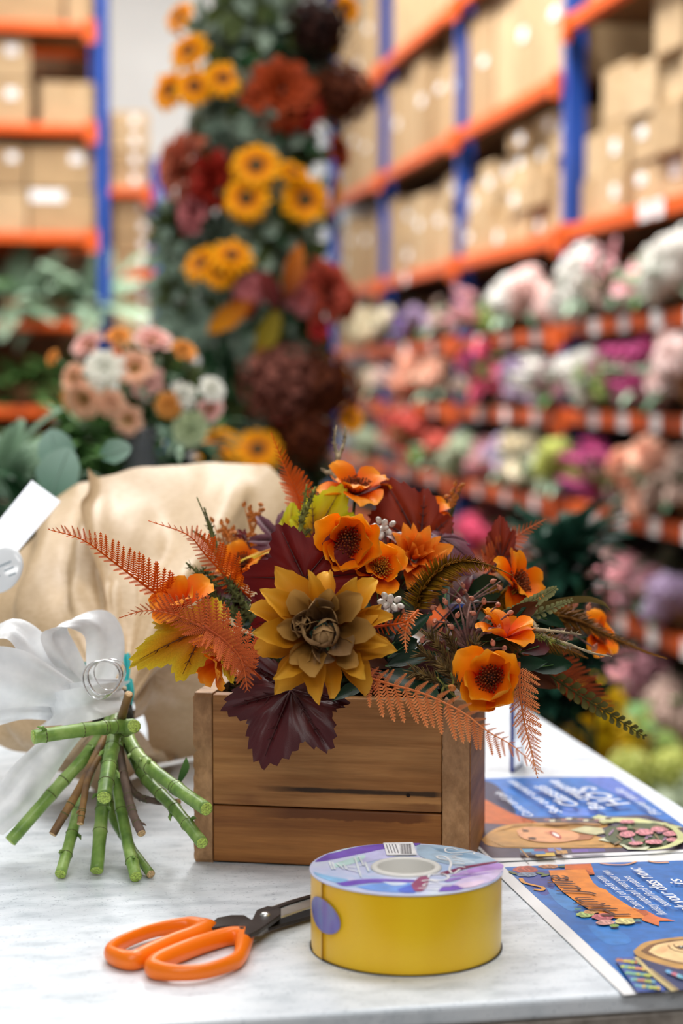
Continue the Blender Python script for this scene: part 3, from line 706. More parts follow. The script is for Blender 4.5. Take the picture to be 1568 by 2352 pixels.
# ------------------------------------------------------------------ the vase of peach flowers on the far end of the counter
VD = 2.45; vx = P(318, 900, VD); VB = Vector((vx.x, vx.y, TABLE))
m, nt = newmat('smoky_glass'); finish(nt, (196, 200, 204), 0.05, trans=0.85, ior=1.3); M_vglass = m
vase = thing('glass_vase', 'grey glass vase holding the peach and cream flowers behind the kraft bouquet', 'vase', VB)
b = MB(); b.lathe([(0, 0), (.042, 0), (.045, .02), (.04, .1), (.026, .2), (.024, .25), (.03, .275), (.027, .275), (.02, .25), (.022, .2), (.036, .1), (.04, .02), (0, .008)], 28)
part('body', b.mesh('body', M_vglass), vase, T(*VB))
M_peachp = petalmat('peach_petal', [(0, (214, 140, 90)), (.5, (246, 190, 152)), (1, (252, 206, 178))], transl=0.3, nscale=20); M_whitep = petalmat('cream_petal', [(0, (200, 206, 160)), (.4, (238, 236, 220)), (1, (248, 246, 238))], transl=0.3, nscale=20)
M_pinkp = petalmat('pinkish_petal', [(0, (214, 120, 104)), (1, (250, 210, 200))], transl=0.3, nscale=20); M_apric = petalmat('apricot_petal', [(0, (200, 110, 30)), (1, (240, 168, 84))], transl=0.3, nscale=20)
M_greenp = petalmat('green_petal', [(0, (130, 150, 90)), (1, (196, 206, 164))], transl=0.3, nscale=20)
M_anem = plain('flower_eye', (120, 96, 20), 0.8, 100, .3)
def open_mesh(name, mat):
    b = MB()
    for q, (n, el, L) in enumerate(((6, 28, 1.0), (6, 48, .85))):
        for k in range(n):
            M = RZ(2*math.pi*(k + .5*q)/n) @ T(0, .12, 0) @ RX(rad(el))
            b.grid([[M @ v for v in row] for row in petal_rows(L, .95, SH_WIDE, .4, -.3, -.3, 4, 3, .03, k + q)])
    return b.mesh(name, mat)
ME_OPEN = open_mesh('blossom', M_peachp)
VF = [(205, 798, 42, 'open', M_pinkp, (-.4, -.6, .6), 'pale pink open flower at the top left of the vase bunch'), (240, 850, 50, 'peony', M_whitep, (-.1, -1, .3), 'creamy white rose at the left of the vase bunch'), (350, 790, 48, 'open', M_pinkp, (.2, -.5, .8), 'pink-white open flower at the top of the vase bunch'),
      (175, 870, 38, 'open', M_peachp, (-.6, -.7, .2), 'peach flower on the far left of the vase bunch'), (195, 915, 48, 'open', M_peachp, (-.4, -.9, -.2), 'large peach flower at the lower left of the vase bunch'), (160, 915, 26, 'rose', M_apric, (-.6, -.7, 0), 'small apricot bud at the lower left rim of the vase bunch'),
      (310, 850, 46, 'open', M_peachp, (0, -.9, .4), 'peach flower in the middle of the vase bunch'), (340, 880, 42, 'peony', M_pinkp, (.1, -1, 0), 'blush rose right of the middle in the vase bunch'), (294, 962, 38, 'open', M_peachp, (0, -1, -.1), 'peach anemone with a dark eye facing out below the vase bunch'),
      (418, 912, 36, 'peony', M_whitep, (.3, -.9, .1), 'cream rose at the right of the vase bunch'), (486, 895, 32, 'rose', M_whitep, (.5, -.8, .4), 'white rose at the far right of the vase bunch'), (478, 935, 36, 'open', M_pinkp, (.6, -.8, -.2), 'dusty pink flower at the far right below the white rose'),
      (388, 930, 32, 'rose', M_apric, (.1, -.9, -.1), 'apricot rose under the cream rose of the vase bunch'), (438, 985, 42, 'rose', M_greenp, (.3, -.9, -.2), 'pale green rose at the lower right of the vase bunch'), (272, 778, 30, 'open', M_apric, (0, -.6, .7), 'amber flower at the back of the vase bunch'),
      (420, 810, 32, 'open', M_apric, (.4, -.6, .6), 'amber flower at the upper right of the vase bunch'), (122, 822, 20, 'rose', M_apric, (-.7, -.6, .4), 'tiny orange bud at the outer left of the vase bunch'), (255, 925, 34, 'rose', M_peachp, (-.1, -1, -.1), 'peach rose low in the vase bunch')]
cen = P(330, 900, VD)
b_stems = MB()
for px, py, rp, kind, mt, d, lab_ in VF:
    p = P(px, py, VD - 0.05 + 0.05*rnd.random()); R = PX(rp, VD)*.92
    F = frame(p, d, (0, 0, 1), rnd.uniform(0, 6)); t = thing('cut_flower', lab_, 'flower', group='flowers in the glass vase', M=F)
    me = ME_OPEN if kind == 'open' else HEAD[kind][0]
    part('blossom', me, t, F @ Matrix.Scale(R, 4), mat=mt)
    if kind == 'open':
        b = MB(); b.ball((0, 0, R*.12), (R*.24, R*.24, R*.15), 4, 10); part('eye', b.mesh('eye', M_anem), t, F)
    b = MB(); q = Vector((VB.x + rnd.uniform(-.012, .012), VB.y + rnd.uniform(-.012, .012), TABLE + .2))
    b.tube(smooth([F.inverted() @ q, F.inverted() @ (q*.45 + p*.55 + Vector((0, .02, .03))), Vector((0, 0, 0))], 6), .0025, 5, t=.6); part('stem', b.mesh('stem', M_leafmid), t, F)
for k in range(26):
    a = rnd.uniform(0, 6.28); p = P(330 + 150*math.cos(a)*rnd.uniform(.2, 1), 900 + 90*math.sin(a)*rnd.uniform(.2, 1) + 20, VD + rnd.uniform(-.02, .06))
    part('foliage', ME_FOL if k % 3 else ME_EUC, vase, frame(p, (rnd.uniform(-.5, .5), -1, rnd.uniform(-.3, .6)), (0, 0, 1), rnd.uniform(0, 6), rnd.uniform(.028, .046)), mat=[M_leafmid, M_leafpale, M_leafdark, M_olive][k % 4], kind='stuff')
# leafy pots on the counter behind the bouquet
for px, py, d, s_, me, mt, lab_ in ((18, 1120, 2.2, .095, ME_FERN, M_leafpale, 'feathery grey-green plant behind the white card'), (140, 1030, 2.4, .10, ME_BROAD, M_leafmid, 'mid green leafy plant below the peach vase flowers'), (250, 1030, 2.5, .11, ME_FOL, M_leafmid, 'bright green leaves left of the glass vase'), (410, 1040, 2.6, .10, ME_BROAD, M_leafdark, 'dark green leaves right of the glass vase'), (60, 1180, 2.1, .08, ME_BROAD, M_leafdark, 'dark leafy plant low behind the kraft bouquet')):
    p = P(px, py, d); base = Vector((p.x, p.y, TABLE)); t = thing('potted_plant', lab_, 'plant', base, group='leafy plants behind the bouquet')
    h = max(.06, p.z - TABLE - .05)
    b = MB(); b.lathe([(0, 0), (.035, 0), (.05, h), (.045, h), (.0, h - .01)], 16); part('pot', b.mesh('pot', M_greybucket), t, T(*base))
    for k in range(5): part('foliage', me, t, T(p.x + rnd.uniform(-.02, .02), p.y + rnd.uniform(-.02, .02), TABLE + h - .01 + .018*k) @ RZ(k*1.3) @ RX(rad(rnd.uniform(-15, 15))) @ Matrix.Scale(s_*rnd.uniform(.8, 1.1), 4), mat=mt, kind='stuff')
# ------------------------------------------------------------------ the counter
m, nt = newmat('mottled_counter')
v = coords(nt, 'Object')
f1 = tnoise(nt, 34, 5, coords(nt, 'Object', (1, 2.2, 1)), 0.6); f2 = tnoise(nt, 420, 2, v, 0.6); f3 = tnoise(nt, 7, 3, v)
c = ramp(nt, [(0.32, (200, 209, 217)), (0.52, (226, 233, 240)), (0.75, (236, 241, 247))], f1).outputs[0]
sp = ramp(nt, [(0.30, (0.55, 0.58, 0.62, 1)), (0.38, (1, 1, 1, 1))], f2).outputs[0]
c = mixc(nt, c, sp, 0.75, 'MULTIPLY')
c = mixc(nt, c, ramp(nt, [(0.3, (0.94, 0.95, 0.97, 1)), (0.6, (1, 1, 1, 1))], f3).outputs[0], 1.0, 'MULTIPLY')
finish(nt, c, ramp(nt, [(0.3, (.30, .30, .30, 1)), (.7, (.42, .42, .42, 1))], f1).outputs[0]); M_counter = m
m, nt = newmat('counter_edge'); f = tnoise(nt, 60, 5, coords(nt)); finish(nt, ramp(nt, [(.3, (112, 104, 96)), (.7, (168, 160, 152))], f).outputs[0], .6); M_cedge = m
M_base = plain('counter_base', (150, 146, 140), 0.6)
TB_N0, TB_N1, TB_S0, TB_S1 = -1.25, 0.519, 0.913, 2.85
def TK(s, n, z): return basis(UV*s + NV*n + ZV*z, NV, UV, ZV)
ct = TK((TB_S0 + TB_S1)/2, (TB_N0 + TB_N1)/2, 0)
t = thing('counter', 'pale mottled grey work counter carrying the flowers and tools', 'counter', M=ct)
w, d = TB_N1 - TB_N0, TB_S1 - TB_S0
part('worktop', bevbox('worktop', w, d, 0.012, 0.003, M_counter, 3), t, ct @ T(0, 0, TABLE - 0.006))
part('edge_band', bevbox('edge_band', w - .003, d - .003, 0.036, 0.002, M_cedge, 1), t, ct @ T(0, 0, TABLE - 0.030))
part('cabinet', bevbox('cabinet', w - .16, d - .16, TABLE - 0.048, 0.004, M_base, 1), t, ct @ T(0, 0, (TABLE - 0.048)/2))

# ------------------------------------------------------------------ the wooden planter box
def woodmat(name, c0, c1, grain=(1, 1, 1), endgrain=False, stains=False):
    m, nt = newmat(name); oi = nd(nt, 'ShaderNodeObjectInfo')
    tc = nd(nt, 'ShaderNodeTexCoord'); mp = nd(nt, 'ShaderNodeMapping'); mp.inputs['Scale'].default_value = grain
    av = nd(nt, 'ShaderNodeVectorMath', operation='ADD'); nt.links.new(tc.outputs['Object'], av.inputs[0])
    cb = nd(nt, 'ShaderNodeCombineXYZ'); nt.links.new(oi.outputs['Random'], cb.inputs[1]); nt.links.new(cb.outputs[0], av.inputs[1]); nt.links.new(av.outputs[0], mp.inputs[0])
    fib = tnoise(nt, 260, 4, mp.outputs[0], .7); cl = tnoise(nt, 14, 3, tc.outputs['Object'])
    ln = tnoise(nt, 85, 6, mp.outputs[0], .7, .25)
    mid = tuple((a + b)/2 for a, b in zip(c0, c1))
    c = ramp(nt, [(.30, c0), (.45, mid), (.58, c1), (.75, mid)], ln).outputs[0]
    c = mixc(nt, c, ramp(nt, [(.3, (.72, .70, .68, 1)), (.65, (1.06, 1.05, 1.04, 1))], fib).outputs[0], .8, 'MULTIPLY')
    c = mixc(nt, c, ramp(nt, [(.3, (.82, .78, .74, 1)), (.7, (1.05, 1.05, 1.05, 1))], cl).outputs[0], .9, 'MULTIPLY')
    if stains:
        g = nd(nt, 'ShaderNodeTexCoord'); sx = nd(nt, 'ShaderNodeSeparateXYZ'); nt.links.new(g.outputs['Object'], sx.inputs[0])
        n1 = tnoise(nt, 55, 4, coords(nt, 'Object', (1, 1, 1)))
        def band(z0, wid, x0, x1, soft, amt):
            # a stain along the board around height z0 (board coordinates), between x0 and x1
            a = nd(nt, 'ShaderNodeMath', operation='SUBTRACT'); nt.links.new(sx.outputs['Z'], a.inputs[0]); a.inputs[1].default_value = z0
            ab = nd(nt, 'ShaderNodeMath', operation='ABSOLUTE'); nt.links.new(a.outputs[0], ab.inputs[0])
            jn = nd(nt, 'ShaderNodeMath', operation='MULTIPLY_ADD'); nt.links.new(n1, jn.inputs[0]); jn.inputs[1].default_value = -soft*2.4; nt.links.new(ab.outputs[0], jn.inputs[2])
            mr = nd(nt, 'ShaderNodeMapRange'); nt.links.new(jn.outputs[0], mr.inputs[0]); mr.inputs[1].default_value = wid - soft*1.2; mr.inputs[2].default_value = wid - soft*1.2 + .0012; mr.inputs[3].default_value = 1; mr.inputs[4].default_value = 0
            xm = nd(nt, 'ShaderNodeMapRange'); nt.links.new(sx.outputs['X'], xm.inputs[0]); xm.inputs[1].default_value = x0; xm.inputs[2].default_value = x0 + .03; 
            xn = nd(nt, 'ShaderNodeMapRange'); nt.links.new(sx.outputs['X'], xn.inputs[0]); xn.inputs[1].default_value = x1 - .01; xn.inputs[2].default_value = x1; xn.inputs[3].default_value = 1; xn.inputs[4].default_value = 0
            p1 = nd(nt, 'ShaderNodeMath', operation='MULTIPLY'); nt.links.new(mr.outputs[0], p1.inputs[0]); nt.links.new(xm.outputs[0], p1.inputs[1])
            p2 = nd(nt, 'ShaderNodeMath', operation='MULTIPLY'); nt.links.new(p1.outputs[0], p2.inputs[0]); nt.links.new(xn.outputs[0], p2.inputs[1])
            p3 = nd(nt, 'ShaderNodeMath', operation='MULTIPLY'); nt.links.new(p2.outputs[0], p3.inputs[0]); p3.inputs[1].default_value = amt
            return p3.outputs[0]
        for (z0, wid, x0, x1, soft, amt, colr) in stains:
            c = mixc(nt, c, colr, band(z0, wid, x0, x1, soft, amt))
    finish(nt, c, .55, bump=fib, bstr=.25, bdist=.0006); return m
HZ = (6, 6, 40)
W_low = woodmat('pine_lower', (136, 82, 34), (182, 122, 62), (.05, 1, 1), stains=[(.0168, .0035, -.055, .075, .003, .75, (92, 44, 14))])
W_up = woodmat('pine_upper', (156, 102, 52), (200, 146, 88), (.05, 1, 1), stains=[(-.0260, .0011, -.05, .085, .0009, .92, (38, 24, 14)), (-.0345, .0030, -.075, -.045, .002, .6, (100, 50, 18)), (-.0362, .0028, .035, .085, .002, .55, (100, 50, 18))])
W_end = woodmat('pine_end_grain', (150, 110, 72), (204, 160, 116), (.5, 1, .35))
W_side = woodmat('pine_side', (146, 96, 54), (190, 136, 86), (1, .05, 1))
BA = rad(-9.5); BL = G(445, 1980, TABLE); BX = Vector((math.cos(BA), math.sin(BA), 0)); BY = Vector((-math.sin(BA), math.cos(BA), 0))
BW, BD, BH = 0.1925, 0.118, 0.1195
def BK(x, y, z): return basis(BL + BX*x + BY*y + ZV*z, BX, BY, ZV)
LT, RT = 0.0135, 0.0185
box = thing('wooden_planter', 'rustic wooden planter box filled with the autumn silk arrangement', 'planter box', M=BK(BW/2, BD/2, 0))
def notched_board(name, th, depth, h, mat, notches, seed):
    """a side board whose front end has worn, notched edges"""
    bm = bmesh.new(); r = random.Random(seed); nz = 44
    rows = []
    for i in range(nz + 1):
        z = h*i/nz; dz = 0.0
        for (zn, dp, wd) in notches: dz = max(dz, dp*max(0, 1 - abs(z - zn)/wd))
        jx = r.uniform(0, .0005) + dz; ch = .0022 if i in (0, nz) else 0
        rows.append([bm.verts.new((jx + ch, ch*.6, z)), bm.verts.new((th - .0003 - ch*.3, ch*.6 + r.uniform(0, .0003), z)), bm.verts.new((th, .0012, z)), bm.verts.new((th, depth, z)), bm.verts.new((r.uniform(0, .0004) + ch, depth, z)), bm.verts.new((r.uniform(0, .0004) + dz*.6 + ch*.4, .0016, z))])
    for a, b_ in zip(rows, rows[1:]):
        for k in range(6): bm.faces.new((a[k], a[(k+1) % 6], b_[(k+1) % 6], b_[k]))
    bm.faces.new(rows[0][::-1]); bm.faces.new(rows[-1])
    bmesh.ops.recalc_face_normals(bm, faces=bm.faces)
    me = bpy.data.meshes.new(name); bm.to_mesh(me); bm.free(); me.materials.append(mat); return me
part('side_board', notched_board('side_board', LT, BD, BH, W_end, [(.041, .0024, .002), (.079, .0028, .003), (.064, .0012, .002)], 1), box, BK(0, 0, 0), label='left side board with worn notched end grain')
part('side_board', notched_board('side_board', RT, BD, BH, W_end, [(.05, .0004, .002)], 2), box, BK(BW - RT, 0, 0), label='right side board with pale end grain')
part('cladding', bevbox('cladding', .0012, BD - .004, BH - .002, .0003, W_side, 1), box, BK(BW + .0002, BD/2 + .001, BH/2))
FW = BW - LT - RT - .0006; cx = LT + (BW - LT - RT)/2
part('plank', bevbox('plank', FW, .012, BH - .0425, .0012, W_up, 2), box, BK(cx, .0063, BH - (BH - .0425)/2 - .0008), label='upper front plank with a black crack and stain')
part('plank', bevbox('plank', FW, .012, .0395, .0012, W_low, 2), box, BK(cx, .0066, .0395/2 + .0012), label='lower front plank, darker and water stained')
part('plank', bevbox('plank', FW, .012, BH - .002, .0012, W_up, 2), box, BK(cx, BD - .0065, BH/2))
part('bottom_board', bevbox('bottom_board', FW, BD - .026, .009, .001, W_low, 1), box, BK(cx, BD/2, .0056))
b = MB(); b.ball((0, 0, 0), (.0016, .0009, .0014), 4, 8)
M_knot = plain('knot', (34, 20, 12), .8); part('knot', b.mesh('knot', M_knot), box, BK(cx + .057, .0003, .053))
M_foam = plain('flower_foam', (36, 52, 32), .95, 200, .3)
foam = part('flower_foam', bevbox('flower_foam', FW - .002, BD - .03, .082, .006, M_foam, 2), None, BK(cx, BD/2, .052)); _tag(foam, 'dark green flower foam block packed inside the wooden planter', 'foam block')
# ------------------------------------------------------------------ flat print: coloured shapes laid on paper, one mesh
PRINTM = {}
def pmat(c, rough=0.35):
    c = tuple(c)
    if c not in PRINTM:
        m, nt = newmat('print_ink'); f = tnoise(nt, 90, 4, coords(nt)); a = tuple(v*.9 for v in c); b_ = tuple(min(255, v*1.08) for v in c)
        finish(nt, ramp(nt, [(.3, a), (.7, b_)], f).outputs[0], rough); PRINTM[c] = m
    return PRINTM[c]
class Print:
    """shapes traced on the sheet itself, each a hair above the one before"""
    def __init__(s, z0, conv): s.z = z0; s.conv = conv; s.mb = MB(); s.mats = []; s.step = 0.00003
    def mi(s, c):
        m = pmat(c)
        if m not in s.mats: s.mats.append(m)
        return s.mats.index(m)
    def poly(s, pts, c, smooth_=0):
        s.z += s.step; q = [Vector(s.conv(x, y, s.z)) for x, y in pts]
        if smooth_: q = smooth(q + [q[0]], smooth_)[:-1]
        from mathutils.geometry import tessellate_polygon
        tri = tessellate_polygon([q]); fs = []
        for a, b, c2 in tri:
            n = (q[b] - q[a]).cross(q[c2] - q[a]); fs.append((a, b, c2) if n.z >= 0 else (a, c2, b))
        s.mb.add(q, fs, 0.5, s.mi(c))
    def ell(s, x, y, rx, ry, c, rot=0.0, n=20, lumpy=0.0, seed=0):
        r = random.Random(seed); cr, sr = math.cos(rot), math.sin(rot); pts = []
        for k in range(n):
            a = 2*math.pi*k/n; q = 1 + lumpy*r.uniform(-1, 1); u, v = rx*q*math.cos(a), ry*q*math.sin(a); pts.append((x + u*cr - v*sr, y + u*sr + v*cr))
        s.poly(pts, c)
    def line(s, pts, w, c, n=24, taper=0.0):
        s.z += s.step; q = smooth([s.conv(x, y, s.z) for x, y in pts], n); rows = []
        for i, p in enumerate(q):
            d = (q[min(i+1, n)] - q[max(i-1, 0)]); d = Vector((-d.y, d.x, 0)).normalized(); ww = w * (1 - taper*abs(2*i/n - 1)**2)
            rows.append([p + d*ww/2, p - d*ww/2])
        s.mb.grid([[r[1], r[0]] for r in rows][::-1], None, False, s.mi(c))
    def rose(s, x, y, rx, ry, c, seed=0):
        s.ell(x, y, rx, ry, c, 0, 22, .12, seed)
        for k in range(3):
            q = .75 - .24*k; s.ell(x + rx*.05*k, y, rx*q, ry*q, tuple(max(0, v*(.84 if k % 2 == 0 else 1.1)) if v*1.1 < 255 else 250 for v in c), .3*k, 16, .15, seed + k)
def text_mesh(body, shear=0.0, bold=0.0):
    cu = bpy.data.curves.new('lettering', 'FONT'); cu.body = body; cu.shear = shear; cu.offset = bold; cu.resolution_u = 3
    o = bpy.data.objects.new('lettering', cu); COL.objects.link(o); bpy.context.view_layer.update()
    me = bpy.data.meshes.new_from_object(o.evaluated_get(bpy.context.evaluated_depsgraph_get()))
    bpy.data.objects.remove(o); bpy.data.curves.remove(cu); return me
def text_on(pr, body, a, b, height, c, shear=0.25, bold=0.0, z=None, up=None):
    """text from pixel a to pixel b along the sheet; height of its capitals in metres; joined into the print's mesh"""
    pr.z += pr.step
    A, B = Vector(pr.conv(a[0], a[1], pr.z)), Vector(pr.conv(b[0], b[1], pr.z)); X = (B - A); L = X.length; X.normalize(); Y = ZV.cross(X)
    me = text_mesh(body, shear, bold); xs = [v.co.x for v in me.vertices]; x0, x1 = min(xs), max(xs)
    vs = [A + X*((v.co.x - x0)/(x1 - x0)*L) + Y*(v.co.y/0.69*height) for v in me.vertices]
    pr.mb.add(vs, [tuple(p.vertices) for p in me.polygons], 0.5, pr.mi(c)); bpy.data.meshes.remove(me)

M_paper = plain('flyer_paper', (236, 236, 238), 0.4)
def crop(x0, y0, k): return lambda x, y, z: G(x0 + x/k, y0 + y/k, z)
# --- the lower flyer, cut by the frame at the right
FZ = TABLE + 0.0012
A = G(1432, 2285, FZ); Bf = G(1118, 1984, FZ); fu = (Bf - A); fl = fu.length; fu.normalize(); fv = -ZV.cross(fu)
fly = thing('flyer', 'blue floristry flyer with an orange name banner lying nearest the front edge of the counter', 'flyer', A + fu*fl/2 + fv*.09)
def sheet(name, A, u, v, L, W, z0, z1, mat, curl=0.0, n=16):
    b = MB(); rows = []
    for i in range(n + 1):
        q = i/n; lift = curl * max(0, 1 - q*3)**2 * .5
        rows.append([A + u*(L*q) + v*(W*j/8) + ZV*(lift*(0.4 + 0.6*math.sin(j/8*3))) for j in range(9)])
    b.grid([r[::-1] for r in rows]); 
    base = len(b.V); b.grid([[p - ZV*0.0004 for p in r] for r in rows])
    edge = [r[0] for r in rows] + rows[-1][1:] + [r[-1] for r in rows[::-1]][1:] + rows[0][::-1][1:]
    b.grid([edge, [p - ZV*0.0004 for p in edge]])
    return b.mesh(name, mat)
part('paper', sheet('paper', A, fu, fv, fl, .19, 0, 0, M_paper), fly)
pr = Print(FZ + .0001, crop(1168, 1960, 3.92)); C3 = crop(1068, 1740, 3.136)
def c3(pts): return [((1068 + x/3.136 - 1168)*3.92, (1740 + y/3.136 - 1960)*3.92) for x, y in pts]
pr.poly(c3([(1238, 1690), (1100, 1545), (900, 1360), (700, 1175), (500, 995), (283, 790), (500, 779), (720, 768), (1000, 757), (1300, 748), (1568, 740), (1760, 735), (2050, 1000), (2300, 1640), (1568, 1672)]), (32, 112, 192))
pr.poly([(20, 150), (350, 160), (420, 270), (330, 380), (190, 300)], (52, 74, 158), 20); pr.poly([(330, 300), (470, 360), (620, 450), (560, 520), (420, 430)], (60, 140, 212), 20); pr.poly([(700, 640), (1000, 700), (1100, 800), (900, 820), (760, 720)], (44, 126, 204), 20)
pr.ell(150, 145, 112, 32, (188, 84, 62), 0, 22, .1, 1); pr.rose(150, 145, 90, 27, (196, 92, 70), 2); pr.rose(360, 118, 92, 18, (206, 140, 100), 3); pr.rose(160, 190, 88, 20, (128, 148, 172), 5)
for x, y, a in ((290, 180, .2), (330, 195, -.2), (40, 175, .3), (490, 118, 0)): pr.ell(x, y, 46, 9, (96, 118, 70), a)
pr.line([(105, 222), (140, 262), (230, 286), (305, 305), (300, 330), (225, 322)], .0028, (230, 160, 66))
pr.poly([(505, 100), (740, 92), (775, 190), (700, 186), (690, 146), (505, 146)], (222, 108, 40))
pr.poly([(1145, 512), (1232, 510), (1340, 570), (1500, 605), (1356, 606), (1350, 652), (1205, 602)], (226, 118, 62))
pr.poly([(358, 152), (690, 144), (720, 192), (760, 262), (805, 302), (885, 332), (900, 352), (960, 395), (1100, 484), (1225, 522), (1212, 584), (960, 584), (820, 542), (715, 500), (600, 430), (480, 340), (395, 250)], (244, 140, 44))
pr.poly([(690, 146), (735, 168), (775, 190), (720, 192)], (176, 78, 30)); pr.poly([(1145, 512), (1232, 510), (1260, 545), (1215, 560)], (196, 96, 52))
pr.line([(820, 88), (930, 100), (1060, 98), (1150, 72)], .0018, (232, 160, 96)); pr.line([(1250, 66), (1330, 80), (1440, 78)], .0022, (232, 160, 80))
for x, y, rx, ry, cl, sd in ((690, 548, 84, 26, (170, 196, 120), 1), (740, 526, 70, 16, (226, 170, 110), 2), (850, 570, 100, 30, (202, 112, 122), 3), (870, 620, 90, 22, (226, 168, 160), 4), (1045, 608, 92, 27, (228, 218, 150), 5), (950, 650, 40, 14, (140, 176, 80), 6), (1160, 600, 40, 10, (90, 150, 150), 7), (620, 500, 34, 8, (90, 150, 140), 8)): pr.rose(x, y, rx, ry, cl, sd)
DK_ = (72, 34, 26)
text_on(pr, "Hi.", (1105, 552), (845, 440), .0175, DK_, .35); text_on(pr, "I'm", (860, 465), (715, 385), .0165, DK_, .35); text_on(pr, "Julie", (715, 372), (505, 190), .0175, DK_, .35)
WHT = (240, 242, 246)
text_on(pr, "Come and join me for some", (1228, 494), (838, 200), .0065, WHT, .2); text_on(pr, "floristry tuition and create your own", (1430, 548), (892, 152), .0065, WHT, .2); text_on(pr, "beautiful floral creations", (1468, 474), (1082, 202), .0065, WHT, .2)
text_on(pr, "Book your class now:", (1760, 580), (1175, 125), .010, (250, 250, 252), .25, .01)
text_on(pr, "is", (1590, 275), (1535, 225), .010, WHT, .2)
for pts, cl in (([(1210, 1392), (1290, 1332), (1450, 1302), (1568, 1290), (1750, 1280), (1800, 1530), (1568, 1522), (1480, 1510), (1330, 1465), (1240, 1430)], (196, 150, 84)), ([(1262, 1392), (1340, 1345), (1470, 1318), (1568, 1308), (1700, 1300), (1720, 1490), (1568, 1488), (1430, 1458), (1320, 1425)], (120, 82, 46)),
                ([(1318, 1398), (1372, 1352), (1480, 1328), (1568, 1318), (1700, 1312), (1720, 1480), (1568, 1476), (1420, 1442)], (250, 206, 150))): pr.poly(c3(pts), cl, 40)
pr.poly(c3([(1360, 1400), (1400, 1368), (1480, 1352), (1440, 1400), (1400, 1420)]), (244, 190, 136), 20)
pr.ell(*c3([(1562, 1365)])[0], 52, 15, (120, 90, 66)); pr.ell(*c3([(1566, 1366)])[0], 34, 11, (34, 40, 48)); pr.ell(*c3([(1556, 1360)])[0], 10, 4, (230, 236, 240))
pr.line(c3([(1462, 1352), (1475, 1372), (1520, 1392), (1575, 1402)]), .0008, (110, 74, 46)); pr.line(c3([(1500, 1345), (1520, 1368), (1570, 1385)]), .0008, (110, 74, 46)); pr.line(c3([(1640, 1400), (1680, 1410), (1720, 1402)]), .0014, (190, 90, 70))
pr.poly(c3([(1078, 1445), (1225, 1432), (1430, 1600), (1440, 1682), (1238, 1688)]), (64, 92, 170)); pr.poly(c3([(1235, 1440), (1420, 1492), (1568, 1530), (1760, 1540), (1700, 1660), (1568, 1672), (1510, 1676)]), (44, 58, 104))
rr3 = random.Random(4)
for i in range(7):
    for j in range(5):
        x, y = 1100 + i*26 + j*34, 1458 + j*46 + i*3
        if x - 1075 < (y - 1432)*1.05 + 150: pr.ell(*c3([(x, y)])[0], 20, 16, [(120, 176, 150), (196, 130, 100), (176, 190, 90), (110, 170, 190), (206, 180, 90)][rr3.randrange(5)], 0, 12, .25, i*9 + j)
pr.line(c3([(1228, 1438), (1350, 1560), (1500, 1680)]), .0026, (206, 186, 130)); pr.line(c3([(1330, 1520), (1420, 1590), (1530, 1676)]), .0018, (160, 140, 100))
for k in range(6): pr.ell(*c3([(1470 + 40*k, 1545 + 16*k)])[0], 40, 16, [(90, 160, 206), (196, 110, 130), (120, 190, 214)][k % 3], .4, 14, .2, k)
part('printed_picture', pr.mb.mesh('printed_picture', pr.mats, False), fly, label='blue printed picture with a drawn face and lettering')

# --- the upper flyer, partly under the planter
A2 = G(1128, 1979, FZ); f2u = (UV*1).normalized(); f2v = NV.copy(); SL = (G(1405, 1783, FZ) - A2).dot(f2u)
fly2 = thing('flyer', 'blue flyer showing a smiling blonde woman with a bouquet, its corner under the planter box', 'flyer', A2 + f2u*SL/2 + f2v*.085)
part('paper', sheet('paper', A2, f2u, f2v, SL + .004, .172, 0, 0, M_paper), fly2)
pr = Print(FZ + .0001, crop(1068, 1750, 3.136))
pr.poly([(15, 560), (60, 540), (190, 690), (480, 690), (800, 660), (1568, 628), (1900, 600), (1568, 452), (1300, 262), (1062, 108), (500, 108), (120, 118), (-120, 125)], (44, 116, 196))
pr.poly([(-40, 470), (300, 395), (600, 400), (900, 400), (1300, 380), (1568, 470), (1850, 590), (1568, 630), (800, 662), (480, 690), (190, 690)], (76, 70, 92))
pr.poly([(-110, 130), (100, 130), (230, 170), (330, 300), (360, 380), (220, 330), (-60, 230)], (36, 48, 84), 30); pr.poly([(-120, 240), (100, 248), (330, 368), (535, 440), (400, 456), (-40, 430)], (196, 98, 42))
pr.poly([(850, 120), (1050, 116), (1300, 280), (1150, 260)], (86, 120, 206), 20); pr.poly([(560, 150), (760, 130), (800, 260), (620, 270)], (24, 112, 190), 20); pr.poly([(700, 330), (900, 340), (950, 380), (720, 390)], (88, 130, 214), 20)
HAIR = (196, 146, 78)
pr.poly([(115, 560), (200, 490), (350, 446), (700, 436), (1000, 446), (1010, 470), (880, 505), (1130, 598), (1060, 618), (400, 620), (180, 606)], HAIR, 50)
for k in range(9): pr.line([(150 + 12*k, 560 + 4*k), (300, 600 + k), (600, 606 + k*1.2), (1000, 590 + 3*k)], .0006, (150, 104, 50) if k % 2 else (226, 182, 112))
for k in range(6): pr.line([(210 + 20*k, 500 - 4*k), (400, 462 - 2*k), (700, 448 + 3*k), (960, 452 + 4*k)], .0006, (140, 92, 44) if k % 2 else (216, 168, 100))
pr.poly([(800, 515), (930, 528), (900, 558), (780, 566)], (176, 112, 76)); pr.poly([(368, 492), (450, 468), (620, 480), (760, 496), (822, 530), (782, 565), (650, 580), (500, 572), (400, 542)], (222, 160, 116), 40)
pr.poly([(560, 500), (640, 500), (660, 518), (600, 522)], (206, 136, 98), 16)
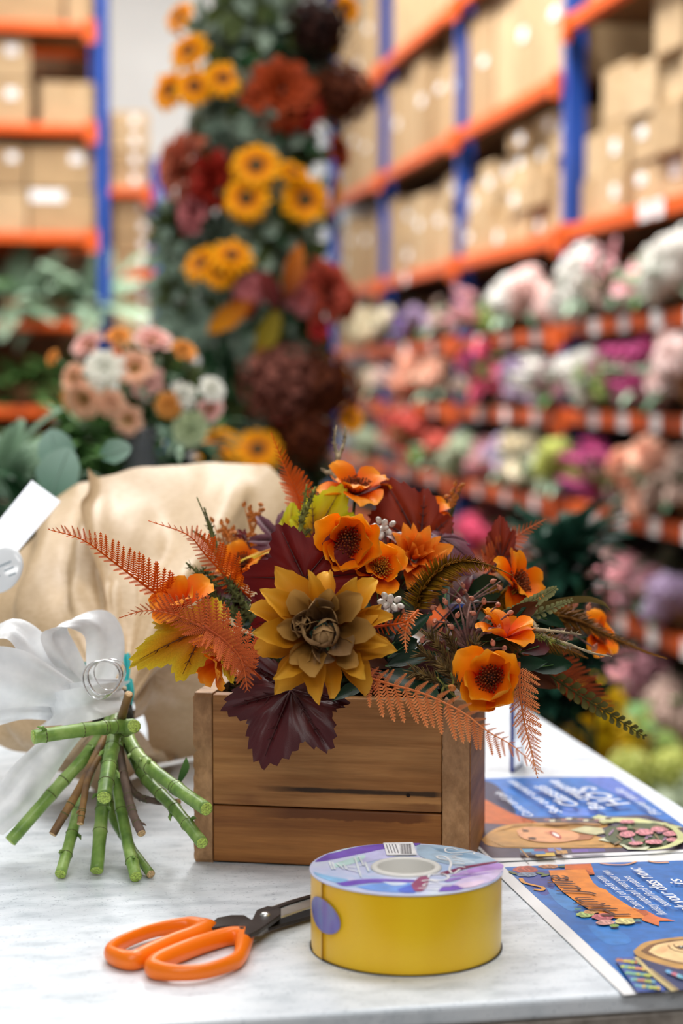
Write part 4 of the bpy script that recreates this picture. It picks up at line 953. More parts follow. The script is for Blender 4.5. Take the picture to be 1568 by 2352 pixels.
pr.ell(650, 526, 50, 18, (176, 78, 66), .5); pr.ell(652, 524, 30, 9, (244, 238, 232), .5); pr.ell(436, 496, 24, 8, (70, 46, 36), .1); pr.ell(486, 550, 26, 9, (66, 42, 34), .1); pr.line([(410, 480), (420, 492), (418, 506)], .0009, (120, 80, 46)); pr.line([(455, 540), (462, 552), (462, 564)], .0009, (120, 80, 46))
pr.poly([(755, 490), (860, 462), (985, 476), (1010, 510), (940, 524), (850, 512)], (206, 202, 160)); pr.poly([(912, 398), (960, 380), (1050, 400), (1250, 405), (1430, 440), (1568, 470), (1500, 480), (1300, 440), (1080, 430), (1000, 450)], (204, 208, 152))
pr.poly([(955, 560), (1010, 540), (1130, 590), (1330, 612), (1300, 634), (1170, 630), (1110, 592)], (208, 212, 182))
pr.ell(1270, 525, 270, 88, (74, 92, 62), .02, 40, .08, 4)
for k in range(46): pr.ell(1270 + 230*rr3.uniform(-1, 1), 525 + 66*rr3.uniform(-1, 1), 30, 8, [(100, 120, 80), (50, 70, 48), (130, 110, 80), (150, 120, 150)][k % 4], rr3.uniform(-1, 1), 10)
for k, (x, y, rx, ry) in enumerate(((1165, 520, 54, 22), (1290, 505, 64, 20), (1395, 485, 62, 17), (1362, 575, 62, 16), (1482, 515, 62, 17), (1165, 428, 54, 12), (1228, 585, 50, 12), (1490, 560, 46, 14), (1130, 480, 40, 12))): pr.rose(x, y, rx, ry, (226, 146, 156), k)
pr.line([(1430, 436), (1530, 500), (1552, 560), (1450, 612), (1310, 632)], .006, (206, 210, 150), 30, .5)
for k, (x, y, w, cl) in enumerate(((450, 640, 60, (90, 160, 196)), (560, 640, 70, (150, 70, 96)), (640, 632, 50, (120, 130, 190)), (570, 668, 70, (214, 180, 70)), (520, 655, 50, (60, 120, 180)), (690, 650, 40, (196, 150, 90)), (820, 640, 60, (110, 90, 170)), (940, 636, 60, (84, 84, 150)))): pr.poly([(x - w, y - 12), (x + w, y - 14), (x + w + 10, y + 8), (x - w + 12, y + 12)], cl)
pr.line([(395, 622), (430, 660), (455, 690)], .0014, (170, 130, 80)); pr.line([(640, 622), (690, 650), (710, 668)], .0014, (170, 130, 80))
for k in range(12): pr.ell(590 + 40*k, 415 + 8*math.sin(k), 26, 9, [(150, 110, 110), (210, 206, 180), (90, 84, 70)][k % 3], 0, 12, .2, k)
SW = (214, 222, 236)
text_on(pr, "HO'S", (1190, 300), (905, 175), .020, SW, 0, .02); text_on(pr, "Be creative", (1010, 338), (660, 130), .011, SW, .1, .02); text_on(pr, "Classes", (835, 312), (565, 170), .014, SW, .1, .02)
text_on(pr, "See our courses", (705, 365), (350, 130), .009, SW, .1, .02); text_on(pr, "Come and join", (500, 390), (260, 215), .008, SW, .1, .01); text_on(pr, "Flower studio", (1415, 375), (1120, 190), .008, SW, .1, .01)
part('printed_picture', pr.mb.mesh('printed_picture', pr.mats, False), fly2, label='printed picture of a woman holding a bouquet')

# ------------------------------------------------------------------ the ribbon reel
RR = 0.0569; RH = 0.0468; RC = Vector(((932 - 784)/FPX*1.061, 1.061/math.cos(0) , TABLE)); 
rc0 = G(932, 2243.8, TABLE); RC = Vector((rc0.x*1.055, rc0.y + RR, TABLE))
reel = thing('ribbon_reel', 'reel of yellow florist ribbon with a purple and blue printed top, beside the scissors', 'ribbon reel', RC)
m, nt = newmat('yellow_ribbon'); f = tnoise(nt, 30, 2, coords(nt, 'Object', (1, 1, .2))); pz = finish(nt, ramp(nt, [(.3, (240, 190, 10)), (.7, (246, 202, 26))], f).outputs[0], .33, spec=.6, sheen=.1); M_yrib = m
m, nt = newmat('reel_label'); f = tnoise(nt, 26, 3, coords(nt), .5, 1.5); finish(nt, ramp(nt, [(.3, (170, 196, 232)), (.5, (204, 208, 238)), (.7, (214, 226, 236))], f).outputs[0], .3); M_rlab = m
M_core = plain('reel_core', (222, 220, 214), .5)
b = MB(); b.lathe([(RR - .0006, .0008), (RR - .0004, .004), (RR - .0002, RH*.5), (RR - .0004, RH - .003), (RR - .0006, RH - .0006)], 96); part('ribbon', b.mesh('ribbon', M_yrib), reel, T(*RC), label='wound yellow satin ribbon')
def flange(name, z0, z1, mat):
    b = MB(); b.lathe([(.0205, z0), (RR + .0004, z0), (RR + .0004, z1), (.0205, z1), (.0205, z0)], 96); me = b.mesh(name, mat, False); return me
part('flange', flange('flange', RH - .0006, RH, M_rlab), reel, T(*RC), label='printed top disc of the reel'); part('flange', flange('flange', .0001, .0008, plain('flange_card', (70, 62, 52), .7)), reel, T(*RC))
b = MB(); b.lathe([(.0166, .001), (.0166, RH + .0006), (.0176, RH + .0016), (.0200, RH + .0014), (.0212, RH + .0004), (.0205, RH - .001), (.0205, .001)], 64); b.lathe([(.0166, RH*.62), (.0150, RH*.60), (.0150, RH*.56), (.0166, RH*.55)], 64)
part('core', b.mesh('core', M_core), reel, T(*RC), label='white cardboard core')
RZT = TABLE + RH
pr = Print(RZT + .00005, crop(700, 1920, 3.409)); pr.step = .00002
PU, BL_, LI = (112, 78, 184), (112, 156, 228), (206, 192, 232)
def inside(pts):
    out = []
    for x, y in pts:
        p = G(700 + x/3.409, 1920 + y/3.409, RZT); d = Vector((p.x - RC.x, p.y - RC.y)); L = d.length
        if L > RR - .0006: d *= (RR - .0006)/L
        if L < .0215: d *= .0215/max(L, .001)
        out.append((d.x, d.y))
    return out
pr.conv = lambda x, y, z: Vector((RC.x + x, RC.y + y, z))
for pts, cl in (([(80, 190), (200, 130), (420, 82), (622, 58), (626, 105), (430, 142), (230, 184), (90, 205)], PU), ([(150, 140), (300, 98), (450, 66), (560, 56), (420, 84), (260, 124)], (198, 224, 212)), ([(470, 135), (640, 105), (700, 160), (560, 190), (440, 215)], (196, 196, 236)),
                ([(230, 215), (460, 150), (430, 200), (240, 250)], (190, 222, 220)), ([(60, 280), (200, 318), (340, 345), (240, 366), (100, 316)], (136, 188, 230)), ([(240, 372), (380, 348), (520, 338), (700, 340), (850, 346), (862, 362), (700, 366), (500, 372), (320, 394)], PU),
                ([(400, 398), (600, 372), (830, 372), (852, 440), (700, 446), (500, 426)], BL_), ([(720, 420), (840, 385), (862, 425), (860, 448), (760, 448)], (74, 104, 208)), ([(600, 362), (760, 366), (800, 376), (700, 390)], (206, 220, 240)),
                ([(870, 72), (1100, 72), (1300, 112), (1492, 200), (1250, 236), (1080, 215), (900, 160)], (164, 190, 212)), ([(980, 90), (1180, 120), (1380, 170), (1300, 180), (1100, 140)], (128, 162, 190)), ([(1000, 150), (1200, 170), (1330, 210), (1180, 215)], (196, 214, 230)),
                ([(1055, 292), (1250, 240), (1492, 203), (1482, 214), (1280, 254), (1090, 308)], (134, 48, 92)), ([(1120, 322), (1280, 264), (1520, 216), (1545, 262), (1300, 302)], (182, 142, 214)), ([(1150, 390), (1300, 304), (1545, 266), (1540, 292), (1450, 362), (1232, 412)], (214, 198, 234)), ([(1090, 345), (1300, 308), (1500, 284), (1300, 322), (1120, 362)], (160, 128, 206)),
                ([(832, 385), (900, 322), (970, 332), (940, 422), (862, 436)], (152, 66, 108)), ([(1040, 440), (1095, 392), (1180, 392), (1244, 412), (1180, 430)], (118, 84, 186)), ([(850, 60), (905, 62), (868, 80)], PU), ([(1180, 385), (1400, 350), (1350, 395), (1244, 412)], (228, 204, 228))):
    pr.poly(inside(pts), cl, 36)
k3 = lambda pts: [((G(960 + x/7.84, 1930 + y/7.84, RZT) - RC).x, (G(960 + x/7.84, 1930 + y/7.84, RZT) - RC).y) for x, y in pts]
SWH = (246, 246, 250)
for pts, w in (([(720, 185), (600, 150), (510, 155), (482, 190), (530, 228), (640, 240), (780, 232), (1000, 212)], .0011), ([(1000, 232), (1014, 262)], .0012), ([(575, 292), (700, 274), (800, 268)], .001), ([(690, 300), (618, 322), (710, 338), (800, 356)], .001), ([(540, 374), (430, 356), (345, 326), (350, 300), (440, 298), (515, 326), (572, 382), (592, 445), (566, 520), (572, 572), (640, 615), (752, 530)], .0014),
               ([(640, 372), (750, 382), (830, 398)], .0009), ([(620, 440), (740, 438), (842, 448)], .0012), ([(655, 480), (760, 492), (850, 506)], .0012), ([(850, 560), (866, 566)], .0016), ([(690, 620), (780, 600), (900, 615)], .0007),
               ([(0, 662), (200, 640), (400, 620), (490, 636), (546, 672), (520, 712), (420, 736), (200, 726)], .0016), ([(215, 590), (200, 650), (182, 690)], .0013), ([(60, 752), (200, 738), (370, 770)], .0016), ([(80, 842), (150, 802), (350, 800), (600, 822)], .0012), ([(100, 852), (345, 846), (600, 842)], .0010), ([(0, 886), (200, 892), (380, 902)], .0012)):
    pr.line(k3(pts), w, SWH)
k2 = lambda pts: inside(pts)
for pts in ([(190, 210), (215, 270)], [(215, 215), (235, 270)], [(250, 225), (300, 265)], [(300, 230), (330, 270)], [(330, 250), (400, 255)], [(390, 180), (440, 330)], [(420, 165), (460, 240)], [(400, 240), (500, 235)], [(470, 215), (500, 290)], [(310, 265), (420, 290)]): pr.line(k2(pts), .0011, (228, 236, 246), 6)
pr.poly(k2([(612, 66), (845, 58), (878, 160), (640, 162)]), (240, 240, 244))
for k in range(13):
    x = 742 + 7*k; pr.poly(k2([(x, 76), (x + (4.5 if k % 3 else 2.5), 76), (x + (4.5 if k % 3 else 2.5) + 9, 154), (x + 9, 154)]), (60, 58, 66))
for k in range(4): pr.line(k2([(636 + 24*k, 80), (660 + 24*k, 148)]), .0006, (120, 120, 130), 4)
part('printed_label', pr.mb.mesh('printed_label', pr.mats, False), reel, label='swirled purple and blue print with white script')
def on_reel(px, rr=0.0):  # angle on the reel's near side under a pixel column
    return math.asin(max(-.999, min(.999, ((px - 784)/FPX*RC.y - RC.x)/(RR + .0002))))
b = MB(); aA, aB = on_reel(717), on_reel(742); rows = []
for i in range(9):
    q = aA + (aB - aA)*i/8; r_ = RR + .0001 + (.0010 if i == 8 else .0003*i/8); rows.append([RC + Vector((r_*math.sin(q), -r_*math.cos(q), z)) for z in (.001, RH*.5, RH - .0008)])
b.grid([r[::-1] for r in rows]); part('ribbon_end', b.mesh('ribbon_end', M_yrib), reel, label='loose end of the yellow ribbon')
m, nt = newmat('seal_sticker'); f = tnoise(nt, 60, 3, coords(nt, 'Object', (1, 1, .3)), .5, 1); finish(nt, ramp(nt, [(.35, (84, 92, 168)), (.55, (128, 132, 200)), (.75, (120, 176, 206))], f).outputs[0], .25); M_seal = m
b = MB(); rows = []; ac = on_reel(744); zc = RH*.585
for i in range(8):
    q = i/7; rows.append([RC + Vector(((RR + .0012)*math.sin(ac + q*.0125/RR*1.25*math.cos(a) + .0022/RR*q*math.sin(-a)), -(RR + .0012)*math.cos(ac + q*.0125/RR*1.25*math.cos(a) + .0022/RR*q*math.sin(-a)), zc + q*.0098*math.sin(a))) for a in [2*math.pi*k/28 for k in range(28)]])
b.grid(rows, None, True); part('seal', b.mesh('seal', M_seal), reel, label='oval blue sticker holding the ribbon end')

# ------------------------------------------------------------------ the florist scissors
sc = lambda x, y, z: G(200 + x/2.8, 1900 + y/2.8, TABLE + z)
M_orangeh = plain('orange_vinyl', (250, 122, 14), .32, spec=.5); M_dsteel = plain('dark_steel', (60, 56, 56), .38, 60, .2, metal=.7); M_steel = plain('bright_steel', (206, 208, 206), .28, 40, .1, metal=.85)
snip = thing('scissors', 'florist scissors with orange loop handles, blades tucked behind the yellow ribbon reel', 'scissors', sc(700, 750, 0))
def loop_handle(pts, rads, zc):
    path = [sc(x, y, zc) for x, y in pts]; N = 64; q = smooth(path + [path[0]], N)[:-1]; rows = []
    for i, p in enumerate(q):
        d = (q[(i+1) % N] - q[i-1]); s_ = Vector((-d.y, d.x, 0)).normalized(); f = i/N*len(pts); a = int(f) % len(pts); r0 = rads[a] + (rads[(a+1) % len(pts)] - rads[a])*(f - int(f))
        rows.append([p + s_*(r0*math.cos(t)) + ZV*(min(.0058, r0*1.4)*math.sin(t)) for t in [2*math.pi*k/12 for k in range(12)]])
    b = MB(); b.grid(rows + [rows[0]], None, True); return b
h1 = loop_handle([(770, 650), (640, 632), (440, 660), (260, 724), (150, 796), (190, 838), (300, 856), (400, 812), (560, 742), (690, 694)], [.0068, .0038, .0033, .0033, .0036, .0040, .0054, .0060, .0058, .0062], .0058)
h1.box(.001, .001, .001, T(*sc(770, 655, .0058)))
part('handle', h1.mesh('handle', M_orangeh), snip, label='orange loop handle farther from the viewer')
h2 = loop_handle([(1015, 700), (900, 704), (690, 768), (490, 850), (425, 900), (470, 925), (600, 938), (760, 925), (920, 876), (985, 825)], [.0058, .0048, .0055, .0058, .0054, .0038, .0033, .0033, .0034, .0040], .0058)
part('handle', h2.mesh('handle', M_orangeh), snip, label='orange loop handle nearer the viewer')
def plate(name, pts, z0, z1, mat, bev=.0005):
    bm = bmesh.new(); lo = [bm.verts.new(sc(x, y, z0)) for x, y in pts]; f = bm.faces.new(lo)
    if f.normal.z == 0: f.normal_update()
    e = bmesh.ops.extrude_face_region(bm, geom=[f]); up = [v for v in e['geom'] if isinstance(v, bmesh.types.BMVert)]
    bmesh.ops.translate(bm, verts=up, vec=(0, 0, z1 - z0)); bmesh.ops.recalc_face_normals(bm, faces=bm.faces)
    bmesh.ops.bevel(bm, geom=list(bm.edges), offset=bev, segments=1, affect='EDGES')
    me = bpy.data.meshes.new(name); bm.to_mesh(me); bm.free(); me.materials.append(mat); return me
part('tang', plate('tang', [(770, 690), (800, 650), (835, 622), (925, 604), (1012, 604), (1060, 635), (1140, 632), (1180, 600), (1240, 598), (1180, 645), (1050, 668), (960, 672), (880, 676)], .0045, .0085, M_dsteel), snip)
part('tang', plate('tang', [(1000, 720), (1010, 690), (960, 668), (990, 640), (1060, 622), (1090, 560), (1160, 536), (1245, 548), (1245, 592), (1180, 640), (1110, 690), (1050, 720)], .0085, .0115, M_dsteel), snip)
part('blade', plate('blade', [(1150, 640), (1250, 596), (1500, 525), (1720, 468), (1790, 448), (1740, 486), (1500, 570), (1250, 645), (1165, 668)], .0030, .0050, M_dsteel, .0003), snip, label='lower dark blade')
part('blade', plate('blade', [(1150, 536), (1300, 484), (1500, 428), (1740, 372), (1800, 366), (1740, 400), (1500, 500), (1245, 590), (1240, 550)], .0090, .0106, M_steel, .0003), snip, label='upper bright blade')
part('blade_back', plate('blade_back', [(1140, 540), (1300, 482), (1500, 424), (1740, 368), (1740, 376), (1500, 438), (1300, 500), (1180, 545)], .0106, .0116, M_dsteel, .0003), snip)
b = MB(); b.lathe([(0, .0018), (.0020, .0016), (.0030, .0006), (.0032, 0), (.0032, -.001)], 20); part('pivot', b.mesh('pivot', M_steel), snip, T(*sc(1145, 564, .0115)), label='bright pivot rivet')

# ------------------------------------------------------------------ the clear acrylic stand behind the planter
m, nt = newmat('clear_acrylic'); finish(nt, (236, 240, 250), .03, trans=.97, ior=1.2); M_acr = m; M_acre = plain('acrylic_edge', (40, 62, 150), .2)
a0, a1 = G(1175, 1775, TABLE), G(1198, 1755, TABLE); ad = (a1 - a0); al = ad.length; ad.normalize(); ay = ZV.cross(ad)
acr = thing('acrylic_stand', 'clear acrylic stand with blue edges on the counter behind the planter, ferns hanging before it', 'stand', a0 + ad*al/2)
AB = basis(a0, ad, ay, ZV)
part('panel', bevbox('panel', al, .003, .10, .0004, M_acr, 1), acr, AB @ T(al/2, 0, .05))
part('edge', bevbox('edge', .0024, .0034, .10, .0003, M_acre, 1), acr, AB @ T(.0002, 0, .0505)); part('edge', bevbox('edge', .0012, .0032, .10, .0003, M_acre, 1), acr, AB @ T(al, 0, .0505)); part('edge', bevbox('edge', al, .0032, .0014, .0003, M_acre, 1), acr, AB @ T(al/2, 0, .0012))

# ------------------------------------------------------------------ the kraft-wrapped bouquet
m, nt = newmat('kraft_paper'); f = tnoise(nt, 160, 4, coords(nt, 'Object', (1, 1, 3))); g = tnoise(nt, 12, 2, coords(nt))
c = ramp(nt, [(.3, (186, 157, 120)), (.7, (204, 178, 142))], f).outputs[0]; finish(nt, c, .48, bump=g, bstr=.1, bdist=.002, transl=.12); M_kraft = m
m, nt = newmat('satin_ribbon'); f = tnoise(nt, 90, 2, coords(nt)); finish(nt, ramp(nt, [(.3, (232, 234, 236)), (.7, (246, 247, 248))], f).outputs[0], .3, transl=.2, spec=.6); M_satin = m
bq = thing('wrapped_bouquet', 'kraft paper wrapped bouquet lying on the counter with its stems toward the viewer', 'bouquet', G(250, 1960, TABLE))
def cone_sheet(name, rim, neck, bulge, folds, seed, nu=22, nv=72, tuck=0.0):
    rm = smooth([P(*p) for p in rim], nv); nk = smooth([P(*p) for p in neck], nv); rows = []
    ax0 = sum(nk, Vector())/len(nk); ax1 = Vector((ax0.x + .01, 1.66, TABLE + .135))
    for i in range(nu + 1):
        t = i/nu; row = []
        for j in range(nv + 1):
            p = nk[j].lerp(rm[j], t); o = p - ax0.lerp(ax1, t); o.y *= .2; o.normalize()
            jj = min(1, max(0, (j/nv - .42)/.3)); w = (bulge*(1 - jj) - tuck*jj)*math.sin(math.pi*t**.8)
            n1 = noise.noise(Vector((j/nv*folds, t*1.6, seed))) ; n2 = noise.noise(Vector((j/nv*folds*2.7 + t*2, t*4.5, seed + 7)))
            w += .016*n1*math.sin(math.pi*min(1, t*1.1)) + .0045*(abs(n2)*2 - .5)*(1 - t*.5)*min(1, t*5) + .016*(abs(noise.noise(Vector((j/nv*3.1 + t*1.7, t*2.3 - j/nv, seed + 3))))*2 - .4)*min(1, t*3) + .0020*abs(math.sin(j/nv*folds*3.1 + t*2))*(1 - t)*min(1, t*4)
            q = p + o*w; q.z = max(q.z, TABLE + .0015 + .0006*(seed % 3))
            row.append(q)
        rows.append(row)
    b = MB(); b.grid(rows); me = b.mesh(name, M_kraft); return me
part('wrapping_sheet', cone_sheet('wrapping_sheet', [(330, 1078, 1.72), (240, 1090, 1.71), (205, 1102, 1.70), (150, 1132, 1.68), (95, 1182, 1.66), (40, 1290, 1.62), (6, 1400, 1.58), (-40, 1520, 1.54), (-50, 1640, 1.50), (0, 1715, 1.46), (90, 1745, 1.44)],
     [(285, 1588, 1.385), (272, 1584, 1.385), (260, 1586, 1.38), (247, 1592, 1.375), (236, 1600, 1.37), (226, 1610, 1.365), (218, 1622, 1.36), (212, 1636, 1.355), (210, 1650, 1.35), (214, 1664, 1.345), (224, 1680, 1.34)], .016, 5.0, 3), bq, label='left sheet of kraft paper')
part('wrapping_sheet', cone_sheet('wrapping_sheet', [(196, 1066, 1.60), (215, 1082, 1.62), (250, 1078, 1.635), (330, 1070, 1.66), (420, 1062, 1.68), (500, 1055, 1.69), (590, 1054, 1.69), (632, 1080, 1.68), (665, 1165, 1.66), (690, 1320, 1.64), (682, 1470, 1.61), (650, 1580, 1.62), (590, 1670, 1.62), (480, 1745, 1.60), (340, 1765, 1.55)],
     [(272, 1592, 1.372), (274, 1586, 1.373), (277, 1582, 1.374), (282, 1580, 1.375), (287, 1582, 1.375), (292, 1585, 1.374), (297, 1590, 1.373), (302, 1598, 1.371), (306, 1608, 1.368), (309, 1620, 1.365), (310, 1634, 1.36), (307, 1650, 1.357), (302, 1666, 1.354), (294, 1680, 1.35), (284, 1690, 1.345)], .012, 6.0, 10, tuck=.034), bq, label='overlapping right sheet of kraft paper')
part('wrapping_sheet', cone_sheet('wrapping_sheet', [(420, 1756, 1.58), (340, 1768, 1.54), (260, 1800, 1.49), (180, 1800, 1.47), (110, 1775, 1.45), (50, 1742, 1.45)],
     [(302, 1664, 1.352), (290, 1684, 1.346), (270, 1694, 1.343), (245, 1694, 1.342), (228, 1686, 1.341), (214, 1664, 1.345)], .004, 3.0, 5, 14, 40), bq, label='shaded underside of the kraft wrapping')
def strip(name, path, wid, mat, n=30, parent=bq, label=None, cup=0.0, m_=10):
    """ribbon: path of (px, py, depth); wid of (dx, dy, dd) per path point, the full width vector in the same terms"""
    c_ = smooth([P(*p) for p in path], n); e = smooth([P(p[0] + w[0], p[1] + w[1], p[2] + w[2]) for p, w in zip(path, wid)], n); rows = []
    for i in range(n + 1):
        d = (c_[min(n, i+1)] - c_[max(0, i-1)]); nn = d.cross(e[i] - c_[i]).normalized()
        rows.append([c_[i].lerp(e[i], j/m_ - .5) + nn*(cup*math.sin(math.pi*j/m_) + .0022*noise.noise(Vector((j*.55, i*.16, path[0][0]*.1))) + .0012*math.sin(j*1.1 + i*.12)) for j in range(m_ + 1)])
    for r in rows:
        for v in r: v.z = max(v.z, TABLE + .001)
    b = MB(); b.grid(rows); return part(name, b.mesh(name, mat), parent, label=label)
bow = thing('ribbon_bow', 'large white satin ribbon bow tied round the kraft bouquet', 'bow', P(220, 1600, 1.30))
WD = (52, -30, .030)
strip('ribbon_loop', [(205, 1585, 1.31), (150, 1510, 1.28), (128, 1455, 1.275), (150, 1430, 1.28), (200, 1424, 1.29), (236, 1450, 1.30), (242, 1510, 1.305), (225, 1580, 1.31)], [(40, -5, .01), (64, -14, .02), (56, -24, .03), (70, -36, .032), (84, -38, .03), (84, -24, .02), (86, -6, .01), (60, 0, .004)], M_satin, 44, bow, 'upright white ribbon loop')
strip('ribbon_loop', [(190, 1600, 1.30), (120, 1540, 1.275), (66, 1470, 1.262), (20, 1440, 1.26), (-40, 1470, 1.27), (-80, 1560, 1.29), (-60, 1600, 1.30)], [(20, -30, .006), (44, -50, .014), (50, -42, .024), (36, -44, .03), (40, -50, .03), (20, -60, .02), (0, -60, .01)], M_satin, 40, bow, 'white ribbon loop reaching the photo edge')
strip('ribbon_loop', [(195, 1612, 1.285), (120, 1580, 1.262), (50, 1560, 1.25), (-20, 1560, 1.25), (-80, 1590, 1.26)], [(0, 50, 0), (-8, 90, .004), (-10, 130, .006), (0, 150, .006), (0, 150, .006)], M_satin, 26, bow, None, .004)
strip('ribbon_band', [(84, 1642, 1.31), (112, 1630, 1.262), (170, 1622, 1.245), (235, 1610, 1.25), (285, 1596, 1.275), (300, 1586, 1.31)], [(-6, 66, 0), (-4, 76, 0), (6, 80, 0), (10, 76, 0), (12, 62, 0), (8, 44, 0)], M_satin, 30, bow, 'white ribbon band around the tied stems', .006)
strip('ribbon_band', [(110, 1600, 1.29), (170, 1592, 1.262), (230, 1582, 1.258), (286, 1578, 1.28)], [(0, 40, 0), (4, 46, 0), (6, 46, 0), (6, 40, 0)], M_satin, 20, bow, None, .003)
strip('ribbon_tail', [(190, 1660, 1.29), (130, 1712, 1.275), (70, 1780, 1.262), (20, 1850, 1.25), (-40, 1900, 1.24)], [(40, 20, .01), (70, 30, .014), (90, 34, .014), (90, 32, .012), (90, 36, .01)], M_satin, 24, bow, 'white ribbon tail lying down to the counter', .003)
strip('ribbon_tail', [(120, 1630, 1.285), (50, 1622, 1.265), (-20, 1636, 1.26), (-90, 1660, 1.255)], [(0, 50, 0), (-4, 64, .004), (-8, 70, .004), (-8, 70, .004)], M_satin, 20, bow, 'short white ribbon tail running to the photo edge', .003)
M_turq = plain('turquoise_ribbon', (64, 190, 192), .3, transl=.1)
tq = thing('turquoise_ribbon', 'scrap of turquoise ribbon showing behind the white bow', 'ribbon', P(290, 1540, 1.31))
strip('ribbon_strip', [(290, 1500, 1.335), (292, 1540, 1.325), (286, 1575, 1.32)], [(20, 4, 0), (14, 4, 0), (12, 4, 0)], M_turq, 10, tq); strip('ribbon_strip', [(296, 1560, 1.315), (300, 1590, 1.31), (302, 1620, 1.31)], [(14, -4, 0), (16, -2, 0), (3, 0, 0)], M_turq, 10, tq); strip('ribbon_strip', [(186, 1520, 1.34), (192, 1550, 1.34)], [(22, 0, 0), (14, 0, 0)], M_turq, 6, tq)
m, nt = newmat('clear_plastic'); finish(nt, (240, 240, 242), .04, trans=.92, ior=1.35, spec=.7); M_clear = m
ring = thing('clear_ribbon_coil', 'coil of clear plastic ribbon resting on the white bow', 'ribbon', P(240, 1556, 1.245))
for k, (px, py, d, r0, r1, tl) in enumerate(((240, 1556, 1.238, 40, 8.5, .2), (232, 1560, 1.242, 44, 5, -.1), (252, 1548, 1.240, 36, 4, .5))):
    b = MB(); F = frame(P(px, py, d), (-.2 + tl*.4, -1, .35), (0, 0, 1)); R0 = PX(r0, d); r1 = PX(r1, d); rows = []
    for i in range(48):
        a = 2*math.pi*i/48; c_ = Vector((math.cos(a), math.sin(a), 0)); rows.append([F @ (c_*(R0 + .0006*math.sin(3*a) + r1*.35*math.cos(q)) + Vector((0, 0, r1*math.sin(q)))) for q in [2*math.pi*j/8 for j in range(8)]])
    b.grid(rows + [rows[0]], None, True); part('coil', b.mesh('coil', M_clear), ring)

# ---- card and tag at the left edge
M_card = plain('card_white', (228, 233, 244), .35)
def flat_plate(pts, th):
    q = [P(*p) for p in pts]; nn = (q[1] - q[0]).cross(q[2] - q[0]).normalized()*th; b = MB(); n = len(q); b.poly(q); b.poly([v + nn for v in q][::-1])
    for k in range(n): b.add([q[k], q[(k+1) % n], q[(k+1) % n] + nn, q[k] + nn], [(3, 2, 1, 0)])
    return b
card = thing('gift_card', 'blank white gift card leaning on the kraft bouquet at the photo edge', 'card', P(30, 1190, 1.43))
part('card', flat_plate([(73, 1103, 1.47), (139, 1151, 1.455), (40, 1267, 1.40), (-52, 1384, 1.35), (-118, 1336, 1.365)], .0006).mesh('card', M_card, False), card)
tag_ = thing('oval_tag', 'glossy white oval tag with grey print below the gift card', 'tag', P(5, 1310, 1.36))
F = frame(P(2, 1308, 1.36), (-.1, -1, .35), (.55, 0, 1)); b = MB(); R0 = PX(58, 1.36); b.lathe([(0, .0022), (R0*.8, .0020), (R0*.97, .0010), (R0, 0), (R0*.97, -.0006), (0, -.0006)], 40, SC(.86, 1.0, 1)); part('plate', b.mesh('plate', plain('glossy_white', (238, 242, 246), .12, coat=.5)), tag_, F)
b = MB()
for k, (x, y, w) in enumerate(((.006, .002, .010), (.008, -.003, .008), (.009, -.008, .006), (-.006, .000, .006), (-.006, -.005, .006))): b.box(w, .0013, .0001, F @ RZ(.95) @ T(x*.8, y*1.0, .0022))
part('printed_line', b.mesh('printed_line', plain('grey_ink', (150, 166, 176), .5), False), tag_)

# ---- added dark filler, its colour standing in for the shade inside the tie
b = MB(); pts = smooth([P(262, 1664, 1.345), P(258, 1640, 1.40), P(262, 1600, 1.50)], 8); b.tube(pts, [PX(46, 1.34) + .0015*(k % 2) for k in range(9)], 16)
part('tie_shade_filler', b.mesh('tie_shade_filler', plain('tie_shade', (38, 36, 22), .9, 90, .4)), bq, label='dark filler for the shade inside the tie')
# ---- cut stems
m, nt = newmat('green_stem'); oi = nd(nt, 'ShaderNodeObjectInfo'); f = tnoise(nt, 55, 3, coords(nt)); fine = tnoise(nt, 700, 2, coords(nt))
c = ramp(nt, [(.3, (82, 118, 50)), (.5, (126, 160, 76)), (.75, (176, 202, 122))], f).outputs[0]; hs = nd(nt, 'ShaderNodeHueSaturation'); nt.links.new(c, hs.inputs['Color'])
vv = nd(nt, 'ShaderNodeMath', operation='MULTIPLY_ADD'); nt.links.new(oi.outputs['Random'], vv.inputs[0]); vv.inputs[1].default_value = .35; vv.inputs[2].default_value = .78; nt.links.new(vv.outputs[0], hs.inputs['Value'])
finish(nt, hs.outputs[0], .38, bump=fine, bstr=.15, bdist=.0004); M_gstem = m
m, nt = newmat('brown_stem'); f = tnoise(nt, 40, 3, coords(nt)); finish(nt, ramp(nt, [(.3, (92, 70, 56)), (.5, (140, 104, 62)), (.7, (184, 140, 76))], f).outputs[0], .6); M_bstem = m
m, nt = newmat('grey_twig'); f = tnoise(nt, 60, 3, coords(nt)); finish(nt, ramp(nt, [(.3, (80, 66, 62)), (.7, (132, 108, 94))], f).outputs[0], .7); M_gtwig = m
M_cut = plain('cut_green', (158, 182, 84), .6, 900, .25); M_cutb = plain('cut_wood', (196, 164, 120), .6, 900, .25)
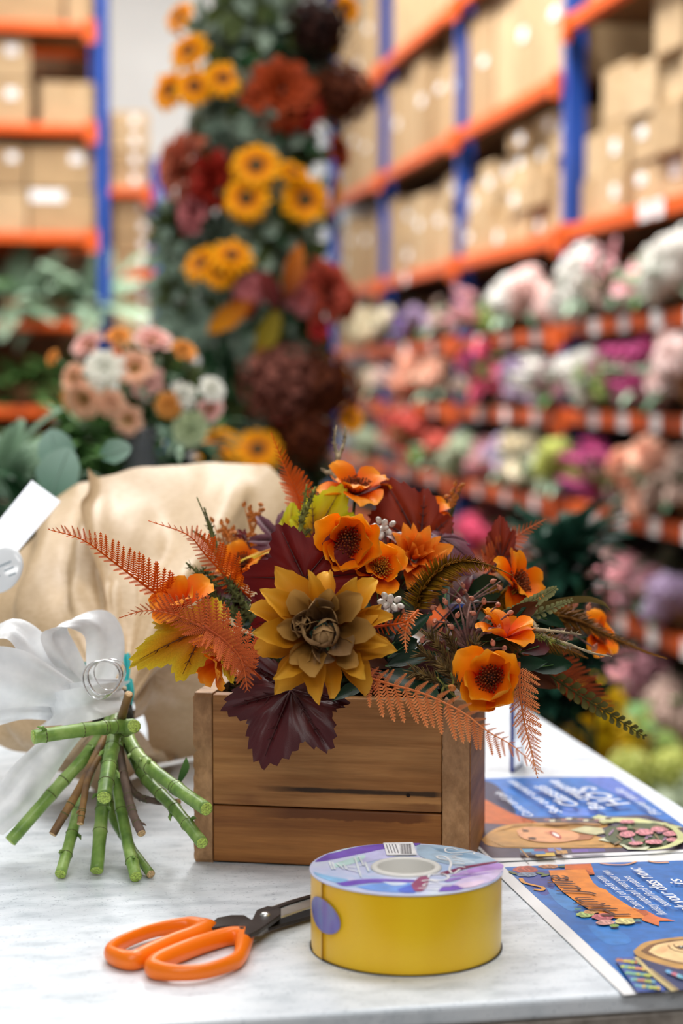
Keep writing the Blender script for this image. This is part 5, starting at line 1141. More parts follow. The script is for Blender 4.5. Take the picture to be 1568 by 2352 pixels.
def stem(path, r, mat, label, cutm, nodes=5, seed=1, cut0=False):
    pts = smooth([P(*p) if len(p) == 3 else G(p[0], p[1], TABLE + r) for p in path], 40); rr_ = random.Random(seed)
    for q in pts: q.z = max(q.z, TABLE + r*1.02)
    nn = sorted(rr_.sample(range(4, 37), nodes)); rads = []
    for i in range(41):
        k = min(abs(i - n) for n in nn); rads.append(r*(1 + (.10 if k == 0 else .03 if k == 1 else 0) + rr_.uniform(-.02, .02)))
    b = MB(); b.tube(pts, rads, 12); t = part('stem', b.mesh('stem', mat), bq, label=label)
    for n in nn:
        d = (pts[n+1] - pts[n-1]).normalized(); b = MB(); b.tube([pts[n] - d*.0006, pts[n], pts[n] + d*.0006], [r*1.03, r*1.17, r*1.03], 12, False); part('node_ring', b.mesh('node_ring', M_node), t)
        if rr_.random() < .5:
            s_ = d.orthogonal().normalized(); s_ = Matrix.Rotation(rr_.uniform(0, 6.28), 3, d) @ s_
            b = MB(); b.tube([pts[n] + s_*r*.8, pts[n] + s_*r*1.5 + d*r*.5, pts[n] + s_*r*1.8 + d*r*1.3], [r*.34, r*.3, r*.08], 6); part('thorn', b.mesh('thorn', mat), t)
    for e, (i, j) in enumerate(((40, 39), (0, 1))):
        if e == 0 or cut0:
            d = (pts[i] - pts[j]).normalized(); b = MB(); F = frame(pts[i] + d*.0002, d); b.lathe([(0, .0003), (rads[i]*.8, .0003), (rads[i]*.96, 0), (rads[i]*.8, -.0006)], 14, F); part('cut_end', b.mesh('cut_end', cutm), t)
g = .0047
M_node = plain('node_scar', (86, 92, 50), .7)
stem([(306, 1666, 1.25), (230, 1672, 1.228), (150, 1682, 1.215), (76, 1693, 1.205)], g, M_gstem, 'thick green stem lying nearly level above the others', M_cut, 5, 1)
stem([(262, 1640, 1.31), (214, 1716, 1.285), (120, 1822, 1.262), (24, 1932, 1.245)], g*.95, M_gstem, 'bright green stem reaching farthest to the left', M_cut, 5, 2)
stem([(268, 1640, 1.31), (262, 1690, 1.26), (250, 1760, 1.215), (239, 1832, 1.18)], g*1.06, M_gstem, 'short thick green stem pointing at the viewer in the middle', M_cut, 5, 3)
stem([(256, 1660, 1.31), (244, 1780, 1.27), (232, 1890, 1.235), (222, 2000)], g*.98, M_gstem, 'green stem standing below the short middle stem', M_cut, 4, 4)
stem([(250, 1660, 1.31), (196, 1800, 1.275), (164, 1920, 1.235), (139, 2008)], g*.84, M_gstem, 'glossy green stem second from the left with a shiny streak', M_cut, 4, 5)
stem([(262, 1660, 1.31), (270, 1800, 1.27), (290, 1920, 1.232), (312, 2014)], g*.9, M_gstem, 'green stem right of the middle stem, reaching the counter', M_cut, 5, 6)
stem([(258, 1680, 1.315), (252, 1850, 1.27), (290, 1930, 1.245), (346, 2008)], g*.66, M_gstem, 'thin olive stem tucked behind the right middle stem', M_cutb, 3, 7)
stem([(280, 1660, 1.31), (320, 1738, 1.265), (400, 1806, 1.215), (474, 1858, 1.168)], g*.98, M_gstem, 'upper green stem pointing right at the planter edge', M_cut, 5, 8)
stem([(280, 1680, 1.315), (330, 1780, 1.27), (400, 1856, 1.22), (464, 1936, 1.172)], g*.9, M_gstem, 'lower green stem crossing before the planter corner', M_cut, 5, 9)
stem([(258, 1660, 1.31), (222, 1730, 1.27), (180, 1815, 1.24), (121, 1916, 1.225)], g*.62, M_bstem, 'long tan stem slanting left over the green stems', M_cutb, 4, 10)
stem([(226, 1740, 1.265), (202, 1790, 1.24), (192, 1840, 1.225), (184, 1892, 1.215)], g*.5, M_bstem, 'short reddish tan stem beside the long tan one', M_cutb, 3, 11)
stem([(270, 1680, 1.31), (284, 1780, 1.265), (302, 1860, 1.235), (325, 1914, 1.215)], g*.64, M_gtwig, 'grey brown woody stem right of the middle', M_cutb, 5, 12)
stem([(275, 1760, 1.29), (310, 1822, 1.265), (356, 1840, 1.25), (410, 1842, 1.235)], g*.5, M_gtwig, 'thin curved woody stem turning right toward the planter', M_cutb, 3, 13)
stem([(270, 1690, 1.262), (276, 1660, 1.25), (284, 1632, 1.24), (296, 1594, 1.23)], g*.62, M_bstem, 'cut stub standing upright against the white bow', M_cutb, 3, 14)
stem([(270, 1680, 1.265), (292, 1674, 1.25), (308, 1668, 1.225)], g*1.02, M_gstem, 'stub of green stem with a round cut face at the tie', M_cut, 2, 15)
b = MB(); pts = smooth([P(410, 1800, 1.27), P(425, 1765, 1.265), P(428, 1738, 1.262)], 8); b.grid([[p + AX_R*(s*.003*math.sin(math.pi*(.1 + .9*i/8))) + AX_F*(-.001*abs(s)) for s in (-1, 0, 1)] for i, p in enumerate(pts)])
lf = thing('stem_leaf', 'small curled green leaf standing by the planter corner', 'leaf', P(415, 1790, 1.27)); part('blade', b.mesh('blade', M_leafmid), lf)

# ---- eucalyptus leaves over the rim of the bouquet
M_eucl = petalmat('eucalyptus_leaf', [(0, (84, 120, 100)), (1, (146, 174, 160))], rough=.55, transl=.2, nscale=14)
euc = bq
def round_leaf(px, py, R, d, n, up, base=None, W=1.75):
    F = frame(P(px, py, d), n, up); b = MB(); rows = petal_rows(2*R, W*R, [(0, .12), (.12, .55), (.4, 1), (.7, .86), (.9, .5), (1, .1)], .12, -.25, 0, 10, 8); b.grid([[v - Vector((0, R, 0)) for v in r] for r in rows]); L = part('eucalyptus_leaf', b.mesh('eucalyptus_leaf', M_eucl), euc, F)
    b = MB(); b.tube([v[4] - Vector((0, R, -.0004)) for v in rows], .0006, 5, t=1.0); part('midrib', b.mesh('midrib', M_eucl), L, F)
round_leaf(128, 1032, PX(50, 1.74), 1.74, (.1, -1, .1), (-.25, 0, 1)); round_leaf(134, 1085, PX(62, 1.70), 1.70, (-.2, -1, .15), (.3, 0, 1)); round_leaf(264, 1036, PX(38, 1.72), 1.72, (-.2, -1, .3), (1, 0, .3), None, 1.6)
b = MB(); b.tube(smooth([P(150, 1160, 1.71), P(185, 1065, 1.72), P(240, 1048, 1.72)], 10), .0012, 6); b.tube(smooth([P(150, 1160, 1.71), P(130, 1100, 1.73), P(125, 1060, 1.75)], 10), .0016, 6); part('eucalyptus_stem', b.mesh('eucalyptus_stem', M_leafmid), euc)
b = MB(); b.ball(P(413, 1042, 1.74), (PX(11, 1.74), PX(11, 1.74), PX(18, 1.74)), 6, 10, .9); b.tube([P(413, 1090, 1.74), P(413, 1052, 1.74)], .0015, 6, t=.2); part('bud', b.mesh('bud', M_leafpale), bq)
# ------------------------------------------------------------------ the autumn arrangement in the planter: every stem is a thing of its own
rf = random.Random(1)
GA = 'autumn silk stems in the wooden planter'
def V3(x, y, z): return AX_R*x + AX_U*y - AX_F*z          # right, up, toward the viewer
def petal_me(name, mat, L, W, shape, cup, bend, tip, ruf=0.02, nu=8, nv=6, n=3, seed=0):
    out = []
    for k in range(n):
        b = MB(); b.grid(petal_rows(L, W*(1 + .08*(k - 1)), shape, cup, bend*(1 + .25*(k - 1)), tip*(1 + .5*(k - 1)), nu, nv, ruf, seed + k, .12*(k - 1))); out.append(b.mesh(name, mat))
    return out
M_poppy = petalmat('poppy_petal', [(0, (170, 12, 0)), (.32, (212, 36, 0)), (.55, (246, 122, 6)), (.8, (254, 150, 14)), (1, (255, 176, 50))], rough=.5, transl=.28, nscale=160, namt=.1)
M_poppy2 = petalmat('poppy_petal_dark', [(0, (170, 22, 0)), (.3, (230, 80, 4)), (.75, (250, 134, 10)), (1, (254, 164, 40))], rough=.5, transl=.25, nscale=160, namt=.1)
M_stamen = plain('stamen_brown', (112, 56, 16), .8, 300, .45); M_stameny = plain('stamen_gold', (206, 140, 40), .8, 300, .4); M_eye = plain('poppy_eye', (56, 22, 10), .85, 300, .3)
ME_POP = petal_me('petal', M_poppy, 1, 1.12, SH_WIDE, .42, .18, .35, .07); ME_POP2 = petal_me('petal', M_poppy2, 1, 1.0, SH_WIDE, .38, -.2, -.5, .08, seed=9)
def stamen_mesh(mat, R, n, h, seed=1):
    b = MB(); r = random.Random(seed)
    for k in range(n):
        q = math.sqrt((k + .5)/n)*R; a = k*2.4; hh = h*(1.15 - .5*q/R)*r.uniform(.7, 1.2); tip = Vector((q*1.15*math.cos(a), q*1.15*math.sin(a), hh))
        b.tube([Vector((q*.5*math.cos(a), q*.5*math.sin(a), 0)), tip], R*.03, 3, False, 0.2); b.ball(tip, R*.085, 2, 5, .8)
    return b.mesh('stamens', mat)
def poppy(px, py, d, n, R, label, el=(30, 14), counts=(3, 4), mes=None, eye=True, stam=None, spin=0.0, up=(0, 0, 1), scale=1.0, fan=None):
    rf.seed(int(px + py)); p = P(px, py, d); F = frame(p, n, up, spin); R = PX(R, d); mes = mes or ME_POP; R *= 1.27
    t = thing('poppy', label, 'flower', group=GA, M=F)
    for q, (e, c) in enumerate(zip(el, counts)):
        for k in range(c):
            a = 2*math.pi*(k + .5*q)/c + rf.uniform(-.1, .1)
            part('petal', mes[k % 3], t, F @ RZ(a) @ T(0, R*.06, -.0008*q) @ RX(rad(e + rf.uniform(-12, 12))) @ RY(rf.uniform(-.2, .2)) @ Matrix.Scale(R*(.92 + .1*q)*rf.uniform(.88, 1.08), 4))
    if eye:
        b = MB(); b.ball((0, 0, 0), (R*.17, R*.17, R*.12), 4, 12); part('eye', b.mesh('eye', M_eye), t, F @ T(0, 0, R*.1))
        part('stamens', stamen_mesh(stam or M_stamen, R*.36, 90, R*.36, int(px)), t, F @ T(0, 0, R*.06), kind='stuff')
    b = MB(); base = Vector((BK(cx, BD/2, .09).translation)); base = base.lerp(p, .15); inv = F.inverted()
    b.tube(smooth([Vector((0, 0, -.001)), inv @ (p.lerp(base, .45) + Vector((0, .012, .01))), inv @ base], 8), .0011, 6, t=.5); part('stem', b.mesh('stem', M_leafdark), t, F)
    return t
poppy(797, 1240, 1.205, V3(.06, -.05, 1), 72, 'large open orange poppy facing the viewer at the top of the arrangement', (44, 30), (3, 4), spin=.4)
poppy(872, 1310, 1.205, V3(.12, .45, 1), 56, 'smaller orange poppy with gold stamens below the large open one', (40, 16), (3, 3), stam=M_stameny, spin=2.2)
poppy(815, 1135, 1.30, V3(.05, .85, .35), 70, 'orange poppy seen from the side at the very top of the arrangement', (46, 14), (3, 4), ME_POP2, spin=1.0)
poppy(1178, 1345, 1.265, V3(.75, .45, .6), 66, 'orange poppy on the right behind the foxtail fern', (40, 20), (3, 4), ME_POP2, spin=.2)
poppy(1128, 1560, 1.150, V3(-.16, .05, 1), 70, 'orange poppy hanging over the front right corner of the planter', (40, 20), (3, 4), spin=.15)
poppy(1160, 1462, 1.185, V3(.15, .9, .35), 60, 'half-closed orange poppy directly above the corner one', (62, 34), (2, 4), ME_POP2, False, spin=.9)
poppy(1366, 1462, 1.36, V3(.8, .3, .6), 48, 'small blurred orange poppy at the far right of the arrangement', (40, 18), (3, 3), ME_POP2, spin=1.1)
poppy(418, 1392, 1.205, V3(-.4, .7, .6), 62, 'orange poppy at the left end under the long orange fern', (52, 30), (3, 3), ME_POP2, False, spin=.3)
poppy(505, 1515, 1.19, V3(-.7, -.5, .5), 56, 'drooping orange flower at the left corner of the planter', (60, 40), (3, 3), ME_POP2, False, spin=.8)
poppy(560, 1300, 1.31, V3(-.3, .6, .7), 52, 'orange flower half hidden behind the left fern', (40, 20), (3, 3), ME_POP2, spin=.5)
poppy(985, 1180, 1.33, V3(.4, .7, .5), 40, 'small orange flower behind the brown leaf at the top right', (40, 20), (3, 3), ME_POP2, False, spin=.5)

b = MB(); r8 = random.Random(2); C0 = BK(cx, BD/2, .098)
for k in range(900):
    a, u = r8.uniform(0, 6.283), r8.uniform(0, 1); el = math.asin(u); q = Vector((.076*math.cos(el)*math.cos(a), .043*math.cos(el)*math.sin(a), .062*math.sin(el))) * r8.uniform(.8, 1.03)
    d = Vector((q.x*.8, q.y*1.2, q.z + .03)).normalized() + Vector((r8.uniform(-.8, .8), r8.uniform(-.8, .8), r8.uniform(-.5, .5))); F = C0 @ frame(q, (r8.uniform(-1, 1), r8.uniform(-1, 1), .6), d); L = r8.uniform(.010, .022)
    b.grid([[F @ v for v in row] for row in petal_rows(L, L*.34, SH_LEAF, .2, -.5, 0, 3, 2)], [r8.random()]*12)
b.ball((0, 0, 0), (.070, .039, .054), 8, 16, .0, C0)
ms = part('moss', b.mesh('moss', petalmat('moss_dark', [(0, (18, 24, 12)), (.6, (44, 52, 24)), (1, (80, 62, 30))], transl=.05), False), None, kind='stuff'); _tag(ms, 'dark mossy greenery packed over the foam between the silk stems', 'moss')

# the golden dahlia in front, and the orange one behind it
M_dout = petalmat('dahlia_gold', [(0, (84, 40, 4)), (.25, (160, 92, 10)), (.6, (208, 140, 26)), (1, (232, 180, 66))], rough=.6, transl=.14, nscale=140, namt=.14)
M_dmid = petalmat('dahlia_bronze', [(0, (64, 36, 14)), (.4, (140, 96, 40)), (1, (196, 148, 76))], rough=.6, transl=.12, nscale=140, namt=.14)
M_din = petalmat('dahlia_taupe', [(0, (60, 36, 22)), (.4, (126, 92, 56)), (1, (172, 136, 92))], rough=.65, transl=.1, nscale=140, namt=.12)
SH_DAH = [(0, .4), (.25, .85), (.45, 1.0), (.72, .68), (.9, .28), (1.0, .03)]
DO = []
for k, (w_, cu_, be_, ti_) in enumerate(((.50, .75, -.3, -.9), (.44, .95, .1, -.7), (.54, .55, -.1, .7), (.46, .85, -.5, -.2), (.40, 1.1, .2, -1.2), (.50, .65, .25, .5))):
    b = MB(); b.grid(petal_rows(1, w_, SH_DAH, cu_, be_, ti_, 12, 8, .035, k, .25*(-1)**k)); DO.append(b.mesh('petal', M_dout))
DM = petal_me('petal', M_dmid, 1, .62, SH_SPOON, .7, .25, -.5, .03, 8, 6, 3, 5); DI = petal_me('petal', M_din, 1, .92, SH_SPOON, .6, .5, .3, .015, 8, 6, 3, 8)
def dahlia(px, py, d, n, R, label, sets, name='dahlia', spin=0.0):
    rf.seed(int(px + py)); p = P(px, py, d); F = frame(p, n, (0, 0, 1), spin); R = PX(R, d); t = thing(name, label, 'flower', group=GA, M=F)
    for q, (mes, c, L, r0, el, z) in enumerate(sets):
        for k in range(c):
            a = 2*math.pi*(k + .45*q)/c + rf.uniform(-.13, .13)
            part('petal', mes[(k*2 + q) % len(mes)], t, F @ RZ(a) @ T(0, R*r0, R*z) @ RX(rad(el + rf.uniform(-12, 14))) @ RY(rf.uniform(-.45, .45)) @ Matrix.Scale(R*L*rf.uniform(.84, 1.12), 4))
    base = BK(cx, BD/2, .09).translation; inv = F.inverted(); b = MB(); b.tube(smooth([Vector((0, 0, -.002)), inv @ (p.lerp(base, .5) + Vector((0, .01, .01))), inv @ base], 8), .0016, 6, t=.5); part('stem', b.mesh('stem', M_leafdark), t, F)
    return t, F, R
t, F, R = dahlia(742, 1452, 1.118, V3(0, .06, 1), 182, 'large golden brown silk dahlia facing the viewer at the front of the planter',
    ((DO, 10, .80, .24, -8, -.06), (DO, 9, .74, .20, 12, -.01), (DM, 8, .56, .17, 30, .02), (DI, 7, .44, .16, 50, .05), (DI, 5, .34, .13, 66, .07)))
b = MB(); b.ball((0, 0, 0), (R*.135, R*.145, R*.20), 8, 14, .8); part('bud', b.mesh('bud', M_din), t, F @ T(R*.01, -R*.05, R*.26), label='closed taupe bud in the middle of the dahlia')
for k in range(5):
    a = k*1.26; part('petal', DI[k % 3], t, F @ T(R*.01, -R*.05, R*.16) @ RZ(a) @ T(0, R*.15, 0) @ RX(rad(88)) @ Matrix.Scale(R*.33, 4))
for k in range(9):
    a = k*.7; part('petal', DI[k % 3], t, F @ T(-R*.27, R*.10, R*.14) @ RZ(a) @ T(0, R*(.03 + .05*(k % 2)), 0) @ RX(rad(80 - 18*(k % 2))) @ Matrix.Scale(R*.24, 4))
M_od = petalmat('orange_dahlia', [(0, (170, 40, 4)), (.4, (232, 104, 10)), (1, (250, 160, 56))], rough=.55, transl=.25, nscale=140, namt=.1)
OD = petal_me('petal', M_od, 1, .46, SH_POINT, .4, .15, -.3, .03, 8, 5, 3, 2)
dahlia(950, 1285, 1.245, V3(.25, .45, .8), 92, 'orange pointed-petal dahlia right of the two poppies', ((OD, 9, .85, .16, 12, 0), (OD, 9, .78, .14, 34, .02), (OD, 7, .66, .1, 56, .04), (OD, 5, .5, .06, 74, .06)))

# ---- leaves
def leaf_mesh(name, mat, lobes, serr=46, samp=.05, droop=.25, seed=1, rings=7, M_=132, bump=.02):
    b = MB(); r = random.Random(seed); rows = []; tt = []
    def rad_(th):
        best = .30
        for (a, L, w) in lobes:
            dd = abs((th - rad(a) + math.pi) % (2*math.pi) - math.pi)
            if dd < w: best = max(best, L*(1 - .60*(dd/w)**1.15))
        s = (th*serr/(2*math.pi)) % 1.0
        return best*(1 - samp + samp*2*s) * (.55 if abs((th + math.pi/2 + math.pi) % (2*math.pi) - math.pi) < .12 else 1)
    R = [rad_(2*math.pi*k/M_ + .0001) for k in range(M_)]
    for i in range(rings + 1):
        q = i/rings; row = []
        Rs = [ (sum(R[(k + o) % M_] for o in range(-4, 5))/9)*(1 - q) + R[k]*q if i < rings else R[k] for k in range(M_)]
        for k in range(M_):
            th = 2*math.pi*k/M_; rr = Rs[k]*q; x, y = rr*math.cos(th), rr*math.sin(th)
            dv = min([abs((th - rad(a) + math.pi) % (2*math.pi) - math.pi) for a, _, _ in lobes])*rr
            z = -droop*rr*rr - .05*math.exp(-(dv/.05)**2)*min(1, rr*4) + bump*noise.noise(Vector((x*7, y*7, seed))) + bump*.6*noise.noise(Vector((x*17, y*17, seed))) + .05*rr*math.sin(th*2 + seed)
            row.append(Vector((x, y, z))); tt.append(q if i else 0)
        rows.append(row)
    b.grid(rows, tt, True); me = b.mesh(name, mat)
    v = MB()
    for a, L, _ in lobes:
        pts = []
        for i in range(7):
            rr = L*.86*i/6; x, y = rr*math.cos(rad(a)), rr*math.sin(rad(a)); pts.append(Vector((x, y, -droop*rr*rr - .045*min(1, rr*4) + .02 + .05*rr*math.sin(rad(a)*2 + seed))))
        v.tube(pts, [.016 - .0022*i for i in range(7)], 5)
        for f in (.35, .55, .72):
            for s in (-1, 1):
                p0 = pts[0].lerp(pts[-1], f); d = Vector((math.cos(rad(a + 42*s)), math.sin(rad(a + 42*s)), 0)); v.tube([p0, p0 + d*L*.2*(1.1 - f*.7) + Vector((0, 0, -.015))], [.007, .002], 4)
    return me, v
GRAPE = [(90, 1.0, .85), (38, .84, .75), (142, .84, .75), (-12, .66, .8), (192, .66, .8)]
OVATE = [(90, 1.0, .8), (58, .76, .7), (122, .76, .7), (15, .56, .8), (165, .56, .8), (-35, .44, .7), (215, .44, .7)]
MAPLE = [(90, 1.0, .40), (45, .86, .42), (135, .86, .42), (0, .62, .4), (180, .62, .4)]
M_burg = petalmat('leaf_burgundy', [(0, (92, 16, 14)), (.6, (112, 22, 18)), (1, (96, 18, 20))], rough=.5, transl=.18, nscale=120)
M_burgw = petalmat('leaf_waxy_burgundy', [(0, (62, 18, 22)), (.6, (88, 28, 32)), (1, (74, 20, 26))], rough=.34, transl=.06, nscale=120, spec=.6)
M_purp = petalmat('leaf_dusty_purple', [(0, (84, 40, 50)), (1, (116, 70, 82))], rough=.38, transl=.1, nscale=120, spec=.6)
M_brownr = petalmat('leaf_brown_red', [(0, (104, 34, 14)), (.6, (134, 44, 20)), (1, (118, 34, 18))], rough=.5, transl=.22, nscale=120)
M_yel = petalmat('leaf_yellow_green', [(0, (146, 84, 10)), (.35, (190, 130, 8)), (.7, (206, 184, 16)), (1, (196, 196, 24))], rough=.5, transl=.3, nscale=90)
M_yel2 = petalmat('leaf_yellow_rust', [(0, (132, 40, 10)), (.4, (190, 104, 14)), (.75, (210, 156, 24)), (1, (216, 186, 44))], rough=.5, transl=.3, nscale=50, namt=.3)
M_vein = plain('vein_brown', (96, 48, 16), .6); M_veind = plain('vein_dark', (62, 14, 14), .6)
LFC = {}
def leaf(bx, by, bd, tx, ty, td, n, lobes, mat, vein, label, seed=1, W=1.0, **kw):
    p, q = P(bx, by, bd), P(tx, ty, td); u = q - p; L = u.length
    F = frame(p, n, u); me, v = leaf_mesh('blade', mat, lobes, seed=seed, **kw); S = F @ SC(L*W, L, L)
    t = thing('autumn_leaf', label, 'leaf', group=GA, M=F)
    bl = part('blade', me, t, S); part('vein', v.mesh('vein', vein), bl, S)
    b = MB(); base = BK(cx, BD/2, .09).translation; inv = F.inverted(); b.tube(smooth([Vector((0, 0, 0)), inv @ (p.lerp(base, .5)), inv @ p.lerp(base, .9)], 6), .0009, 5, t=.5); part('stalk', b.mesh('stalk', vein), t, F)
    return t
leaf(668, 1585, 1.158, 597, 1758, 1.150, V3(-.1, .35, 1), GRAPE, M_burgw, M_veind, 'large waxy burgundy leaf hanging over the front of the planter', 3, 1.12, droop=.18, samp=.06, bump=.035)
leaf(700, 1330, 1.19, 652, 1222, 1.215, V3(-.1, .1, 1), [(90, 1.0, .85), (25, 1.12, .8), (150, 1.05, .75), (-20, 1.05, .7), (200, .85, .7)], M_burg, M_veind, 'deep red leaf standing behind the golden dahlia', 5, 1.0, samp=.05)
leaf(640, 1420, 1.19, 575, 1370, 1.185, V3(-.1, .1, 1), GRAPE, M_burg, M_veind, 'deep red leaf at the left of the golden dahlia', 6, 1.0)
leaf(722, 1235, 1.275, 786, 1122, 1.29, V3(-.2, .1, 1), OVATE, M_yel, M_vein, 'yellow-green leaf at the top left, its brown vein showing', 7, 1.0, samp=.045)
leaf(672, 1238, 1.285, 655, 1148, 1.295, V3(-.6, .2, 1), OVATE, M_yel, M_vein, 'narrow bright yellow leaf beside the yellow-green one', 8, .8, samp=.045)
leaf(965, 1248, 1.29, 884, 1112, 1.315, V3(.1, .15, 1), OVATE, M_brownr, M_veind, 'big russet leaf behind the orange dahlia at the top right', 9, 1.05)
leaf(1010, 1235, 1.285, 1105, 1245, 1.27, V3(.1, .75, .6), GRAPE, M_purp, M_veind, 'glossy plum leaf lying at the right of the russet leaf', 10, .9, droop=.5)
leaf(1150, 1285, 1.30, 1152, 1190, 1.315, V3(-.35, .15, 1), OVATE, M_brownr, M_veind, 'folded russet leaf standing at the right edge by the pale fern', 11, .75)
leaf(472, 1440, 1.185, 282, 1482, 1.165, V3(-.15, .55, 1), GRAPE, M_yel2, M_vein, 'large yellow and rust leaf reaching left of the planter', 12, .66, droop=.2, samp=.06)
leaf(640, 1290, 1.30, 565, 1250, 1.31, V3(-.2, .5, 1), GRAPE, M_purp, M_veind, 'dusty purple leaf at the left behind the deep red leaf', 13, 1.0)
leaf(640, 1240, 1.31, 590, 1185, 1.325, V3(-.1, .3, 1), MAPLE, M_purp, M_veind, 'dusty purple leaf high at the left of the yellow leaves', 14, 1.0)
leaf(640, 1260, 1.27, 545, 1270, 1.265, V3(0, 1, .25), OVATE, M_yel2, M_vein, 'narrow yellow leaf seen edge-on above the left fern', 15, .5)
leaf(900, 1225, 1.25, 985, 1222, 1.245, V3(0, .9, .4), OVATE, plain('leaf_greywhite', (190, 172, 168), .35, 60, .2), M_vein, 'pale frosted leaf lying above the orange dahlia', 16, .5)
leaf(560, 1230, 1.32, 528, 1228, 1.32, V3(-.2, .6, 1), MAPLE, M_burg, M_veind, 'small dark red leaf at the far left of the purple leaves', 17, 1.1)
leaf(520, 1510, 1.17, 530, 1570, 1.165, V3(-.5, .3, 1), OVATE, M_yel2, M_vein, 'small curled yellow leaf at the left corner of the planter', 18, .6)

# long dark green leaves in the front and filler deep inside
M_dg = petalmat('leaf_dark_green', [(0, (16, 32, 20)), (1, (34, 62, 42))], rough=.32, transl=.1, nscale=60)
GL = petal_me('blade', M_dg, 1, .34, SH_LEAF, .3, -.35, -.2, .01, 12, 4, 3, 4)
def longleaf(bx, by, bd, tx, ty, td, n, label, W=1.0, mat=None, name='green_leaf', mes=None):
    p, q = P(bx, by, bd), P(tx, ty, td); u = q - p; L = u.length; F = frame(p, n, u); t = thing(name, label, 'leaf', group=GA, M=F)
    part('blade', (mes or GL)[int(bx) % 3], t, F @ SC(L*W, L, L), mat=mat)
    b = MB(); b.tube([Vector((0, 0, -.0004)), Vector((0, L*.5, -.0004 - L*.04))], [.0007, .0004], 5, t=.9); part('midrib', b.mesh('midrib', M_leafmid), t, F)
longleaf(890, 1510, 1.175, 960, 1455, 1.17, V3(0, .3, 1), 'dark green leaf filling the gap right of the dahlia', 1.6)
longleaf(900, 1480, 1.17, 985, 1400, 1.165, V3(-.3, .3, 1), 'dark green leaf right of the golden dahlia, pointing up', 1.0)
longleaf(885, 1530, 1.165, 1000, 1455, 1.16, V3(0, .7, .8), 'dark green leaf right of the golden dahlia, lying low', 1.0)
longleaf(870, 1545, 1.155, 1020, 1600, 1.14, V3(0, .9, .6), 'broad dark green leaf along the planter rim under the salmon fern', 1.6)
longleaf(850, 1570, 1.16, 760, 1590, 1.15, V3(0, .8, .6), 'dark green leaf on the planter rim under the dahlia', 1.3)
longleaf(1000, 1540, 1.165, 1050, 1600, 1.15, V3(.2, .7, .8), 'dark green leaf tip beside the corner poppy', 1.2)
r4 = random.Random(12)
FILL = [petal_me('blade', m_, 1, .5, SH_LEAF, .25, -.4, -.2, .03, 8, 4, 3, 6) for m_ in (M_dg, M_burgw, petalmat('leaf_deep_olive', [(0, (30, 34, 12)), (1, (62, 66, 28))], transl=.1), petalmat('leaf_umber', [(0, (48, 22, 10)), (1, (96, 48, 22))], transl=.1))]
for k in range(54):
    bx, by = r4.uniform(560, 1130), r4.uniform(1330, 1570); ang = math.atan2(-(by - 1600), bx - 830) + r4.uniform(-.5, .5); L = r4.uniform(90, 150)
    d = r4.uniform(1.225, 1.30) - .03*(by - 1330)/240
    longleaf(bx, by, d, bx + L*math.cos(ang), by - L*math.sin(ang)*.8, d - .01, V3(r4.uniform(-.5, .5), r4.uniform(0, .8), 1), f"{['dark green', 'wine red', 'deep olive', 'umber brown'][k % 4]} filler leaf deep inside the {'left' if bx < 750 else 'middle' if bx < 950 else 'right'} of the arrangement, {'high' if by < 1450 else 'low'}, tip {'right' if math.cos(ang) > .5 else 'left' if math.cos(ang) < -.5 else 'up'}", 1.0, None, 'filler_leaf', FILL[k % 4])

for k in range(34):
    bx, by = r4.uniform(840, 1220), r4.uniform(1400, 1560); ang = math.atan2(-(by - 1560), bx - 960) + r4.uniform(-.6, .6); L = r4.uniform(80, 140)
    d = r4.uniform(1.19, 1.26)
    longleaf(bx, by, d, bx + L*math.cos(ang), by - L*math.sin(ang)*.8, d - .01, V3(r4.uniform(-.5, .5), r4.uniform(0, .8), 1), f"{['dark green', 'wine red', 'deep olive', 'umber brown'][k % 4]} filler leaf behind the {'dahlia edge' if bx < 950 else 'berry twig' if bx < 1090 else 'corner poppy'}, {'high' if by < 1480 else 'low'}, tip {'right' if math.cos(ang) > .5 else 'left' if math.cos(ang) < -.5 else 'up'}", .8, None, 'filler_leaf', FILL[k % 4])

# ---- ferns
def pinna_mesh(name, mat, n=11, w=.22, lobed=True):
    b = MB()
    b.grid([[Vector((-.018, i/4, 0)), Vector((.018, i/4, 0))] for i in range(5)], [i/4 for i in range(5) for _ in range(2)])
    for i in range(n):
        t = .06 + .92*i/n; L = w*(1 - .72*t)*(.7 if i == 0 else 1); wd = .92/n*.36
        for s in (-1, 1):
            c = Vector((0, t, 0)); d = Vector((s*.82, .5, .10)).normalized(); e = Vector((-d.y*s, d.x*s, 0)) * s
            q = [c - Vector((0, wd, 0)), c + d*L*.6 - Vector((0, wd*.8, 0)), c + d*L, c + d*L*.55 + Vector((0, wd*.9, 0)), c + Vector((0, wd, 0))]
            b.add(q if s > 0 else q[::-1], [(0, 1, 2, 3, 4)], [.2, .6, 1, .6, .2])
    return b.mesh(name, mat, False)
def needle_mesh(name, mat):
    b = MB(); b.tube([Vector((0, 0, 0)), Vector((0, .5, .03)), Vector((0, 1, 0))], [.06, .055, .008], 3, False); return b.mesh(name, mat)
def disc_mesh(name, mat, W=.7):
    b = MB(); b.grid(petal_rows(1, W, SH_SPOON, .25, -.2, 0, 5, 4)); return b.mesh(name, mat)
M_fo = petalmat('fern_orange', [(0, (176, 56, 4)), (1, (236, 104, 14))], rough=.7, transl=.12, nscale=150); M_fs = petalmat('fern_salmon', [(0, (196, 98, 46)), (1, (246, 158, 98))], rough=.7, transl=.14, nscale=150)
M_fr = petalmat('fern_rust', [(0, (110, 44, 18)), (1, (176, 78, 34))], rough=.6, transl=.2, nscale=150); M_fc = petalmat('fern_copper', [(0, (156, 62, 26)), (1, (222, 112, 58))], rough=.7, transl=.1, nscale=150)
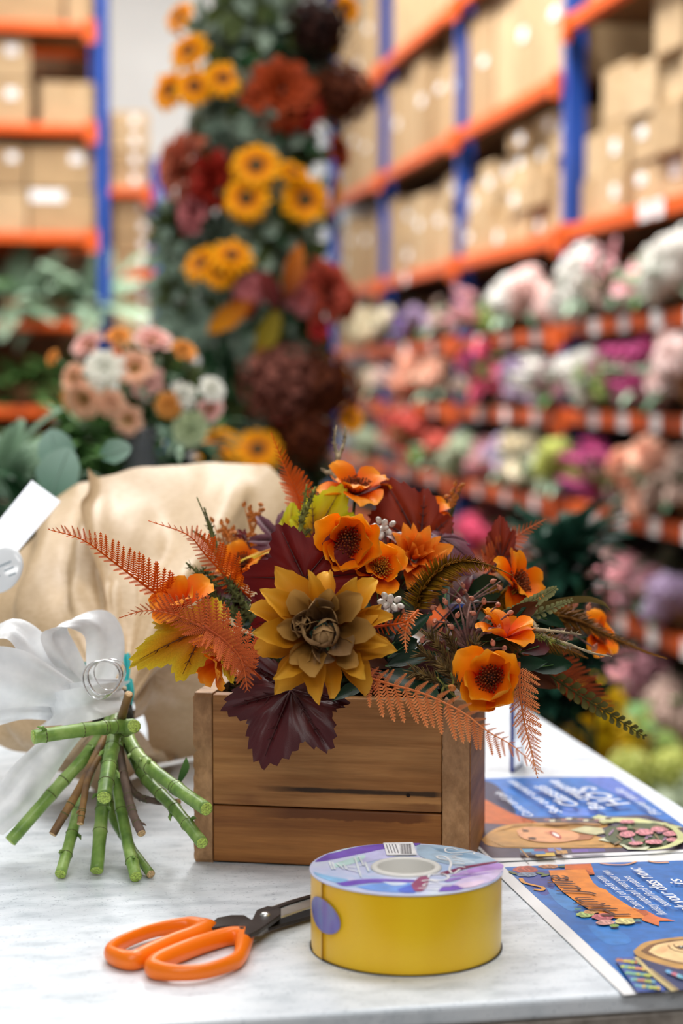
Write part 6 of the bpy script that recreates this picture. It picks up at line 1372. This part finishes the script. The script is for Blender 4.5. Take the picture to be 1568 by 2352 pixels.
M_kb = petalmat('foxtail_bronze', [(0, (84, 58, 10)), (.5, (150, 108, 18)), (1, (170, 110, 40))], rough=.5, transl=.2, nscale=150); M_kl = petalmat('foxtail_brown', [(0, (84, 52, 16)), (1, (160, 104, 36))], rough=.6, transl=.15, nscale=150)
M_jo = petalmat('sprig_olive', [(0, (54, 52, 20)), (1, (96, 90, 42))], rough=.6, transl=.15, nscale=100); M_sg = petalmat('sprig_sage', [(0, (96, 100, 58)), (1, (150, 150, 100))], rough=.6, transl=.2, nscale=100)
PIN = {m_.name: pinna_mesh('leaflet', m_) for m_ in (M_fo, M_fs, M_fr, M_fc)}; NEE = {m_.name: needle_mesh('leaflet', m_) for m_ in (M_kb, M_kl)}; DSC = {m_.name: disc_mesh('leaflet', m_, .62) for m_ in (M_jo, M_sg)}
def fern(path, env, s1, s2, mat, label, n=22, tab=PIN, ang=62, r=.0009, f2=1.0, name='fern_frond', t0=.06, cat='fern', wid=1.0, jit=.08, s3=None):
    """path from base to tip as (px, py, depth); env = leaflet length in pixels along it; s1, s2 = the two sides as (right, up, toward) directions"""
    rf.seed(int(path[0][0] + path[0][1])); pts = smooth([P(*p) for p in path], 60); dref = path[0][2]; t = thing(name, label, cat, pts[0], group=GA)
    b = MB(); b.tube(pts[::3] + [pts[-1]], [r*(1 - .8*i/20.0) + .0001 for i in range(len(pts[::3]) + 1)], 5); part('rachis', b.mesh('rachis', mat), t)
    a1, a2 = V3(*s1).normalized(), V3(*s2).normalized(); me = tab[mat.name]
    for k in range(n):
        q = t0 + (1 - t0 - .015)*k/(n - 1); f = q*60; i = min(int(f), 59); p = pts[i].lerp(pts[i+1], f - i); tg = (pts[min(60, i+2)] - pts[max(0, i-2)]).normalized()
        L = PX(interp(env, q), dref)
        if L < .0004: continue
        for s, (sv, ff) in enumerate(((a1, 1.0), (a2, f2)) + (((V3(*s3), .8),) if s3 else ())):
            sd = (sv - tg*sv.dot(tg)).normalized(); an = rad(ang - 22*q); d = tg*math.cos(an) + sd*math.sin(an); d += Vector((rf.uniform(-jit, jit), rf.uniform(-jit, jit), rf.uniform(-jit, jit) - .03))
            nn = d.cross(tg) if s == 0 else tg.cross(d)
            F = frame(p, nn if nn.length > 1e-4 else AX_U, d, rf.uniform(-.05, .05)); Lk = L*ff*rf.uniform(.93, 1.07)
            part('leaflet', me, t, F @ SC(Lk*wid, Lk, Lk))
    return t
UPR, UPL, DN = (.5, .85, .25), (-.5, .8, .3), (.1, -.9, .3)
fern([(412, 1398, 1.215), (350, 1358, 1.205), (270, 1298, 1.195), (190, 1240, 1.185), (110, 1216, 1.175)], [(0, 70), (.2, 78), (.5, 56), (.8, 30), (1, 8)], (.55, .85, .15), (-.1, -.35, .95), M_fo, 'long orange fern frond reaching left over the kraft paper', 26, f2=.6)
fern([(588, 1385, 1.245), (520, 1325, 1.235), (470, 1272, 1.23), (430, 1228, 1.225), (340, 1196, 1.22)], [(0, 74), (.3, 66), (.6, 40), (.85, 14), (1, 4)], (.9, .45, .2), (-.75, -.2, .6), M_fo, 'curved orange fern frond above the long left one', 24, f2=.55)
fern([(698, 1178, 1.31), (680, 1130, 1.315), (655, 1075, 1.32), (622, 994, 1.325)], [(0, 50), (.35, 46), (.7, 24), (1, 6)], (.95, .3, .25), (-.9, -.1, .45), M_fo, 'orange fern tip standing highest above the kraft paper', 22, f2=.8)
fern([(600, 1560, 1.135), (548, 1508, 1.14), (495, 1462, 1.145), (440, 1428, 1.15), (385, 1408, 1.155), (330, 1403, 1.155), (272, 1420, 1.15)], [(0, 80), (.3, 96), (.55, 66), (.8, 26), (1, 6)], (.55, .75, .3), (.15, -.9, .45), M_fc, 'copper salmon fern curling over the yellow leaf at the left', 26, f2=.62)
fern([(470, 1440, 1.14), (520, 1475, 1.13), (556, 1520, 1.125), (568, 1585, 1.12)], [(0, 46), (.4, 64), (.8, 34), (1, 10)], (.8, .4, .4), (-.7, -.5, .4), M_fc, 'copper fern tip hanging beside the waxy burgundy leaf', 16)
fern([(822, 1548, 1.145), (890, 1570, 1.13), (975, 1594, 1.12), (1060, 1635, 1.105), (1120, 1680, 1.095), (1180, 1715, 1.085), (1248, 1776, 1.075)], [(0, 70), (.15, 92), (.4, 84), (.65, 56), (.85, 30), (1, 6)], (-.30, -.95, .25), (.65, .5, .5), M_fs, 'salmon fern frond drooping over the front right of the planter', 21, f2=.5, ang=58)
fern([(1192, 1520, 1.175), (1194, 1590, 1.17), (1204, 1660, 1.165), (1220, 1725, 1.16), (1234, 1788, 1.155)], [(0, 54), (.4, 50), (.75, 28), (1, 6)], (1, .25, .2), (-.9, .1, .5), M_fs, 'salmon fern hanging straight down at the right corner of the planter', 24, f2=.8)
fern([(1110, 1310, 1.30), (1150, 1262, 1.305), (1200, 1222, 1.31), (1254, 1192, 1.315)], [(0, 44), (.4, 36), (.8, 16), (1, 4)], (-.4, .9, .3), (.5, -.8, .4), M_fc, 'small pale copper fern at the upper right by the folded russet leaf', 18)
fern([(960, 1402, 1.145), (940, 1424, 1.135), (930, 1460, 1.13), (933, 1498, 1.125)], [(0, 24), (.5, 22), (1, 5)], (1, .1, .3), (-1, .1, .3), M_fs, 'small salmon fern tip hanging right of the dahlia', 14)
fern([(860, 1440, 1.14), (890, 1436, 1.13), (925, 1430, 1.125), (955, 1412, 1.12)], [(0, 20), (.5, 30), (1, 10)], (.2, -.9, .3), (.3, .8, .3), M_fo, 'orange fern scrap touching the dahlia on the right', 10)
fern([(835, 1530, 1.15), (850, 1560, 1.14), (862, 1590, 1.13)], [(0, 40), (.5, 40), (1, 10)], (.9, -.2, .3), (-.8, -.3, .4), M_fr, 'rust fern scrap under the right of the dahlia', 8)
fern([(1190, 1480, 1.32), (1270, 1530, 1.33), (1340, 1580, 1.34), (1410, 1640, 1.35)], [(0, 60), (.5, 56), (.85, 30), (1, 6)], (.7, .7, .2), (-.6, -.7, .3), M_fr, 'blurred rust fern low at the far right', 20)
fern([(952, 1412, 1.205), (968, 1355, 1.20), (1012, 1305, 1.195), (1064, 1288, 1.19), (1120, 1297, 1.185), (1178, 1322, 1.18)], [(0, 54), (.3, 60), (.6, 36), (.85, 14), (.93, 4), (1, 0)], (.35, -.9, .3), (-.7, .6, .45), M_kb, 'bronze foxtail fern arching over the middle right', 96, NEE, 66, .0014, .7, jit=.14, s3=(0, .1, 1))
fern([(1180, 1428, 1.27), (1260, 1412, 1.28), (1330, 1428, 1.285), (1410, 1466, 1.29), (1480, 1497, 1.295), (1532, 1513, 1.30)], [(0, 40), (.3, 44), (.55, 22), (.85, 8), (1, 1)], (.2, .9, .3), (.1, -.9, .3), M_kl, 'brown foxtail spike pointing farthest to the right', 96, NEE, 50, .0018, 1.0, jit=.12, s3=(0, .1, 1))
fern([(1190, 1500, 1.24), (1265, 1552, 1.24), (1340, 1602, 1.24), (1412, 1648, 1.24), (1480, 1692, 1.24)], [(0, 24), (.5, 28), (.9, 18), (1, 10)], (.6, .8, .3), (-.5, -.8, .3), M_jo, 'dark olive sprig with round leaflets drooping at the far right', 18, DSC, 60, .0012, name='leafy_sprig', cat='sprig')
fern([(1120, 1428, 1.21), (1180, 1404, 1.21), (1230, 1378, 1.21), (1274, 1352, 1.21)], [(0, 16), (.5, 22), (.85, 18), (1, 10)], (-.2, .9, .4), (.5, -.8, .4), M_sg, 'sage sprig with small round leaflets pointing up right', 16, DSC, 58, .0009, name='leafy_sprig', cat='sprig')
fern([(1140, 1450, 1.22), (1210, 1420, 1.22), (1270, 1395, 1.22), (1310, 1378, 1.22)], [(0, 14), (.5, 18), (1, 8)], (-.2, .9, .4), (.5, -.8, .4), M_sg, 'second sage sprig just under the first on the right', 14, DSC, 58, .0009, name='leafy_sprig', cat='sprig')
M_grass = petalmat('grass_blade', [(0, (84, 70, 34)), (1, (112, 94, 54))], rough=.45)
fern([(1110, 1470, 1.22), (1190, 1465, 1.23), (1270, 1480, 1.24), (1350, 1512, 1.25)], [(0, 46), (.4, 44), (.8, 20), (1, 4)], (.2, .9, .3), (.1, -.9, .3), M_kl, 'brown foxtail frond filling the right side above the rust fern', 70, NEE, 56, .0012, 1.0, jit=.14)
fern([(1120, 1500, 1.235), (1200, 1520, 1.25), (1280, 1550, 1.26), (1340, 1590, 1.27)], [(0, 50), (.5, 44), (1, 6)], (.3, .9, .3), (.1, -.9, .3), M_fr, 'rust fern frond behind the corner poppy on the right', 18)
fern([(1090, 1400, 1.25), (1150, 1380, 1.26), (1230, 1395, 1.27), (1300, 1430, 1.28)], [(0, 50), (.4, 50), (.8, 24), (1, 4)], (.2, .9, .3), (.2, -.9, .3), M_kb, 'bronze foxtail frond between the right poppy and the sage sprigs', 70, NEE, 58, .0011, 1.0, jit=.14)
b = MB(); pts = smooth([P(1150, 1450, 1.22), P(1210, 1408, 1.23), (P(1280, 1384, 1.25)), P(1345, 1376, 1.27), P(1385, 1386, 1.28), P(1402, 1404, 1.285)], 20); b.grid([[p + V3(-.1, 1, .2)*(s*PX(11, 1.25)*(1 - .85*(i/20)**2)) + V3(0, 0, 1)*(.001*abs(s)) for s in (-1, 0, 1)] for i, p in enumerate(pts)])
gb = thing('grass_blade', 'long brown grass blade arching right over the foxtail spike', 'leaf', pts[0], group=GA); part('blade', b.mesh('blade', M_grass), gb)

# ---- mossy twigs, budding twigs, berry twigs
M_moss = plain('mossy_bark', (104, 104, 44), .9, 160, .45); M_mossd = plain('dark_mossy_bark', (76, 80, 40), .9, 160, .4); M_bark = plain('pale_twig', (148, 132, 104), .85, 160, .3); M_twigp = plain('mauve_twig', (124, 92, 84), .8, 160, .25); M_budp = plain('berry_bud', (192, 122, 96), .6, 160, .2); M_budo = plain('orange_bud', (188, 112, 44), .7, 160, .25); M_rosem = plain('rosemary', (92, 72, 34), .8, 160, .4)
def twig(paths, r, mat, label, moss=None, mossn=0, buds=(), budr=0, budm=None, name='mossy_twig', seed=1, fr=.25):
    rr_ = random.Random(seed); t = thing(name, label, 'twig', P(*paths[0][0]), group=GA)
    for pa in paths:
        pts = smooth([P(*p) for p in pa], 24); b = MB(); rad_ = [PX(r, pa[0][2])*(1 - (1 - fr)*i/24)*rr_.uniform(.8, 1.25) for i in range(25)]; b.tube(pts, rad_, 6)
        for k in range(mossn):
            i = rr_.randrange(2, 23); d = Vector((rr_.gauss(0, 1), rr_.gauss(0, 1), rr_.gauss(0, 1))).normalized(); L = PX(r*rr_.uniform(.8, 2.2), pa[0][2]); b.tube([pts[i], pts[i] + d*L*.6, pts[i] + d*L + (pts[i+1] - pts[i])*.5], [rad_[i]*.5, rad_[i]*.35, rad_[i]*.08], 4, False)
        part('branch', b.mesh('branch', mat), t)
    for p in buds:
        b = MB(); R = PX(budr, p[2]); b.ball((0, 0, 0), (R, R, R*1.35), 4, 8); b.tube([Vector((0, 0, R)), Vector((0, 0, R*1.9))], [R*.6, R*.2], 5); part('bud', b.mesh('bud', budm), t, frame(P(*p), V3(rr_.uniform(-.6, .6), rr_.uniform(-.2, 1), .4)))
    return t
twig([[(545, 1410, 1.25), (520, 1340, 1.255), (500, 1280, 1.26), (478, 1205, 1.265), (452, 1142, 1.27)], [(505, 1290, 1.26), (490, 1230, 1.265), (468, 1165, 1.27)], [(500, 1275, 1.26), (470, 1240, 1.262), (442, 1218, 1.265)]], 6, M_mossd, 'dark mossy twig rising at the left before the kraft paper', mossn=40, seed=2)
twig([[(570, 1420, 1.235), (520, 1375, 1.24), (470, 1330, 1.245), (427, 1292, 1.25)], [(520, 1375, 1.24), (480, 1320, 1.245), (460, 1310, 1.25)]], 9, M_mossd, 'thick mossy twig between the left fern and the dahlia', mossn=110, seed=3)
twig([[(560, 1430, 1.225), (520, 1395, 1.23), (475, 1360, 1.235)], [(585, 1425, 1.225), (545, 1370, 1.23), (520, 1330, 1.235)]], 12, M_mossd, 'mossy clump low between the left fern and the dahlia', mossn=150, seed=4)
twig([[(665, 1262, 1.245), (690, 1215, 1.25), (698, 1160, 1.255), (704, 1112, 1.26)], [(690, 1200, 1.25), (712, 1150, 1.255), (724, 1118, 1.26)], [(672, 1250, 1.245), (715, 1215, 1.245)]], 7, M_moss, 'mossy twig in front of the yellow leaves', mossn=80, seed=5)
twig([[(770, 1095, 1.335), (775, 1055, 1.34), (768, 1015, 1.345), (772, 978, 1.35)], [(775, 1055, 1.34), (790, 1015, 1.345), (794, 980, 1.35)], [(772, 1080, 1.34), (750, 1085, 1.34), (736, 1075, 1.34)]], 6, M_bark, 'pale forked twig standing highest behind the top poppy', mossn=24, seed=6)
twig([[(1170, 1450, 1.20), (1230, 1458, 1.19), (1300, 1478, 1.185), (1360, 1500, 1.18), (1405, 1508, 1.175)], [(1225, 1445, 1.19), (1290, 1452, 1.185), (1335, 1458, 1.18)], [(1222, 1430, 1.195), (1240, 1452, 1.19), (1300, 1490, 1.185)]], 6, M_bark, 'pale mossy twig pointing right over the blurred poppies', mossn=20, seed=7)
twig([[(1175, 1452, 1.198), (1235, 1462, 1.188), (1300, 1482, 1.182)]], 8, M_moss, 'moss covering the middle of the pale right twig', mossn=130, seed=8)
for k, (x, y, d, lab_) in enumerate(((575, 1205, 1.33, 'budding twig with orange buds left of the purple leaves'), (512, 1245, 1.33, 'budding twig with orange buds before the kraft paper'), (1030, 1170, 1.34, 'budding twig with orange buds behind the plum leaf'), (548, 1262, 1.32, 'low budding twig over the left fern'))):
    r5 = random.Random(k); ends = [(x + r5.uniform(-34, 34), y - r5.uniform(10, 58), d) for _ in range(8)]
    twig([[(x + 12, y + 80, d), (x + 4, y + 30, d)] + [e] for e in ends], 3, M_mossd if k == 2 else M_budo, lab_, mossn=6, buds=ends + [((e[0] + x)/2 + 4, (e[1] + y)/2, d) for e in ends], budr=5.5, budm=M_budo, name='budding_twig', seed=k)
r6 = random.Random(3); ends = []
for k in range(15):
    a = rad(-60 + 250*k/14); L = r6.uniform(70, 130); ends.append((1070 + L*math.cos(a)*.9, 1455 - L*math.sin(a)*.75, 1.185 + r6.uniform(-.02, .02)))
twig([[(1075, 1490, 1.205), ((e[0] + 1072)/2 + r6.uniform(-14, 14), (e[1] + 1468)/2 + r6.uniform(-14, 14), 1.19), e] for e in ends], 3.6, M_twigp, 'branching mauve berry twig with pink buds right of the dark green leaves', mossn=7, buds=[e for e in ends] + [((e[0]*.6 + 1072*.4) + 8, (e[1]*.6 + 1460*.4), e[2] - .005) for e in ends[::2]], budr=6.5, budm=M_budp, name='berry_twig', seed=3, fr=.45)
ends = [(1330 + 50*r6.uniform(-1, 1), 1430 + 60*r6.uniform(-1, 1), 1.30) for _ in range(7)]
twig([[(1230, 1470, 1.27), (1290, 1460 + r6.uniform(-15, 15), 1.285), e] for e in ends], 3.6, M_twigp, 'mauve berry twig by the blurred poppy at the far right', buds=ends, budr=7, budm=M_budp, name='berry_twig', seed=5, fr=.45)
ends = [(1010 + 70*r6.uniform(-1, 1), 1350 + 40*r6.uniform(-1, 1), 1.225) for _ in range(9)]
twig([[(1080, 1440, 1.22), (1070 + r6.uniform(-20, 20), 1390, 1.222), (e[0] + 70, e[1], e[2])] for e in ends], 3.4, M_twigp, 'mauve twig under the bronze foxtail fern', mossn=8, buds=[(e[0] + 70, e[1], e[2]) for e in ends[::2]], budr=6, budm=M_budp, name='berry_twig', seed=6, fr=.4)
def needle_twig(x0, y0, d0, x1, y1, d1, label, n=70, L=34, mat=M_rosem, seed=1):
    rr_ = random.Random(seed); pts = smooth([P(x0, y0, d0), P((x0+x1)/2, (y0+y1)/2 - 8, (d0+d1)/2), P(x1, y1, d1)], 30); t = thing('rosemary_twig', label, 'twig', pts[0], group=GA)
    b = MB(); b.tube(pts, .0008, 5); part('branch', b.mesh('branch', mat), t); b = MB()
    for k in range(n):
        i = rr_.randrange(0, 30); tg = (pts[i+1] - pts[i]).normalized(); s = Vector((rr_.gauss(0, 1), rr_.gauss(0, 1), rr_.gauss(0, 1))); s = (s - tg*s.dot(tg)).normalized(); q = PX(L*rr_.uniform(.6, 1.1), d0); d = (tg*.8 + s*.7).normalized()
        b.tube([pts[i], pts[i] + d*q*.6, pts[i] + d*q + tg*q*.1], [.0006, .0005, .0001], 4, False)
    part('needle', b.mesh('needle', mat), t, kind='stuff'); return t
for k, a in enumerate(((1040, 1560, 1.165, 965, 1500, 1.155), (1045, 1550, 1.17, 985, 1460, 1.16), (1060, 1545, 1.175, 1025, 1455, 1.165), (1075, 1545, 1.175, 1090, 1480, 1.165), (1010, 1575, 1.155, 950, 1545, 1.145), (1060, 1590, 1.15, 1015, 1530, 1.14))):
    needle_twig(*a, ['brown rosemary twig %s, left of the corner poppy' % w for w in ('reaching farthest left', 'second from the dark leaf', 'in the middle of the clump', 'nearest the berry twig', 'lowest on the rim', 'in front of the clump')][k], seed=k)
twig([[(1045, 1600, 1.135), (1020, 1575, 1.13), (1003, 1555, 1.128)], [(1020, 1575, 1.13), (1012, 1600, 1.128), (1018, 1625, 1.126)], [(1020, 1578, 1.13), (1040, 1570, 1.13), (1035, 1545, 1.13)], [(1012, 1598, 1.128), (1005, 1612, 1.128)]], 3, M_moss, 'small yellow-green twig in front beside the corner poppy', mossn=8, buds=[(1038, 1580, 1.128)], budr=8, budm=M_budo, name='budding_twig', seed=9, fr=.6)
# frosted cone berries
M_frost = plain('frosted_bead', (206, 198, 188), .18, 200, .2, coat=.6)
for (x, y, d, n, lab_) in ((895, 1385, 1.15, 9, 'cluster of glassy frosted beads right of the dahlia'), (882, 1212, 1.24, 8, 'cluster of frosted beads beside the top poppies')):
    t = thing('bead_cluster', lab_, 'beads', P(x, y, d), group=GA); r7 = random.Random(int(x))
    for k in range(n):
        a = k*2.4; q = 26*math.sqrt(k/n); c = P(x + q*math.cos(a)*1.1, y + q*math.sin(a)*.8, d + r7.uniform(-.004, .004)); R = PX(r7.uniform(6, 9), d); b = MB(); b.ball((0, 0, 0), (R, R, R*1.5), 6, 9); part('bead', b.mesh('bead', M_frost), t, frame(c, V3(math.cos(a), -math.sin(a), .8)))
    b = MB(); b.tube([P(x, y + 10, d + .006), P(x + 6, y + 60, d + .02)], .0012, 5); part('stem', b.mesh('stem', M_twigp), t)
